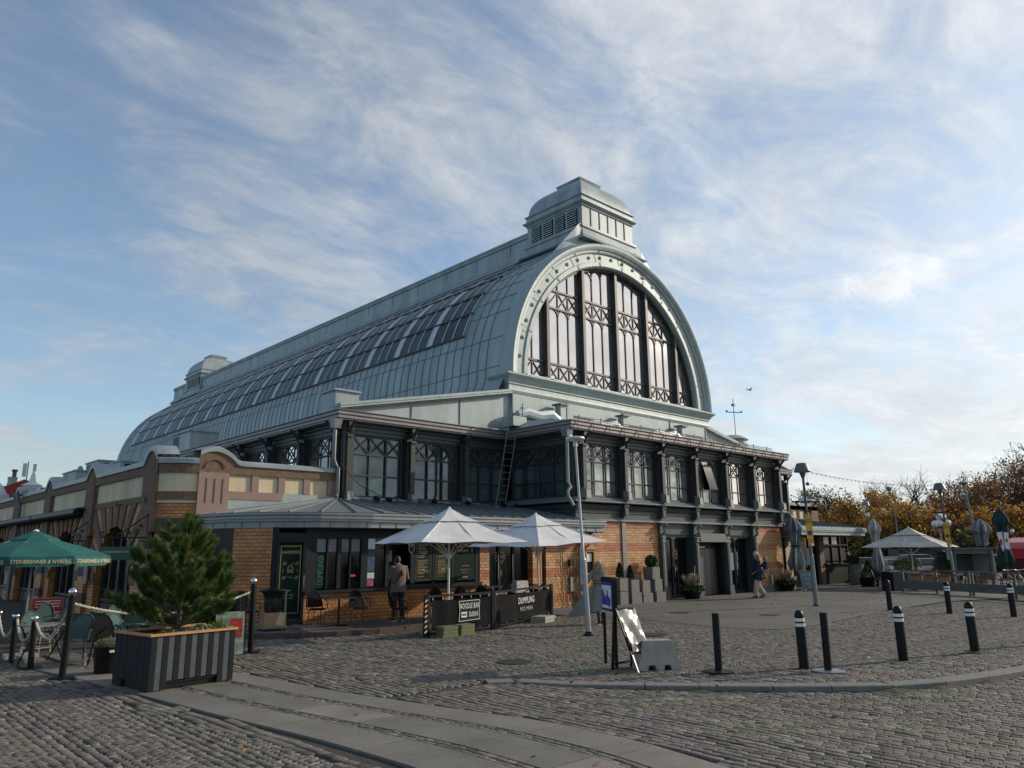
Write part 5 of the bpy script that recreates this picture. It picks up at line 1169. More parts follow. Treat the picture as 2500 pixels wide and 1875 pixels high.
# ---- green parasols
def octa_parasol(loc,rz,label,R0=1.47,zt=2.54,ze=1.98,val=.2,nseg=8,txt=None,m=None,group=None):
    t=thing('parasol',label,'parasol',loc,rz,group); b=MB(); n=nseg
    def rg(r,z,sag=0,a0=math.pi/n): 
        out=[]
        for i in range(n): 
            a=a0+2*math.pi*i/n; a2=a+math.pi/n; out.append((r*math.cos(a),r*math.sin(a),z)); rm=r*math.cos(math.pi/n); out.append((rm*math.cos(a2),rm*math.sin(a2),z-sag))
        return out
    k=2*n; rings=[rg(.03,zt),rg(.45,zt-.17),rg(.50,zt-.22),rg(R0*.66,ze+(zt-ze)*.33,.01),rg(R0,ze,.02)]
    vs=sum(rings,[]); fs=[]
    for r_ in range(len(rings)-1):
        for i in range(k): fs.append((r_*k+i,r_*k+(i+1)%k,(r_+1)*k+(i+1)%k,(r_+1)*k+i))
    b.add(vs,fs); b.build('canopy',m or M['teal'],t)
    v=MB()
    for i in range(n):
        a=math.pi/n+2*math.pi*i/n; a2=a+2*math.pi/n; p=Vector((R0*math.cos(a),R0*math.sin(a),ze)); q=Vector((R0*math.cos(a2),R0*math.sin(a2),ze)); s_=6; vv=[]
        nn=((p+q)/2); nn.z=0; nn.normalize()
        for j in range(s_+1):
            w=p.lerp(q,j/s_); d=val*(1 if 0<j<s_ else .75); o_=.015*math.sin(math.pi*j/s_)+(0 if 0<j<s_ else -.02); vv+=[(w.x,w.y,w.z-.02*math.sin(math.pi*j/s_)),(w.x+nn.x*o_,w.y+nn.y*o_,w.z-d)]
        v.add(vv,[(2*j,2*j+2,2*j+3,2*j+1) for j in range(s_)])
    vo=v.build('valance',m or M['teal'],t)
    if txt:
        for i in range(n):
            a=2*math.pi*(i+1)/n; rm=R0*math.cos(math.pi/n)+.03; nrm=Vector((math.cos(a),math.sin(a),0)); text(txt,.105,M['cream'],t,nrm*rm+Vector((0,0,ze-.11)),(-nrm.y,nrm.x,0),nrm,sx=.82,name='lettering',ext=.002)
    MB().tube([(0,0,.05),(0,0,zt-.03)],.022,8).build('pole',M['steel'],t)
    MB().lathe([(.07,zt-.06),(.05,zt+.01),(.01,zt+.03)],(0,0,0),8).build('finial',M['white'],t)
    rb=MB()
    for i in range(n):
        a=math.pi/n+2*math.pi*i/n; rb.bar((.03*math.cos(a),.03*math.sin(a),zt-.06),(R0*.98*math.cos(a),R0*.98*math.sin(a),ze-.02),.018)
        rb.bar((.03*math.cos(a),.03*math.sin(a),ze-.2),(R0*.55*math.cos(a),R0*.55*math.sin(a),ze+(zt-ze)*.42),.014)
    rb.build('ribs',M['steel'],t); MB().box(-.3,.3,-.3,.3,0,.06,.02).build('foot',M['concrete'],t); return t
octa_parasol((3.68,18.67,Z0),R(-5),'green café parasol with white lettering on its valance, above the left terrace',txt='STEINBRENNER & NYBERG',zt=2.52,ze=2.0,group='green café parasols')
octa_parasol((3.1,22.3,Z0),R(14),'second green café parasol further along the left terrace, mostly outside the picture',txt='STEINBRENNER & NYBERG',zt=2.55,ze=2.0,group='green café parasols')
# ---- hanging sign and brackets
def bracket(y,sign):
    t=thing('sign_bracket' if not sign else 'hanging_sign','green hanging shop sign on a wrought iron bracket left of the pine' if sign else 'black wrought iron bracket without a board on the far arcade pilaster','sign' if sign else 'bracket',(7.62,y,2.4),world=True)
    b=MB(); x1=7.62; x0=6.35; b.bar((x0,y,2.38),(x1,y,2.38),.04); b.bar((x1,y,2.1),(x1,y,3.1),.03); b.bar((x1,y,3.05),(6.8,y,2.42),.035)
    for c,r_,s in (((7.35,2.55),.1,1),((7.15,2.5),.06,-1),((6.4,2.48),.08,1),((7.45,2.72),.05,-1)):
        b.tube([(c[0]+s*r_*(1-k/22)*math.cos(k*.6),y,c[1]+r_*(1-k/22)*math.sin(k*.6)) for k in range(18)],.011,4)
    if sign: 
        b.bar((6.55,y,2.36),(6.55,y,2.1),.012); b.bar((7.2,y,2.36),(7.2,y,2.1),.012)
    b.build('iron_scrolls',M['black'],t)
    if sign:
        MB().box(6.42,7.36,y-.025,y+.025,1.74,2.12).build('board',mat('green_signboard',(.008,.085,.065),.5,0,.1),t); text('STEINBRENNER & NYBERG',.088,M['cream'],t,(6.89,y-.03,1.97),(1,0,0),(0,-1,0),sx=.82)
bracket(24.2,True); bracket(30.6,False)
for i,y in enumerate((24.4,27.2,31.0)):
    tag(MB().bar((XW-.02,y,3.5),(XW-.2,y,3.5),.03).bar((XW-.2,y,3.4),(XW-.2,y,3.62),.03).bar((XW-.05,y-.08,3.55),(XW-.05,y+.08,3.55),.02).build('banner_hook',M['black']),('small iron banner hook on the corner pilaster of the left wing','small iron banner hook above the first arch of the left wing','small iron banner hook on the second pilaster of the left wing')[i],'hook','iron banner hooks')
bn_=MB().add([(XW-.14,29.96,1.95),(XW-.14,30.32,1.95),(XW-.14,30.32,.9),(XW-.14,29.96,.9),(XW-.17,29.96,1.95),(XW-.17,30.32,1.95),(XW-.17,30.32,.9),(XW-.17,29.96,.9)],[(0,1,2,3),(7,6,5,4),(0,4,5,1),(3,2,6,7),(0,3,7,4),(1,5,6,2)]).build('banner',mat('printed_banner',(.42,.38,.33),.7,0,.6,5,col2=(.12,.10,.07))); tag(bn_,'narrow pale printed banner on the brick pier of the left wing','banner')
# ---- terrace chairs and tables
def bistro(label,m,mb,loc,rz,group,proto={}):
    key=m.name+mb.name
    if key in proto:
        return dup(proto[key],loc,rz,label)
    t=thing('cafe_chair',label,'chair',loc,rz,group); w=.21
    def A(s): return (w*math.cos(s),-.21-.10*math.sin(s)*.9,.45+.44*math.sin(s))
    fr=MB(); pts=[(-w,-.17,.44)]+[(-w*math.cos(s)*1.06,-.20-.11*math.sin(s),.52+.38*math.sin(s)) for s in [math.pi*i/14 for i in range(15)]]+[(w,-.17,.44)]
    fr.tube(pts,.016,6); fr.tube([(-w,-.15,.70),(-w-.03,0,.67),(-w,.14,.62),(-w+.01,.17,.45)],.012,5); fr.tube([(w,-.15,.70),(w+.03,0,.67),(w,.14,.62),(w-.01,.17,.45)],.012,5); fr.build('frame',m,t,smooth=True)
    bk=MB(); vs=[];n=12
    for i in range(n+1):
        s=math.pi*i/n; vs+=[(-w*math.cos(s)*.98,-.20-.11*math.sin(s)+.012,.52+.36*math.sin(s)),(-w*math.cos(s)*.9,-.19,.49)]
    bk.add(vs,[(2*i,2*i+2,2*i+3,2*i+1) for i in range(n)]); bk.build('backrest',m,t)
    MB().lathe([(.205,.43),(.215,.44),(.215,.46),(.2,.47)],(0,0,0),18).build('seat',m,t)
    for sx_,sy_ in ((1,1),(1,-1),(-1,1),(-1,-1)): MB().tube([(sx_*.16,sy_*.15,.43),(sx_*.2,sy_*.2,0)],.013,6).build('leg',mb,t)
    MB().tube([(-.18,-.175,.2),(.18,-.175,.2),(.18,.175,.2),(-.18,.175,.2),(-.18,-.175,.2)],.009,5).build('stretcher',mb,t); proto[key]=t; return t
wk=mat('sage_wicker',(.055,.115,.10),.7,0,.3,60,.8,90); wkD=mat('black_wicker',(.006,.007,.008),.8,0,.3,60,.8,90,spec=.2); cane=mat('pale_cane',(.34,.30,.24),.6,0,.2,20); caneD=mat('dark_cane',(.10,.065,.035),.55,0,.2,20)
gL='wicker chairs on the left café terrace'
bistro('sage green wicker chair behind the two middle rope posts',wk,cane,(3.85,18.3,Z0),R(200),gL); bistro('sage green wicker chair cut by the left edge, behind the rope',wk,cane,(3.0,19.9,Z0),R(170),gL)
bistro('sage green wicker chair just behind the tall rope post',wk,cane,(4.2,16.6,Z0),R(150),gL); bistro('black wicker chair standing behind the round heather pot',wkD,wkD,(4.55,16.2,Z0),R(185),gL)
bistro('sage green wicker chair seen behind the left corner of the planter',wk,cane,(4.95,16.4,Z0),R(215),gL); bistro('sage green wicker chair tilted against a table by the arcade',wk,wkD,(5.4,19.6,Z0),R(30),gL)
bistro('sage green wicker chair in the row below the hanging sign',wk,wkD,(6.0,19.2,Z0),R(-20),gL); bistro('sage green wicker chair facing the arcade under the parasol',wk,cane,(4.4,19.9,Z0),R(90),gL); bistro('sage green wicker chair at the far end of the left terrace',wk,wkD,(4.6,21.8,Z0),R(10),gL)
def ftable(label,loc,rz=0,rect=False,proto=[]):
    if proto and not rect: return dup(proto[0],loc,rz,label)
    t=thing('folding_table',label,'table',loc,rz,'folding terrace tables'); 
    (MB().box(-.35,.35,-.3,.3,.70,.725)).build('tabletop',mat('grey_tabletop',(.16,.17,.17),.4,0,.1),t)
    for x in (-.28,.28):
        MB().bar((x,-.26,.7),(x,.26,0),.022).build('leg',M['black'],t); MB().bar((x,.26,.7),(x,-.26,0),.022).build('leg',M['black'],t)
    MB().bar((-.28,0,.35),(.28,0,.35),.018).build('stretcher',M['black'],t); proto.append(t); return t
ftable('folding terrace table between the tall rope post and the green chairs',(3.75,17.3,Z0),R(20)); ftable('folding terrace table behind the black wicker chair',(4.75,17.2,Z0),R(-10)); ftable('folding terrace table by the arcade under the hanging sign',(5.7,20.3,Z0),R(5))
rc=thing('stacked_crates','red plastic crates stacked under the green parasol','crates',(5.2,24.2,Z0)); 
for i in range(3):
    b=MB(); z=i*.3; b.box(-.35,.35,-.25,.25,z,z+.28); c=b.build('crate',mat('red_plastic',(.28,.012,.015),.45,0,.15,6),rc); s=MB()
    for k in range(3): s.box(-.3,.3,-.256,-.25,z+.06+k*.07,z+.085+k*.07)
    s.build('slot',M['cream'],c)
# printed poster and black terrace screen at the tall right post
sc_=thing('terrace_screen','black framed terrace screen beside the tall ball-topped post','screen',(7.2,16.0,Z0),world=True)
b=MB()
for p in ((7.12,15.98),(6.98,16.03),(5.75,16.5)): b.box(p[0]-.04,p[0]+.04,p[1]-.04,p[1]+.04,Z0,1.12)
b.bar((5.75,16.5,1.1),(7.1,15.98,1.1),.06); b.bar((5.75,16.5,.05),(7.1,15.98,.05),.05); b.build('frame',M['black'],sc_); MB().bar((5.8,16.48,.6),(7.0,16.02,.6),.015,.95).build('panel',M['blackcloth'],sc_)
ps=thing('advert_board','printed advert board with red pizza picture leaning by the terrace screen','advert board',(6.75,15.75,Z0),R(-18)); MB().add([(-.28,0,.02),(.28,0,.02),(.28,.12,.85),(-.28,.12,.85),(-.28,.03,.02),(.28,.03,.02),(.28,.15,.85),(-.28,.15,.85)],[(0,1,2,3),(7,6,5,4),(0,3,7,4),(1,5,6,2)]).build('board',mat('green_white_print',(.30,.36,.26),.6,0,.5,9),ps); MB().add([(.0,.040,.35),(.24,.040,.35),(.24,.090,.72),(.0,.090,.72)],[(0,1,2,3)]).build('picture',mat('red_print',(.45,.04,.02),.6,0,.6,16),ps)
# ---- noodle bar terrace
gN='dark cane chairs of the noodle bar'
bistro('dark cane chair left of the small table below the shop window',wkD,caneD,(10.36,18.75,0),R(175),gN); bistro('dark cane chair right of the small table below the shop window',wkD,caneD,(11.4,18.3,0),R(182),gN)
bistro('dark cane chair outside the left end of the black enclosure',wkD,caneD,(12.0,17.35,0),R(250),gN)
for p,rz,lab in (((13.4,17.6),150,'dark cane chair inside the enclosure next to the parasol pole'),((14.3,17.2),200,'dark cane chair inside the enclosure behind the white lettered sign'),((15.2,17.9),120,'dark cane chair inside the enclosure in front of the brick pier'),((16.0,18.1),200,'dark cane chair in the middle of the enclosure before the glass door'),((14.7,18.6),20,'dark cane chair inside the enclosure close to the menu boards')): bistro(lab,wkD,caneD,(*p,0),R(rz),gN)
bistro('dark cane chair behind the bin trolley at the glass door',wkD,caneD,(8.75,19.3,0),R(200),gN)
t=thing('bistro_table','small rectangular table with one column between the two cane chairs','table',(10.88,18.55,0),R(-4)); MB().box(-.4,.4,-.25,.25,.70,.735).build('tabletop',mat('brown_top',(.13,.09,.07),.5,0,.2),t); MB().tube([(0,0,.03),(0,0,.70)],.03,8).build('column',M['black'],t); MB().box(-.25,.25,-.03,.03,0,.04).box(-.03,.03,-.22,.22,0,.035).build('foot',M['black'],t)
t2=dup(t,(14.9,16.95,0),R(10),'small rectangular table inside the black enclosure'); t2['group']='noodle bar tables'; t['group']='noodle bar tables'
# cargo of the bin trolley
t=thing('bin_trolley','black rubbish sack hung on a metal trolley beside the glass door','trolley',(9.15,18.85,0),R(-8)); b=MB()
rr=random.Random(2); pr=[(.10,.40),(.17,.45),(.19,.6),(.18,.75),(.20,.86),(.25,.93),(.29,.97),(.28,1.0),(.2,.98)]; n=18; vs=[]
for r_,z_ in pr:
    for k in range(n): a=2*math.pi*k/n; q=r_*(1+.13*math.sin(a*5+z_*4)+rr.gauss(0,.03)); vs.append((q*math.cos(a)*1.15,.05+q*math.sin(a)*.8,z_+rr.gauss(0,.006)))
b.add(vs,[(j*n+k,j*n+(k+1)%n,(j+1)*n+(k+1)%n,(j+1)*n+k) for j in range(len(pr)-1) for k in range(n)]+[tuple(range(n))]); b.build('rubbish_sack',mat('black_plastic',(.010,.010,.012),.3,0,.2,6,1,14),t,smooth=True)
b=MB(); b.tube([(.27,-.16,.02),(.27,-.16,.98)],.025,8); b.tube([(-.3,.1,.3),(.0,.1,.95)],.012,6); b.build('handle_tube',M['steel'],t); MB().box(-.3,.32,-.22,.24,.05,.09).build('deck',M['steel'],t)
for x,y in ((-.25,-.18),(.27,-.18),(-.25,.2),(.27,.2)): MB().tube([(x-.015,y,.03),(x+.015,y,.03)],.028,8).build('wheel',M['black'],t)
t=thing('cardboard_box','brown cardboard box standing on the trolley below the rubbish sack','cardboard box',(9.13,18.78,.09),R(-8)); MB().box(-.28,.28,-.2,.2,0,.34).build('carton',mat('cardboard',(.33,.21,.12),.85,0,.12,5),t); MB().add([(.02,-.203,.08),(.2,-.203,.02),(.26,-.203,.34),(.1,-.203,.34)],[(0,1,2,3)]).build('tape',mat('carton_tape',(.48,.36,.24),.5),t)
# black enclosure with lettered cloths
def encl(p,q,label,words):
    p=Vector((*p,0)); q=Vector((*q,0)); d=(q-p); L_=d.length; an=math.atan2(d.y,d.x); t=thing('cloth_screen',label,'screen',(p.x,p.y,Z0),an,'black cloth screens round the noodle bar terrace')
    b=MB(); b.box(-.04,.04,-.04,.04,0,1.0).box(L_-.1,L_-.02,-.04,.04,0,1.0).box(0.04,L_-.1,-.025,.025,.93,.98).box(.04,L_-.1,-.02,.02,.06,.10); b.build('frame',M['black'],t)
    n=24;vs=[]
    for i in range(n+1):
        s=.1+(L_-.26)*i/n; y=-.03+.012*math.sin(i*.9); vs+=[(s,y,.14+.01*math.sin(i*1.7)),(s,y+.006*math.sin(i*.6),.5),(s,y-.004,.86-.02*math.sin(math.pi*i/n))]
    MB().add(vs,[(3*i+j,3*i+3+j,3*i+4+j,3*i+1+j) for i in range(n) for j in (0,1)]).build('cloth',M['blackcloth'],t)
    s=MB()
    for i in range(7): x=.15+(L_-.36)*i/6; s.bar((x,-.02,.86),(x,0,.94),.008); s.bar((x,-.02,.15),(x,0,.08),.008)
    s.build('lacing',M['white'],t); return t,L_
t,L1_=encl((11.55,15.5),(13.92,15.75),'black cloth screen with the white framed noodle bar sign','')
yy=-.05; b=MB(); x0,x1=1.02,1.78; z0,z1=.30,.80; b.add([(x0+.02,yy+.004,z0+.02),(x1-.01,yy+.004,z0+.02),(x1-.01,yy+.004,z1-.01),(x0+.02,yy+.004,z1-.01)],[(0,1,2,3)]); sg_=b.build('sign_panel',M['black'],t)
b=MB(); pf=[(x0,z0),(x1,z0+.02),(x1-.02,(z0+z1)/2),(x1,z1),(x0,z1-.01),(x0+.03,(z0+z1)/2)]
for i in range(6): b.bar((pf[i][0],yy,pf[i][1]),(pf[(i+1)%6][0],yy,pf[(i+1)%6][1]),.012,.006,(0,1,0))
b.build('sign_border',M['white'],t); xc=(x0+x1)/2
text('NOODLE BAR',.19,M['white'],t,(xc,yy,.66),sx=.56,spacing=1.08); text('SUSHI',.17,M['white'],t,(xc+.15,yy,.45),sx=.78); MB().box(x0+.09,x0+.29,yy,yy+.01,.39,.52).build('small_plate',M['white'],t); text('AND',.075,M['black'],t,(x0+.19,yy-.006,.455))
t,L2_=encl((13.92,15.75),(17.75,17.35),'black cloth screen with the words dumpling med mera',''); text('DUMPLING',.25,M['white'],t,(L2_*.5,yy,.63),sx=.86,spacing=1.12); text('MED MERA',.15,mat('grey_letters',(.35,.35,.35),.6),t,(L2_*.5,yy,.40),sx=1.15,spacing=1.15)
encl((17.75,17.35),(17.6,19.1),'black cloth screen closing the enclosure towards the drainpipe',''); encl((14.6,17.9),(17.6,18.6),'inner black cloth screen across the middle of the noodle terrace','')
t=thing('striped_post','black and white striped marker post at the left corner of the enclosure','post',(11.45,15.47,Z0)); MB().box(-.035,.035,-.035,.035,0,.98).build('post',M['black'],t); b=MB()
for i in range(7): b.add([(-.036,-.037,.1+i*.12),(.036,-.037,.14+i*.12),(.036,-.037,.18+i*.12),(-.036,-.037,.14+i*.12)],[(0,1,2,3)])
b.build('stripes',M['cream'],t)
mossb=mat('mossy_paver',(.12,.115,.09),.9,0,.3,6,.6,30,col2=(.12,.16,.04))
def stack(x,y,rz,n,label,m=mossb,h=.085,w=.5,d=.3):
    t=thing('paver_stack',label,'paving slabs',(x,y,Z0),R(rz),'stacked slabs weighing down the screens')
    for i in range(n): 
        o=MB().box(-w/2+.01*((i*7)%3),w/2-.01*((i*5)%2),-d/2,d/2-.01*(i%2),i*h,(i+1)*h-.006).build('slab',m,t)
stack(11.98,15.3,5,3,'mossy paving slabs stacked below the left part of the noodle bar sign'); stack(12.58,15.38,8,3,'greenest mossy paving slabs, right one of the pair below the noodle bar sign'); stack(16.35,16.35,22,2,'grey paving slabs at the right foot of the dumpling screen',M['concrete'],.09,.7,.45)
tag(MB().box(-.28,.28,-.15,.15,0,.36,.04).build('marble_block',mat('pale_marble',(.40,.39,.37),.6,0,.5,9)),'pale speckled stone block on the inner screen beside the brick pier','stone block').location=(17.2,18.2,.62)
# square parasols
def sq_parasol(loc,rz,label,h=1.55,za=3.17,ze=2.26,group='pale square parasols',m=None,pole=.03,rise2=.0):
    t=thing('parasol',label,'parasol',loc,rz,group); mm=m or M['canvas']
    def ring_(r,z,sag=0):
        o=[]
        for sx_,sy_ in ((-1,-1),(1,-1),(1,1),(-1,1)):
            o.append((sx_*r,sy_*r,z)); nx_,ny_={(-1,-1):(0,-1),(1,-1):(1,0),(1,1):(0,1),(-1,1):(-1,0)}[(sx_,sy_)]; o.append((nx_*r,ny_*r,z+sag*0+.012))
        # insert quarter points with a slight sag of the hem
        q=[]
        for i in range(8):
            a=Vector(o[i]); c=Vector(o[(i+1)%8]); mid=(a+c)/2; mid.z-=sag; q+=[tuple(a),tuple(mid)]
        return q
    rs=[ring_(.02,za),ring_(h*.34,za-(za-ze)*.37),]
    def surf(rs,name):
        vs=sum(rs,[]); k=16; fs=[]
        for r_ in range(len(rs)-1):
            for i in range(k): fs.append((r_*k+i,r_*k+(i+1)%k,(r_+1)*k+(i+1)%k,(r_+1)*k+i))
        return MB().add(vs,fs).build(name,mm,t)
    surf([ring_(.02,za),ring_(h*.2,za-(za-ze)*.24,.005),ring_(h*.37,za-(za-ze)*.40,.012)],'vent_cap')
    surf([ring_(h*.30,za-(za-ze)*.385),ring_(h*.65,za-(za-ze)*.73,.012),ring_(h,ze,.03)],'canopy')
    MB().tube([(0,0,.05),(0,0,za)],pole,10).build('pole',M['white'],t); MB().lathe([(.05,za-.03),(.035,za+.03),(.01,za+.04)],(0,0,0),10).build('finial',M['white'],t)
    rb=MB()
    for sx_,sy_ in ((-1,-1),(1,-1),(1,1),(-1,1),(0,-1),(1,0),(0,1),(-1,0)):
        rb.bar((.03*sx_,.03*sy_,za-.1),(sx_*h*.99,sy_*h*.99,ze-.012),.022); rb.bar((.04*sx_,.04*sy_,ze-.35),(sx_*h*.5,sy_*h*.5,za-(za-ze)*.62),.018)
    rb.build('ribs',M['white'],t); MB().lathe([(.06,ze-.42),(.07,ze-.4),(.07,ze-.3),(.05,ze-.28)],(0,0,0),10).build('hub',M['white'],t); MB().box(-.35,.35,-.35,.35,0,.07,.01).build('foot',M['concrete'],t); return t
u1=sq_parasol((12.85,16.35,Z0),R(-11),'pale square parasol over the left part of the noodle enclosure'); u2=dup(u1,(17.15,17.25,Z0),R(2),'pale square parasol over the right part of the noodle enclosure'); u2.rotation_euler=(R(.5),R(-3.2),R(2))
u3=sq_parasol((43.26,15.71,Z0),R(8),'open beige square parasol above the far terrace beside the wooden barrier',h=1.95,za=3.1,ze=2.08,m=mat('beige_canvas',(.50,.46,.40),.85,0,.08,2))
# closed parasols
def closed(loc,label,H1,zb,r,m,base=True,tilt=(0,0),seed=1,pole=M['steel']):
    t=thing('folded_parasol',label,'parasol',loc,0,'folded parasols'); t.rotation_euler=(*tilt,0); rr=random.Random(seed); b=MB(); n=36; L_=H1-zb; vs=[];fs=[]
    prof=[(.0,.12),(.06,.5),(.16,.95),(.24,1.05),(.3,.72),(.45,.62),(.55,.48),(.6,.55),(.75,.85),(.88,1.1),(.96,.95),(1,.8)]; ph=[rr.random()*6 for _ in range(3)]; n=36
    for s,k in prof:
        for i in range(n): a=2*math.pi*i/n; q=r*k*(1+.30*math.sin(6*a+ph[0]+s*4)+.14*math.sin(9*a+ph[1]-s*3)+.10*math.sin(2*a+s*9+ph[2])); vs.append((q*math.cos(a),q*math.sin(a)*.8,H1-L_*s+(.06*math.sin(4*a+ph[2]) if s>.9 else 0)))
    for j in range(len(prof)-1):
        for i in range(n): fs.append((j*n+i,j*n+(i+1)%n,(j+1)*n+(i+1)%n,(j+1)*n+i))
    fs.append(tuple(range(n))); b.add(vs,fs); b.build('folded_canopy',m,t,smooth=True); MB().tube([(0,0,.05),(0,0,H1-.03)],.03,8).build('pole',pole,t)
    MB().lathe([(r*.66,H1-L_*.56),(r*.68,H1-L_*.54)],(0,0,0),14).build('strap',M['black'],t)
    if base: MB().box(-.35,.35,-.35,.35,0,.08,.02).build('foot',M['concrete'],t)
    return t
closed((37.4,19.15,Z0),'tall grey folded parasol at the right corner of the brick front',3.62,1.0,.40,M['canvasG'],seed=3)
closed((46.15,18.61,Z0),'pale grey folded parasol left of the open beige parasol',3.75,.75,.36,mat('greige_canvas',(.36,.34,.31),.85,0,.15,3),seed=5,tilt=(0,-.03))
closed((57.57,16.38,Z0),'dark grey folded parasol behind the wooden booth',3.9,.6,.55,mat('mid_grey_canvas',(.17,.18,.19),.85,0,.2,3),seed=8)
t=closed((50.4,13.27,Z0),'tall dark green folded parasol with white and red mark at the right edge',4.2,.95,.42,mat('bottle_green_canvas',(.008,.035,.035),.8,0,.25,4),seed=11,pole=M['wood'])
b=MB()
nn=Vector((-.96,-.28,0)); uu=Vector((.28,-.96,0))*1
def fp(a,z): v=nn*.36+uu*a; return (v.x,v.y,z)
b.add([fp(-.28,2.85),fp(-.02,2.9),fp(.0,1.9),fp(-.1,1.8),fp(-.22,2.4)],[(0,1,2,3,4)]); b.add([fp(.06,2.85),fp(.28,2.85),fp(.26,1.9),fp(.02,1.95)],[(0,1,2,3)]); b.build('white_mark',M['white'],t); b=MB(); b.add([fp(-.2,2.45),fp(-.06,2.5),fp(-.08,2.1),fp(-.18,2.2)],[(0,1,2,3)]); b.add([fp(.1,2.5),fp(.2,2.5),fp(.18,2.3),fp(.1,2.3)],[(0,1,2,3)]); 
o=b.build('red_mark',mat('red_paint',(.5,.01,.02),.5),t); o.location=nn*.012
# ---- lamp posts
lmp=mat('light_lamp_steel',(.34,.355,.36),.4,.4,.08,5); t=thing('lamp_post','slender leaning steel lamp post with a flat disc head in front of the brick front','lamp post',(14.5,12.92,Z0)); Lx=Vector((.7335,-.68,0)); tp=-Lx*.21
MB().lathe([(.14,0),(.14,.02),(.09,.05),(.085,.1)],(0,0,0),16).build('foot',M['black'],t); q=tp*(1.85/4.87)
MB().tube([(0,0,.05),(q.x,q.y,1.8)],[.068,.064],14).build('lower_pole',lmp,t,smooth=True); MB().tube([(q.x,q.y,1.8),(q.x*1.02,q.y*1.02,1.87),(tp.x,tp.y,4.7)],[.064,.036,.032],12).build('upper_pole',lmp,t,smooth=True)
hc=tp+Vector((0,0,4.84)); b=MB(); b.lathe([(.06,-.2),(.05,-.12),(.07,-.06),(.22,-.04),(.25,-.01),(.235,.03),(.15,.05),(.02,.06)],tuple(hc),20); b.build('lamp_head',M['white_metal'],t,smooth=True); b=MB(); b.box(hc.x-.14,hc.x-.07,hc.y+.03,hc.y+.1,hc.z+.04,hc.z+.1); b.build('sensor',M['white'],t)
def hatlamp(loc,label,lean,rz,signs):
    t=thing('street_lamp',label,'street lamp',loc,rz,'tall lamps with hat-shaped shades'); s_=5.18; a=lean
    def L3(z): return (a[0]*z/s_,a[1]*z/s_,z)
    MB().lathe([(.13,0),(.13,.02),(.09,.05)],(0,0,0),14).build('foot',M['black'],t); MB().tube([L3(.02),L3(1.78)],[.085,.08],12).build('lower_pole',M['steel'],t,smooth=True); MB().tube([L3(1.78),L3(1.86),L3(4.6),L3(4.85)],[.08,.05,.045,.13],12).build('upper_pole',mat('dark_grey_pole',(.09,.10,.11),.5,.3),t,smooth=True)
    c=L3(4.85); MB().lathe([(.30,0),(.31,.02),(.20,.31),(.185,.33),(.03,.35)],c,14).build('lamp_shade',mat('grey_shade',(.11,.12,.13),.5,.2),t,smooth=True); MB().lathe([(.12,-.02),(.2,.02),(.2,.03),(.02,.03)],c,14).build('diffuser',M['white'],t)
    b=MB(); z=3.74; p=L3(z); 
    b.bar((p[0]-.52,p[1],z),(p[0]+.52,p[1],z),.055); b.bar((p[0]-.4,p[1],z-.02),(p[0],p[1],z-.42),.04); b.bar((p[0]+.4,p[1],z-.02),(p[0],p[1],z-.42),.04); b.build('banner_arm',M['black'],t)
    p=L3(2.8); yel=mat('yellow_sign',(.62,.36,.03),.5,0,.06); sg_=MB().box(p[0]-.12,p[0]+.12,p[1]-.085,p[1]-.06,2.37,3.26).build('parking_sign',yel,t)
    y=p[1]-.088; text('LAST-\nPLATS',.085,M['black'],sg_,(p[0],y,3.03),name='lettering')
    b=MB(); b.add([(p[0]+.085*math.cos(k*math.pi/10),y,2.60+.085*math.sin(k*math.pi/10)) for k in range(20)],[tuple(range(20))]); b.build('no_parking_disc',mat('purple_blue',(.05,.03,.16),.5),sg_); b=MB(); b.tube([(p[0]+.085*math.cos(k*math.pi/10),y-.003,2.60+.085*math.sin(k*math.pi/10)) for k in range(21)],.008,4); b.build('disc_rim',mat('red_rim',(.45,.03,.02),.5),sg_)
    p=L3(2.2); MB().box(p[0]-.10,p[0]+.12,p[1]-.085,p[1]-.062,2.12,2.36).build('small_sign',mat('orange_sign',(.62,.24,.04),.5,0,.1),t); MB().lathe([(.06,0),(.05,.08)],(p[0]+.03,p[1]-.1,2.14),8).build('sticker',M['white'],t)
    MB().box(-.24,-.10,-.03,.03,1.45,2.05).build('grey_plate',M['steel'],t); return t
hatlamp((27.46,13.43,Z0),'street lamp with hat shade and yellow sign standing on the asphalt apron',(-.06,.05),R(-38),True); hatlamp((41.46,13.19,Z0),'street lamp with hat shade and yellow sign behind the wooden barrier',(-.16,.12),R(-60),True)
t=thing('globe_lamp','lamp with a cluster of white globes beside the far street lamp','street lamp',(51.24,16.68,Z0)); MB().tube([(0,0,0),(-.1,.1,3.2)],[.09,.06],10).build('pole',M['steel'],t,smooth=True)
for dx,dz in ((-.38,3.45),(-.12,3.5),(.38,3.5),(-.05,3.88),(.12,3.85)):
    v=Lx*dx; b=MB(); b.tube([(-.1,.1,3.15),(v.x,v.y,dz-.22)],.02,6); b.lathe([(.02,-.26),(.12,-.24),(.14,-.19)],(v.x,v.y,dz),12); b.build('arm',M['steel'],t); MB().ball((v.x,v.y,dz),.21,14).build('globe',M['white'],t,smooth=True)
t=thing('street_lamp','tall slim grey lamp mast with a small round head before the brown trees','street lamp',(68.45,20.26,Z0)); v=Lx*.75; MB().tube([(v.x,v.y,0),(0,0,7.0)],[.14,.09],8).build('pole',M['steel'],t,smooth=True); MB().lathe([(.05,-.2),(.36,.02),(.36,.08),(.02,.2)],(0,0,7.1),12).build('lamp_head',M['steel'],t)
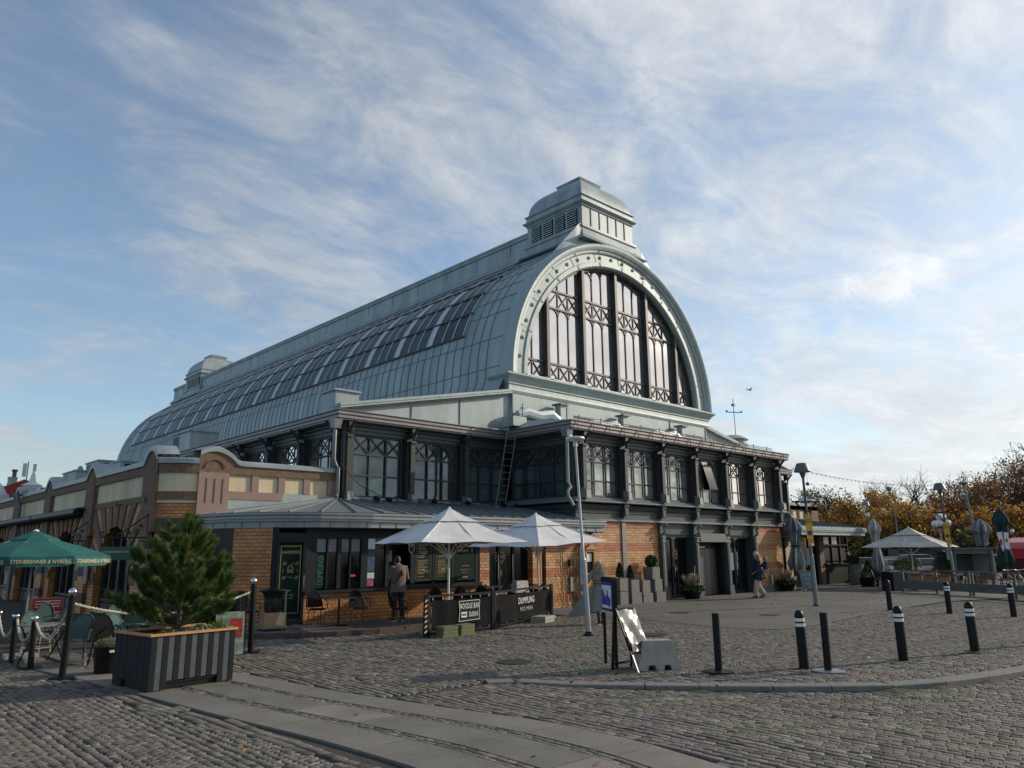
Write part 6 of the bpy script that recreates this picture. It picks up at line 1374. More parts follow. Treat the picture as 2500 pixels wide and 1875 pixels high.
t=thing('street_lamp','far bracket lamp with a small bell shade before the bare tree','street lamp',(80.27,30.24,Z0)); MB().tube([(0,0,0),(0,0,6.0)],[.1,.06],6).tube([(0,0,6.0),(-.5,.5,6.6),(-1.2,1.1,7.0),(-1.8,1.7,7.1),(-2.1,1.95,6.7)],.04,5).build('pole',M['steel'],t); MB().lathe([(.4,-.5),(.3,-.1),(.06,0)],(-2.1,1.95,6.7),10).build('lamp_shade',M['steel'],t)
t=thing('street_lamp','short white post lamp seen over the roof of the right lean-to','street lamp',(56,27.6,Z0)); MB().tube([(0,0,0),(0,0,5.6)],.09,8).build('pole',M['white_metal'],t); MB().lathe([(.1,0),(.2,.1),(.2,.25),(.05,.3)],(0,0,5.6),10).build('lamp_head',M['white'],t)
# ---- garland of bulbs with paper lanterns
def garland(p,q,sag,label,nb=46,lan=()):
    t=thing('string_lights',label,'string lights',(0,0,0),0,'light garlands from the hall'); p=Vector(p); q=Vector(q)
    def at_(s): v=p.lerp(q,s); v.z-=sag*4*s*(1-s); return v
    MB().tube([at_(i/40) for i in range(41)],.011,4).build('cable',M['black'],t); b=MB()
    for i in range(nb): v=at_((i+.5)/nb); b.box(v.x-.02,v.x+.02,v.y-.02,v.y+.02,v.z-.09,v.z)
    b.build('bulb_row',mat('bulb',(.3,.3,.28),.4),t); return at_
at1=garland((45.3,23.0,6.9),(68.4,20.3,7.0),.55,'light garland from the hall eave across the sky to the slim lamp mast')
for s,dz,r_,lab in ((.07,.55,.12,'small grey paper lantern hanging by the nearer hat lamp'),(.50,.1,.17,'grey paper lantern hanging from the middle of the garland')):
    v=at1(s); t=thing('paper_lantern',lab,'lantern',(v.x,v.y,v.z-dz-.1),0,'lanterns on the garland'); MB().ball((0,0,-.15),r_,12).build('globe',M['canvasG'],t,smooth=True); MB().tube([(0,0,-.1),(0,0,dz+.1)],.008,4).build('string',M['black'],t)
v=(52.15,21.43,4.07); t=thing('paper_lantern','pale grey paper lantern hanging before the golden trees','lantern',v,0,'lanterns on the garland'); MB().ball((0,0,0),.15,12).build('globe',M['canvas'],t,smooth=True); MB().tube([(0,0,.1),(0,0,2.0)],.008,4).build('string',M['black'],t)
garland((45.3,23.6,6.4),(62,36,3.6),.3,'second light garland dropping from the hall eave towards the park',30); garland((45.3,23.8,5.6),(62,37,3.0),.3,'lowest light garland dropping from the hall towards the park',30)
# ---- info sign, A-board, concrete block
t=thing('info_sign','blue and white information sign on two black posts','sign',(11.05,9.33,Z0),math.atan2(.52,.33)); MB().tube([(-.32,0,0),(-.32,0,.9)],.032,10).build('post',M['black'],t,smooth=True); MB().tube([(.32,0,0),(.32,0,.9)],.032,10).build('post',M['black'],t,smooth=True)
b=MB(); r_=.07
poly=[(-.36,.95),(.36,.95),(.36,1.48)]+[(.36-r_+r_*math.cos(k*math.pi/8),1.48+r_*math.sin(k*math.pi/8)) for k in range(1,4)]+[(-.36+r_-r_*math.sin(k*math.pi/8),1.48+r_*math.cos(k*math.pi/8)) for k in range(0,4)]+[(-.36,1.48)]
MB().vprism(poly,-.04,.04).build('frame',M['black'],t)
for s in (-1,1): MB().box(-.33,.33,min(s*.0405,s*.047),max(s*.0405,s*.047),.97,1.46).build('blue_panel',mat('sign_blue',(.02,.04,.22),.5,0,.05),t); MB().box(-.28,.28,min(s*.0475,s*.05),max(s*.0475,s*.05),1.0,1.40).build('white_panel',M['white'],t)
b=MB(); rr=random.Random(4); xs_=-.24
while xs_<.2: w=rr.uniform(.03,.07); hh=rr.uniform(.12,.3); b.box(xs_,xs_+w,.0505,.053,1.05,1.05+hh); xs_+=w+.008
b.build('skyline_mark',mat('mark_blue',(.02,.05,.35),.5),t); MB().bar((-.2,.056,1.02),(.2,.056,1.3),.03,.004,(0,1,0)).build('red_stripe',mat('mark_red',(.5,.03,.02),.5),t)
t=thing('a_board','empty silver snap-frame pavement board glinting in the sun','pavement board',(10.98,8.92,Z0),R(2))
b=MB(); SP=.42
def fpn(x,s,d=0): return (x,-SP*(1-s)-d,1.02*s+d*.4)
for x in (-.25,.25): b.bar(fpn(x,.27),fpn(x,1),.045,.03)
b.bar(fpn(-.25,.985),fpn(.25,.985),.04,.04); b.bar(fpn(-.25,.29),fpn(.25,.29),.04,.03); b.build('front_frame',M['black'],t)
b=MB()
for x in (-.235,.235): b.bar(fpn(x,0),fpn(x,.28),.028,.02); 
b.build('front_legs',M['chrome'],t)
b=MB()
for x in (-.27,.27): b.bar((x,.10,0),(x,.02,1.0),.03,.05)
b.bar((-.27,.09,.1),(.27,.09,.1),.03); b.bar((-.27,.02,.99),(.27,.02,.99),.04); b.build('rear_frame',M['black'],t)
vs=[];n=12
for i in range(n+1):
    for j in range(n+1): s=.31+.66*j/n; x=-.23+.46*i/n; q=fpn(x,s,.026+.016*math.sin(i*.55+j*.45)+.010*math.sin(j*.9-i*.6)); vs.append(q)
fm=mat('silver_film',(.30,.285,.25),.20,.7,.5,2.2,1.0,3); MB().add(vs,[(i*(n+1)+j,(i+1)*(n+1)+j,(i+1)*(n+1)+j+1,i*(n+1)+j+1) for i in range(n) for j in range(n)]).build('panel',fm,t,smooth=True)
t=thing('concrete_block','grey tapered concrete barrier block behind the pavement board','barrier block',(11.36,8.56,Z0),math.atan2(-.68,.7335)+R(6)); t.scale=(.62,.8,.98)
poly=[(-.62,0),(-.36,0),(-.32,.09),(-.14,.09),(-.1,0),(.1,0),(.14,.09),(.30,.09),(.34,0),(.62,0),(.44,.47),(.42,.49),(-.42,.49),(-.44,.47)]
vs=[];n=len(poly)
for d,k in ((-.30,1),(.30,1)):
    vs+=[(x,d*(1-.42*z/.49),z) for x,z in poly]
MB().add(vs,[(0,1,2,3,4,5,6,7,8,9,10,11,12,13),tuple(range(14,28))[::-1]]+[(i,(i+1)%14,(i+1)%14+14,i+14)[::-1] for i in range(14)]).build('block',M['concrete'],t)
# ============================================================= planters by the front, far terrace
gc=mat('grey_cast_stone',(.17,.165,.16),.8,0,.14,5,.3,60)
def cube(x,y,z,s,label,plant=None,hh=None):
    t=thing('stone_planter',label,'planter',(x,y,Z0+z),0,'square stone planters before the brick wall'); h=hh or s
    b=MB(); b.box(-s/2,s/2,-s/2,s/2,0,h-.02); b.box(-s/2,s/2,-s/2,-s/2+.04,h-.02,h).box(-s/2,s/2,s/2-.04,s/2,h-.02,h).box(-s/2,-s/2+.04,-s/2+.04,s/2-.04,h-.02,h).box(s/2-.04,s/2,-s/2+.04,s/2-.04,h-.02,h); b.build('planter_body',gc,t); MB().box(-s/2+.04,s/2-.04,-s/2+.04,s/2-.04,h-.02,h-.012).build('soil',M['black'],t); return t
yC=19.35
for x,z,lab in ((23.55,0,'bottom left square stone planter'),(23.55,.5,'left square stone planter in the upper row with a small conifer'),(24.25,.42,'second square stone planter carrying a small conifer on the slabs'),(24.95,.38,'third square stone planter resting on the low slabs'),(25.75,.40,'square stone planter under the topmost one'),(25.62,.88,'topmost square stone planter carrying the clipped ball')): cube(x,yC,z,.48,lab)
for x,n,lab in ((24.28,5,'rough stone slabs stacked under the second stone planter'),(25.0,4,'rough stone slabs stacked under the third stone planter'),(25.85,4,'rough stone slabs stacked beside the first entrance door')):
    stack(x,yC-.02,0,n,lab,gc,.095 if n<5 else .084,.62,.5)
def bushy(name,loc,r,h,n,cols,label,cat,shape='ball',Lf=.05,wf=.03,stem=True,group=None):
    t=thing(name,label,cat,loc,0,group); m=leafmat(name+'_leaves',cols,.6,.08); u=rng.normal(size=(n,3)); u/=np.linalg.norm(u,axis=1,keepdims=True)
    if shape=='ball': P=u*r*(.35+.67*rng.random((n,1))**.6); P[:,2]+=h/2
    else: z=rng.random(n); rr_=r*(1-z**1.6)**.9*(.2+.8*rng.random(n)**.5); a=rng.random(n)*6.283; P=np.stack([rr_*np.cos(a),rr_*np.sin(a),z*h+.04],1); u=np.stack([np.cos(a),np.sin(a),np.full(n,.5)],1)+rng.normal(0,.4,(n,3))
    blades('foliage',P,u+rng.normal(0,.5,(n,3)),rng.uniform(.7,1.2,n)*Lf,rng.uniform(.7,1.2,n)*wf,rng.random(n),m,t)
    MB().tube([(0,0,-.02),(0,0,h*.6)],.015,5).build('stem',bark,t); return t
DG=[(0,(.008,.02,.008)),(.6,(.025,.05,.015)),(1,(.06,.09,.025))]
bushy('potted_conifer',(23.6,yC,Z0+.98),.15,.52,2200,DG,'small dark conifer in the left stone planter','shrub','cone',.05,.02); bushy('potted_conifer',(24.25,yC,Z0+.9),.14,.50,2200,DG,'small dark conifer in the second stone planter','shrub','cone',.05,.02); bushy('clipped_ball',(25.62,yC,Z0+1.36),.24,.44,2400,DG,'round clipped box ball on the topmost stone planter','shrub','ball',.045,.03)
def bigpot(loc,label,seed):
    t=thing('plant_pot',label,'plant pot',loc,0,'large dark pots at the entrance'); MB().lathe([(.30,0),(.40,.3),(.44,.50),(.45,.54),(.41,.54),(.40,.48)],(0,0,0),20).build('pot',M['black'],t,smooth=True)
    shrub('ivy',(0,0,.34),.50,.50,.34,1800,[(0,(.012,.028,.01)),(.7,(.04,.07,.02)),(.9,(.09,.11,.04)),(1,(.35,.36,.3))],None,None,t,Lf=.07,wf=.05,up=-.2); 
    n=420; a=rng.random(n)*6.283; P=np.stack([.1*np.cos(a)-.08,.1*np.sin(a),np.full(n,.5)],1); D=np.stack([np.cos(a)*.45,np.sin(a)*.45,np.full(n,1.0)],1)+rng.normal(0,.15,(n,3)); blades('dry_grass',P,D,rng.uniform(.3,.62,n),np.full(n,.012),rng.random(n),leafmat('straw',[(0,(.16,.11,.05)),(1,(.42,.33,.18))]),t)
    n=260; P=np.stack([.14+rng.normal(0,.07,n),rng.normal(0,.07,n),.78+rng.random(n)*.25],1); blades('seed_heads',P,dirs(n,.3),np.full(n,.06),np.full(n,.03),rng.random(n),leafmat('seed',[(0,(.3,.22,.15)),(1,(.6,.52,.42))]),t)
    s=MB(); s.tube([(.2,0,.5),(.3,.05,.9),(.38,.05,1.35)],.012,5); s.build('reed',M['cream'],t); return t
bigpot((28.1,19.15,Z0),'large dark pot with ivy and dry grass before the first entrance door',1); bigpot((36.35,19.2,Z0),'large dark pot with plants behind the walking person at the right brick panel',2)
MB_=MB
t=thing('low_wall','low brick stub wall with a stone top right of the last brick panel','low wall',(36.9,19.1,Z0)); MB().box(-.3,.35,.0,.5,0,.62).build('wall',M['brick'],t); MB().box(-.34,.39,-.03,.55,.62,.68).build('coping',M['granite'],t)
# chalk board
t=thing('chalkboard','wooden A-shaped chalkboard with pale blue writing before the dark recess','chalkboard',(36.45,18.3,Z0),R(-28)); b=MB()
for s in (-1,1):
    for x in (-.33,.33): b.bar((x,s*.32,0),(x,s*.02,1.02),.04,.03)
    b.bar((-.33,s*.05,.97),(.33,s*.05,.97),.04); b.bar((-.33,s*.27,.16),(.33,s*.27,.16),.04)
b.build('frame',mat('worn_wood',(.16,.12,.08),.7,0,.2),t)
MB().add([(-.31,-.27,.2),(.31,-.27,.2),(.31,-.06,.95),(-.31,-.06,.95)],[(0,1,2,3)]).add([(-.31,.26,.2),(.31,.26,.2),(.31,.05,.95),(-.31,.05,.95)],[(3,2,1,0)]).build('board',mat('slate_board',(.10,.13,.135),.7,0,.2),t)
nn=Vector((0,-.963,.27)); text('BOOK\nEN\nJUL!',.2,mat('chalk_blue',(.25,.45,.55),.8),t,(0,-.185,.60),(1,0,0),nn,sx=.9)
# far terrace furniture
wd=mat('weathered_grey_wood',(.13,.125,.115),.85,0,.25,4,.4,30,streak=False); wdg=mat('greenish_post_wood',(.12,.13,.085),.85,0,.2,4)
t=thing('wooden_barrier','weathered wooden rail barrier along the far terrace','barrier',(38.6,14.5,Z0),world=True)
pts=[(38.65,14.55),(38.2,12.95),(37.3,11.2),(36.4,9.4),(35.5,7.6),(34.5,5.6)]
for i,p in enumerate(pts): MB().box(p[0]-.05,p[0]+.05,p[1]-.05,p[1]+.05,Z0-.02,.90).build('post',wdg if i in(2,3) else wd,t)
MB().box(pts[2][0]+.08,pts[2][0]+.17,pts[2][1]+.12,pts[2][1]+.21,Z0-.02,.88).build('post',wdg,t)
for i in range(5): p,q=pts[i],pts[i+1]; MB().bar((p[0],p[1],.88),(q[0],q[1],.88),.08,.05).build('top_rail',wd,t); MB().bar((p[0]-.07,p[1],.22),(q[0]-.07,q[1],.22),.04,.36).build('board',wd,t)
for i in range(3):
    s=.12+i*.27; x=pts[0][0]+(pts[1][0]-pts[0][0])*s*1.5; y=pts[0][1]+(pts[1][1]-pts[0][1])*s*1.5-.1
    t=thing('flower_box',('terracotta flower box at the left end of the barrier','middle terracotta flower box on the barrier','terracotta flower box with a grey plant on the barrier')[i],'flower box',(x,y-.25,.42),R(-74),'flower boxes on the wooden barrier'); MB().box(-.24,.24,-.1,.1,0,.22,-.02).build('box',mat('terracotta',(.30,.15,.09),.8,0,.15),t)
    shrub('box_plant',(0,0,.2),.22,.1,.14,300,[(0,(.05,.06,.02)),(.5,(.14,.13,.06)),(1,(.3,.16,.12))],None,None,t,Lf=.06,wf=.03)
t=thing('host_counter','black boxy waiter counter at the left end of the wooden barrier','counter',(39.6,15.35,Z0),R(-20)); MB().box(-.4,.4,-.35,.35,0,.9).build('body',mat('navy_black',(.008,.010,.018),.45,0,.2),t); MB().box(-.6,.75,-.4,.4,.9,.94).build('top',M['steel'],t)
t=thing('granite_pillar','rough grey granite pillar with a potted plant on top','pillar',(44.75,19.43,Z0)); 
vs=[];rr=random.Random(9)
prof_=[]; b=MB(); ph=[[rr.uniform(-.04,.04) for _ in range(8)] for _ in range(9)]
for j in range(9):
    for k in range(8):
        a=k*math.pi/4+math.pi/8; q=.36+ph[j][k]; vs.append((q*math.cos(a),q*math.sin(a),1.15*j/8))
b.add(vs,[(j*8+k,j*8+(k+1)%8,(j+1)*8+(k+1)%8,(j+1)*8+k) for j in range(8) for k in range(8)]+[tuple(range(64,72))]); b.build('stone',M['granite'],t)
bushy('pillar_plant',(44.75,19.43,Z0+1.14),.28,.5,1200,[(0,(.02,.03,.015)),(.6,(.07,.08,.04)),(1,(.22,.14,.08))],'dark leafy plant on top of the granite pillar','plant','ball',.1,.05)
t=thing('cone_topiary','clipped dark green cone in a black tub beside the granite pillar','topiary',(43.26,18.04,Z0)); MB().box(-.33,.33,-.33,.33,0,.5,-.04).build('tub',M['black'],t)
n=4200; z=rng.random(n)**1.3; rr_=.40*(1-z)*(.8+.25*rng.random(n))+.02; a=rng.random(n)*6.283; P=np.stack([rr_*np.cos(a),rr_*np.sin(a),.46+z*.9],1); blades('foliage',P,np.stack([np.cos(a),np.sin(a),np.full(n,.6)],1)+rng.normal(0,.35,(n,3)),np.full(n,.06),np.full(n,.03),rng.random(n),leafmat('topiary_leaf',[(0,(.012,.03,.008)),(1,(.09,.11,.03))]),t)
gT='white framed chairs on the far terrace'
wf_=mat('white_tube',(.5,.5,.5),.4,0,.1); dk_=mat('navy_weave',(.012,.014,.025),.6,0,.2)
for i,(p,rz) in enumerate((((42.0,16.7),60),((42.9,17.4),200),((45.6,18.6),100),((44.2,16.4),150),((45.9,17.5),20),((46.8,19.0),250))):
    bistro(('white framed chair between the cone topiary and the black counter','second white framed chair beside the cone topiary','white framed chair right of the granite pillar','white framed chair under the beige parasol','white framed chair behind the topiary near the folded parasol','white framed chair beside the counter window')[i],dk_,wf_,(*p,Z0),R(rz),gT)
for i,p in enumerate(((43.4,15.9),(46.4,16.4),(41.6,14.2))):
    t=thing('terrace_table',('reddish long table under the beige parasol','reddish table further back under the beige parasol','small table just behind the barrier flower boxes')[i],'table',(*p,Z0),R(30),'reddish terrace tables'); MB().box(-.75,.75,-.4,.4,.72,.77).build('tabletop',mat('red_brown_top',(.16,.055,.045),.5,0,.2),t)
    for sx_ in (-.6,.6): MB().box(sx_-.04,sx_+.04,-.3,.3,0,.72).build('leg',M['steel'],t)
for i,p in enumerate(((42.6,14.8),(44.9,15.4),(43.9,17.3),(47.6,16.0))):
    t=thing('deck_chair',('red chair nearest to the black counter','red chair right of the beige parasol pole','red chair left of the beige parasol pole','red chair at the back of the far terrace')[i],'chair',(*p,Z0),R(40*i),'red chairs on the far terrace'); rd=mat('red_seat',(.26,.03,.025),.5,0,.2)
    MB().box(-.22,.22,-.22,.22,.43,.47).build('seat',rd,t); MB().add([(-.22,-.22,.5),(.22,-.22,.5),(.24,-.30,.88),(-.24,-.30,.88),(-.22,-.25,.5),(.22,-.25,.5),(.24,-.33,.88),(-.24,-.33,.88)],[(0,1,2,3),(7,6,5,4),(3,2,6,7),(0,3,7,4),(1,5,6,2)]).build('backrest',rd,t)
    for sx_,sy_ in ((1,1),(1,-1),(-1,1),(-1,-1)): MB().bar((sx_*.19,sy_*.19,0),(sx_*.19,sy_*.19,.43),.025).build('leg',M['steel'],t)
for i,(p,r_) in enumerate((((45.2,16.9),.5),((46.9,15.4),.55),((47.9,17.6),.45))): bushy('juniper_shrub',(*p,Z0+.75),r_,.6,3800,[(0,(.02,.05,.014)),(.7,(.06,.10,.03)),(1,(.12,.15,.05))],('spreading green shrub left of the beige parasol pole','feathery green shrub below the right tip of the beige parasol','green shrub beside the pale folded parasol')[i],'shrub','ball',.085,.018); tag(MB().lathe([(.28,0),(.36,.75),(.3,.74)],(0,0,0),12).build('tub',M['stone']),('brown tub of the shrub left of the parasol pole','brown tub of the shrub below the parasol tip','brown tub of the shrub beside the folded parasol')[i],'tub').location=(*p,Z0)
# booth
t=thing('wooden_booth','grey wooden market booth with an open front behind the barrier','booth',(45.9,14.5,Z0),math.atan2(-1.15,2.09)); gw=mat('grey_booth_wood',(.10,.105,.10),.8,0,.2,3,.3)
for x,y in ((0,0),(2.35,0),(0,1.3),(2.35,1.3)): MB().box(x-.05,x+.05,y-.05,y+.05,0,1.95).build('post',gw,t)
MB().box(-.1,2.5,-.15,1.45,1.93,2.03).build('roof',gw,t); MB().box(0,2.35,-.02,.02,1.7,1.93).build('fascia_board',gw,t); MB().box(.05,2.3,1.2,1.24,.75,1.8).build('back_panel',mat('booth_panel',(.065,.07,.068),.8,0,.2,4,.3),t); MB().box(.05,2.3,-.02,.45,.72,.76).build('counter',gw,t); MB().box(2.42,2.46,-.1,1.3,.3,1.9).build('side_panel',mat('pale_green_panel',(.30,.36,.31),.7,0,.1),t); MB().box(1.2,1.25,-.02,.03,0,.72).build('strut',wd,t)
MB().box(.2,2.2,1.1,1.19,1.55,1.6).build('shelf',M['steel'],t)
t=thing('vending_cabinet','beige utility cabinet with a grey top behind the booth','cabinet',(51.0,14.6,Z0),R(-20)); MB().box(-.5,.5,-.35,.35,0,1.55).build('body',mat('beige_paint',(.33,.26,.2),.6,0,.08),t); MB().box(-.6,.6,-.45,.45,1.55,1.66).build('top',M['steel'],t)
t=thing('red_marquee','red plastic covered stall roof at the right edge of the picture','market stall',(60.3,14.3,Z0),R(-20)); t.scale=(.8,.8,1); pts=[(-2.4,0),(-2.3,1.0),(-1.6,1.6),(0,2.1),(1.6,1.6),(2.3,1.0),(2.4,0)]
MB().vprism([(x,1.3+z*.65) for x,z in pts],-1.5,1.5).build('red_cover',mat('red_tarpaulin',(.45,.012,.02),.28,0,.12,2,.6,3),t); MB().box(-2.2,2.2,-1.3,1.3,.0,1.3).build('counter_box',mat('dark_red_panel',(.09,.015,.02),.6,0,.2),t); MB().box(-2.3,2.3,-1.55,-1.5,1.1,1.3).build('edge_strip',M['white'],t)
tag(MB().ball((0,0,0),.13,12).build('white_globe',M['white'],smooth=True),'white ball on top of the red stall roof','globe').location=(59.2,15.0,2.95)
# bicycles
def bike(loc,rz,label):
    t=thing('bicycle',label,'bicycle',loc,rz,'bicycles parked behind the barrier')
    for x in (-.52,.52):
        MB().tube([(x+.33*math.cos(k*math.pi/10),0,.34+.33*math.sin(k*math.pi/10)) for k in range(21)],.018,5).build('wheel',M['black'],t); s=MB()
        for k in range(8): s.bar((x,0,.34),(x+.32*math.cos(k*math.pi/4),0,.34+.32*math.sin(k*math.pi/4)),.004)
        s.build('spokes',M['chrome'],t)
    b=MB(); 
    for p,q in (((-.52,.34),(-.12,.3)),((-.52,.34),(-.22,.8)),((-.12,.3),(-.24,.86)),((-.12,.3),(.36,.82)),((-.2,.74),(.36,.86)),((.52,.34),(.34,.95))): b.bar((p[0],0,p[1]),(q[0],0,q[1]),.028)
    b.build('frame',M['steel'],t); MB().tube([(.32,-.28,1.0),(.36,-.1,.98),(.36,.1,.98),(.32,.28,1.0)],.014,6).build('handlebar',M['chrome'],t); MB().box(-.36,-.12,-.07,.07,.86,.91,.02).build('saddle',M['black'],t); return t
k0=bike((41.6,10.7,Z0),R(60),'bicycle behind the barrier, nearest to the booth')
for i,(x,y,r_) in enumerate(((42.2,10.4,64),(42.9,10.2,58),(43.6,9.9,66))): dup(k0,(x,y,Z0),R(r_),('second bicycle from the booth behind the barrier','third bicycle from the booth behind the barrier','bicycle behind the barrier at the right edge')[i])
for i in range(3):
    t=MB().tube([(0,0,0),(0,0,.55),(.06,.0,.68),(.2,0,.76),(.5,0,.76),(.64,0,.68),(.7,0,.55),(.7,0,0)],.03,8).build('bike_hoop',mat('dark_red_tube',(.16,.012,.02),.4),None,smooth=True); t.location=(41.0+i*.5,13.5-i*.75,Z0); t.rotation_euler=(0,0,R(-50)); tag(t,('dark red bicycle hoop nearest to the flower boxes','middle dark red bicycle hoop behind the barrier','dark red bicycle hoop nearest to the booth')[i],'bike rack','dark red bicycle hoops')
# cars
def car(loc,rz,label,col,hs=1.45,Lc=4.4,est=False):
    t=thing('parked_car',label,'car',loc,rz,'cars parked beyond the far terrace'); pm=mat('car_paint_'+label[:6].strip().replace(' ','_'),col,.35,0,.03,spec=.35); W2=.88
    side=[(-2.2,.35),(-2.22,.62),(-2.1,.85),(-1.95,.95)]+([(-1.9,1.38),(-1.3,hs)] if est else [(-1.45,1.05),(-.85,1.38),(-.4,hs)])+[(.35,hs-.02),(1.05,1.02),(1.9,.86),(2.15,.68),(2.2,.35)]
    side=[(x*Lc/4.4,z) for x,z in side]; n=len(side); vs=[]
    for y,k in ((-W2,0),(-W2*.97,1),(W2*.97,1),(W2,0)):
        for x,z in side: s=1-(.14 if z>1.0 else 0)*1; vs.append((x,y*s,z))
    b=MB(); b.add(vs,[(i,i+1,n+i+1,n+i) for i in range(n-1)]+[(n+i,n+i+1,2*n+i+1,2*n+i) for i in range(n-1)]+[(2*n+i,2*n+i+1,3*n+i+1,3*n+i) for i in range(n-1)]+[tuple(range(n))[::-1],tuple(range(3*n,4*n))]); b.build('body',pm,t,smooth=True)
    g=MB(); 
    for s in (-1,1):
        pts=[(-1.75 if est else -1.25,1.0),(-1.65 if est else -.8,1.32),(-.35,1.38),(.3,1.37),(.88,1.02)]; g.add([(x*Lc/4.4,s*(W2*.875),z) for x,z in pts],[tuple(range(5))[::s]])
    k_=Lc/4.4; e_=.025; g.add([(.44*k_,-.68,hs-.06+e_),(.44*k_,.68,hs-.06+e_),(1.00*k_+e_,.70,1.07+e_),(1.00*k_+e_,-.70,1.07+e_)],[(0,3,2,1)]); g.build('window',M['black'],t)
    for x in (-1.35,1.38):
        for s in (-1,1): w=MB().tube([(x,s*(W2-.16),.32),(x,s*(W2+.01),.32)],.32,16).build('wheel',M['black'],t,smooth=False); MB().tube([(x,s*(W2+.0),.32),(x,s*(W2+.02),.32)],.19,10).build('rim',M['steel'],w)
    for s in (-1,1): MB().box(2.02,2.2,s*.75-.16,s*.75+.16,.6,.74).build('headlight',M['white'],t)
    MB().box(2.19,2.215,-.3,.3,.42,.52).build('number_plate',M['white'],t)
    for s in (-1,1): MB().box(.75,.9,s*.95-.09,s*.95+.09,.98,1.1).build('mirror',pm,t)
    return t
car((52.2,21.6,Z0),R(200),'silver hatchback behind the granite pillar, leftmost of the parked cars',(.07,.078,.088)); car((55.0,21.3,Z0),R(205),'dark grey estate car behind the pale folded parasol',(.10,.11,.12),est=True)
car((54.3,19.4,Z0),R(212),'dark large car behind the beige parasol pole',(.05,.055,.07),1.62,4.7,True); car((50.9,17.4,Z0),R(210),'silver car right of the beige parasol pole',(.09,.10,.11),1.42); car((53.6,17.3,Z0),R(208),'light blue grey car under the right tip of the beige parasol',(.08,.09,.105),1.48); car((49.6,18.9,Z0),R(215),'white car below the dark large car',(.22,.22,.22),1.4)
t=thing('food_trailer','dark food trailer with orange arched lettering behind the parked cars','trailer',(65.7,22.8,Z0),math.atan2(-3.16,3.4)); MB().box(-2.5,2.5,-.9,.9,.35,1.92).build('body',mat('dark_trailer',(.012,.012,.022),.5,0,.2),t); MB().box(-2.5,2.5,-.95,-.9,1.86,1.95).build('roof_edge',M['black'],t)
om=mat('orange_letters',(.55,.13,.04),.5)
for i,ch in enumerate('FALAFEL'):
    a=R(150-i*20); text(ch,.42,om,t,(.2+1.15*math.cos(a),-.93,.62+.75*math.sin(a)),(math.sin(a),0,-math.cos(a)),(0,-1,0))
b=MB(); b.tube([(.2+.85*math.cos(k*math.pi/12),-.93,.55+.6*math.sin(k*math.pi/12)) for k in range(13)],.03,5); b.build('orange_arch',om,t); MB().box(1.75,2.0,-.93,-.9,1.35,1.65).build('notice',M['white'],t)
for x in (-1.2,1.2): MB().tube([(x,-.95,.32),(x,-.75,.32)],.32,12).build('wheel',M['black'],t)
# mast with weather vane on the roof, ladder, bird
t=thing('roof_mast','thin mast with wind instruments on the right side of the hall roof','mast',(42.4,25.0,8.0),world=True); MB().tube([(42.4,25,7.2),(42.4,25,8.9)],.12,8).tube([(42.4,25,8.9),(42.35,25,11.25)],.025,6).build('mast',M['steel'],t); b=MB(); b.bar((41.85,25.2,10.36),(42.95,24.8,10.4),.05); b.box(42.28,42.46,24.9,25.1,10.78,10.92); b.ball((41.85,25.2,10.42),.07,8); b.ball((42.95,24.8,10.45),.06,8); b.build('instruments',M['steel'],t)
t=thing('ladder','black steel ladder standing on the lean-to roof against the hall eave','ladder',(20.0,22.4,3.6),world=True); b=MB()
for x0,x1,x2,z2 in ((19.82,20.5,20.62,7.7),(20.3,21.0,21.3,7.9)): b.tube([(x0,22.35,3.45),(x1,22.3,6.85),(x2-.02,22.3,7.05),(x2+.08,22.35,z2)],.022,6)
b.build('rails',M['seam'],t); b=MB()
for i in range(12): s=(i+.6)/12.5; b.bar((19.82+.68*s,22.33,3.45+3.4*s),(20.3+.7*s,22.33,3.45+3.4*s),.022)
b.build('rungs',M['seam'],t); MB().bar((19.4,22.4,3.52),(21.3,22.4,3.55),.06,.05).bar((20.9,22.3,3.5),(20.9,22.3,3.75),.08).build('foot_rail',M['black'],t)
t=thing('gull','small gull flying in the sky right of the gable','gull',(56.25,31.6,14.8)); wg=mat('gull_feathers',(.35,.36,.38),.7)
MB().tube([(-.22,.1,0),(-.08,.04,.02),(.1,-.04,.02),(.22,-.1,.03)],[.02,.06,.06,.03],8).build('body',wg,t,smooth=True); b=MB(); 
for s in (-1,1): b.add([(-.08,.0,.03),(.1,-.08,.03),(s*.18+.06,s*.32-.02,.22),(s*.12-.02,s*.32,.2),(s*.35+.1,s*.6,.12)],[(0,1,2,3),(3,2,4)])
b.build('wings',wg,t)
# far left: red corrugated roof house with chimneys and antennas
t=thing('distant_building','distant building with red corrugated roof and pale turret beyond the left wing','building',(14,80,Z0),world=True)
MB().box(10.5,16,82,90,Z0,6.9).build('wall',M['cream'],t); b=MB(); b.add([(12.6,81.6,6.7),(16.4,81.6,7.4),(14.7,86,9.2),(12.9,86,8.2)],[(0,1,2,3)]); 
b=MB(); n=34
for i in range(n):
    s=i/n; x0=12.7+3.4*s; zt=7.75+.85*min(1,s*2.1) if s<.5 else 8.55-1.1*(s-.5)*1.9; b.box(x0,x0+.06,80.0,80.06,6.6,zt); 
b.box(12.7,14.4,80.06,80.2,6.6,7.9); b.add([(12.7,80.1,6.6),(16.1,80.1,6.9),(16.1,80.1,7.4),(14.5,80.1,8.6),(12.7,80.1,7.8)],[(0,1,2,3,4)]); b.build('red_roof',mat('red_corrugated',(.36,.045,.035),.5,0,.12,2),t)
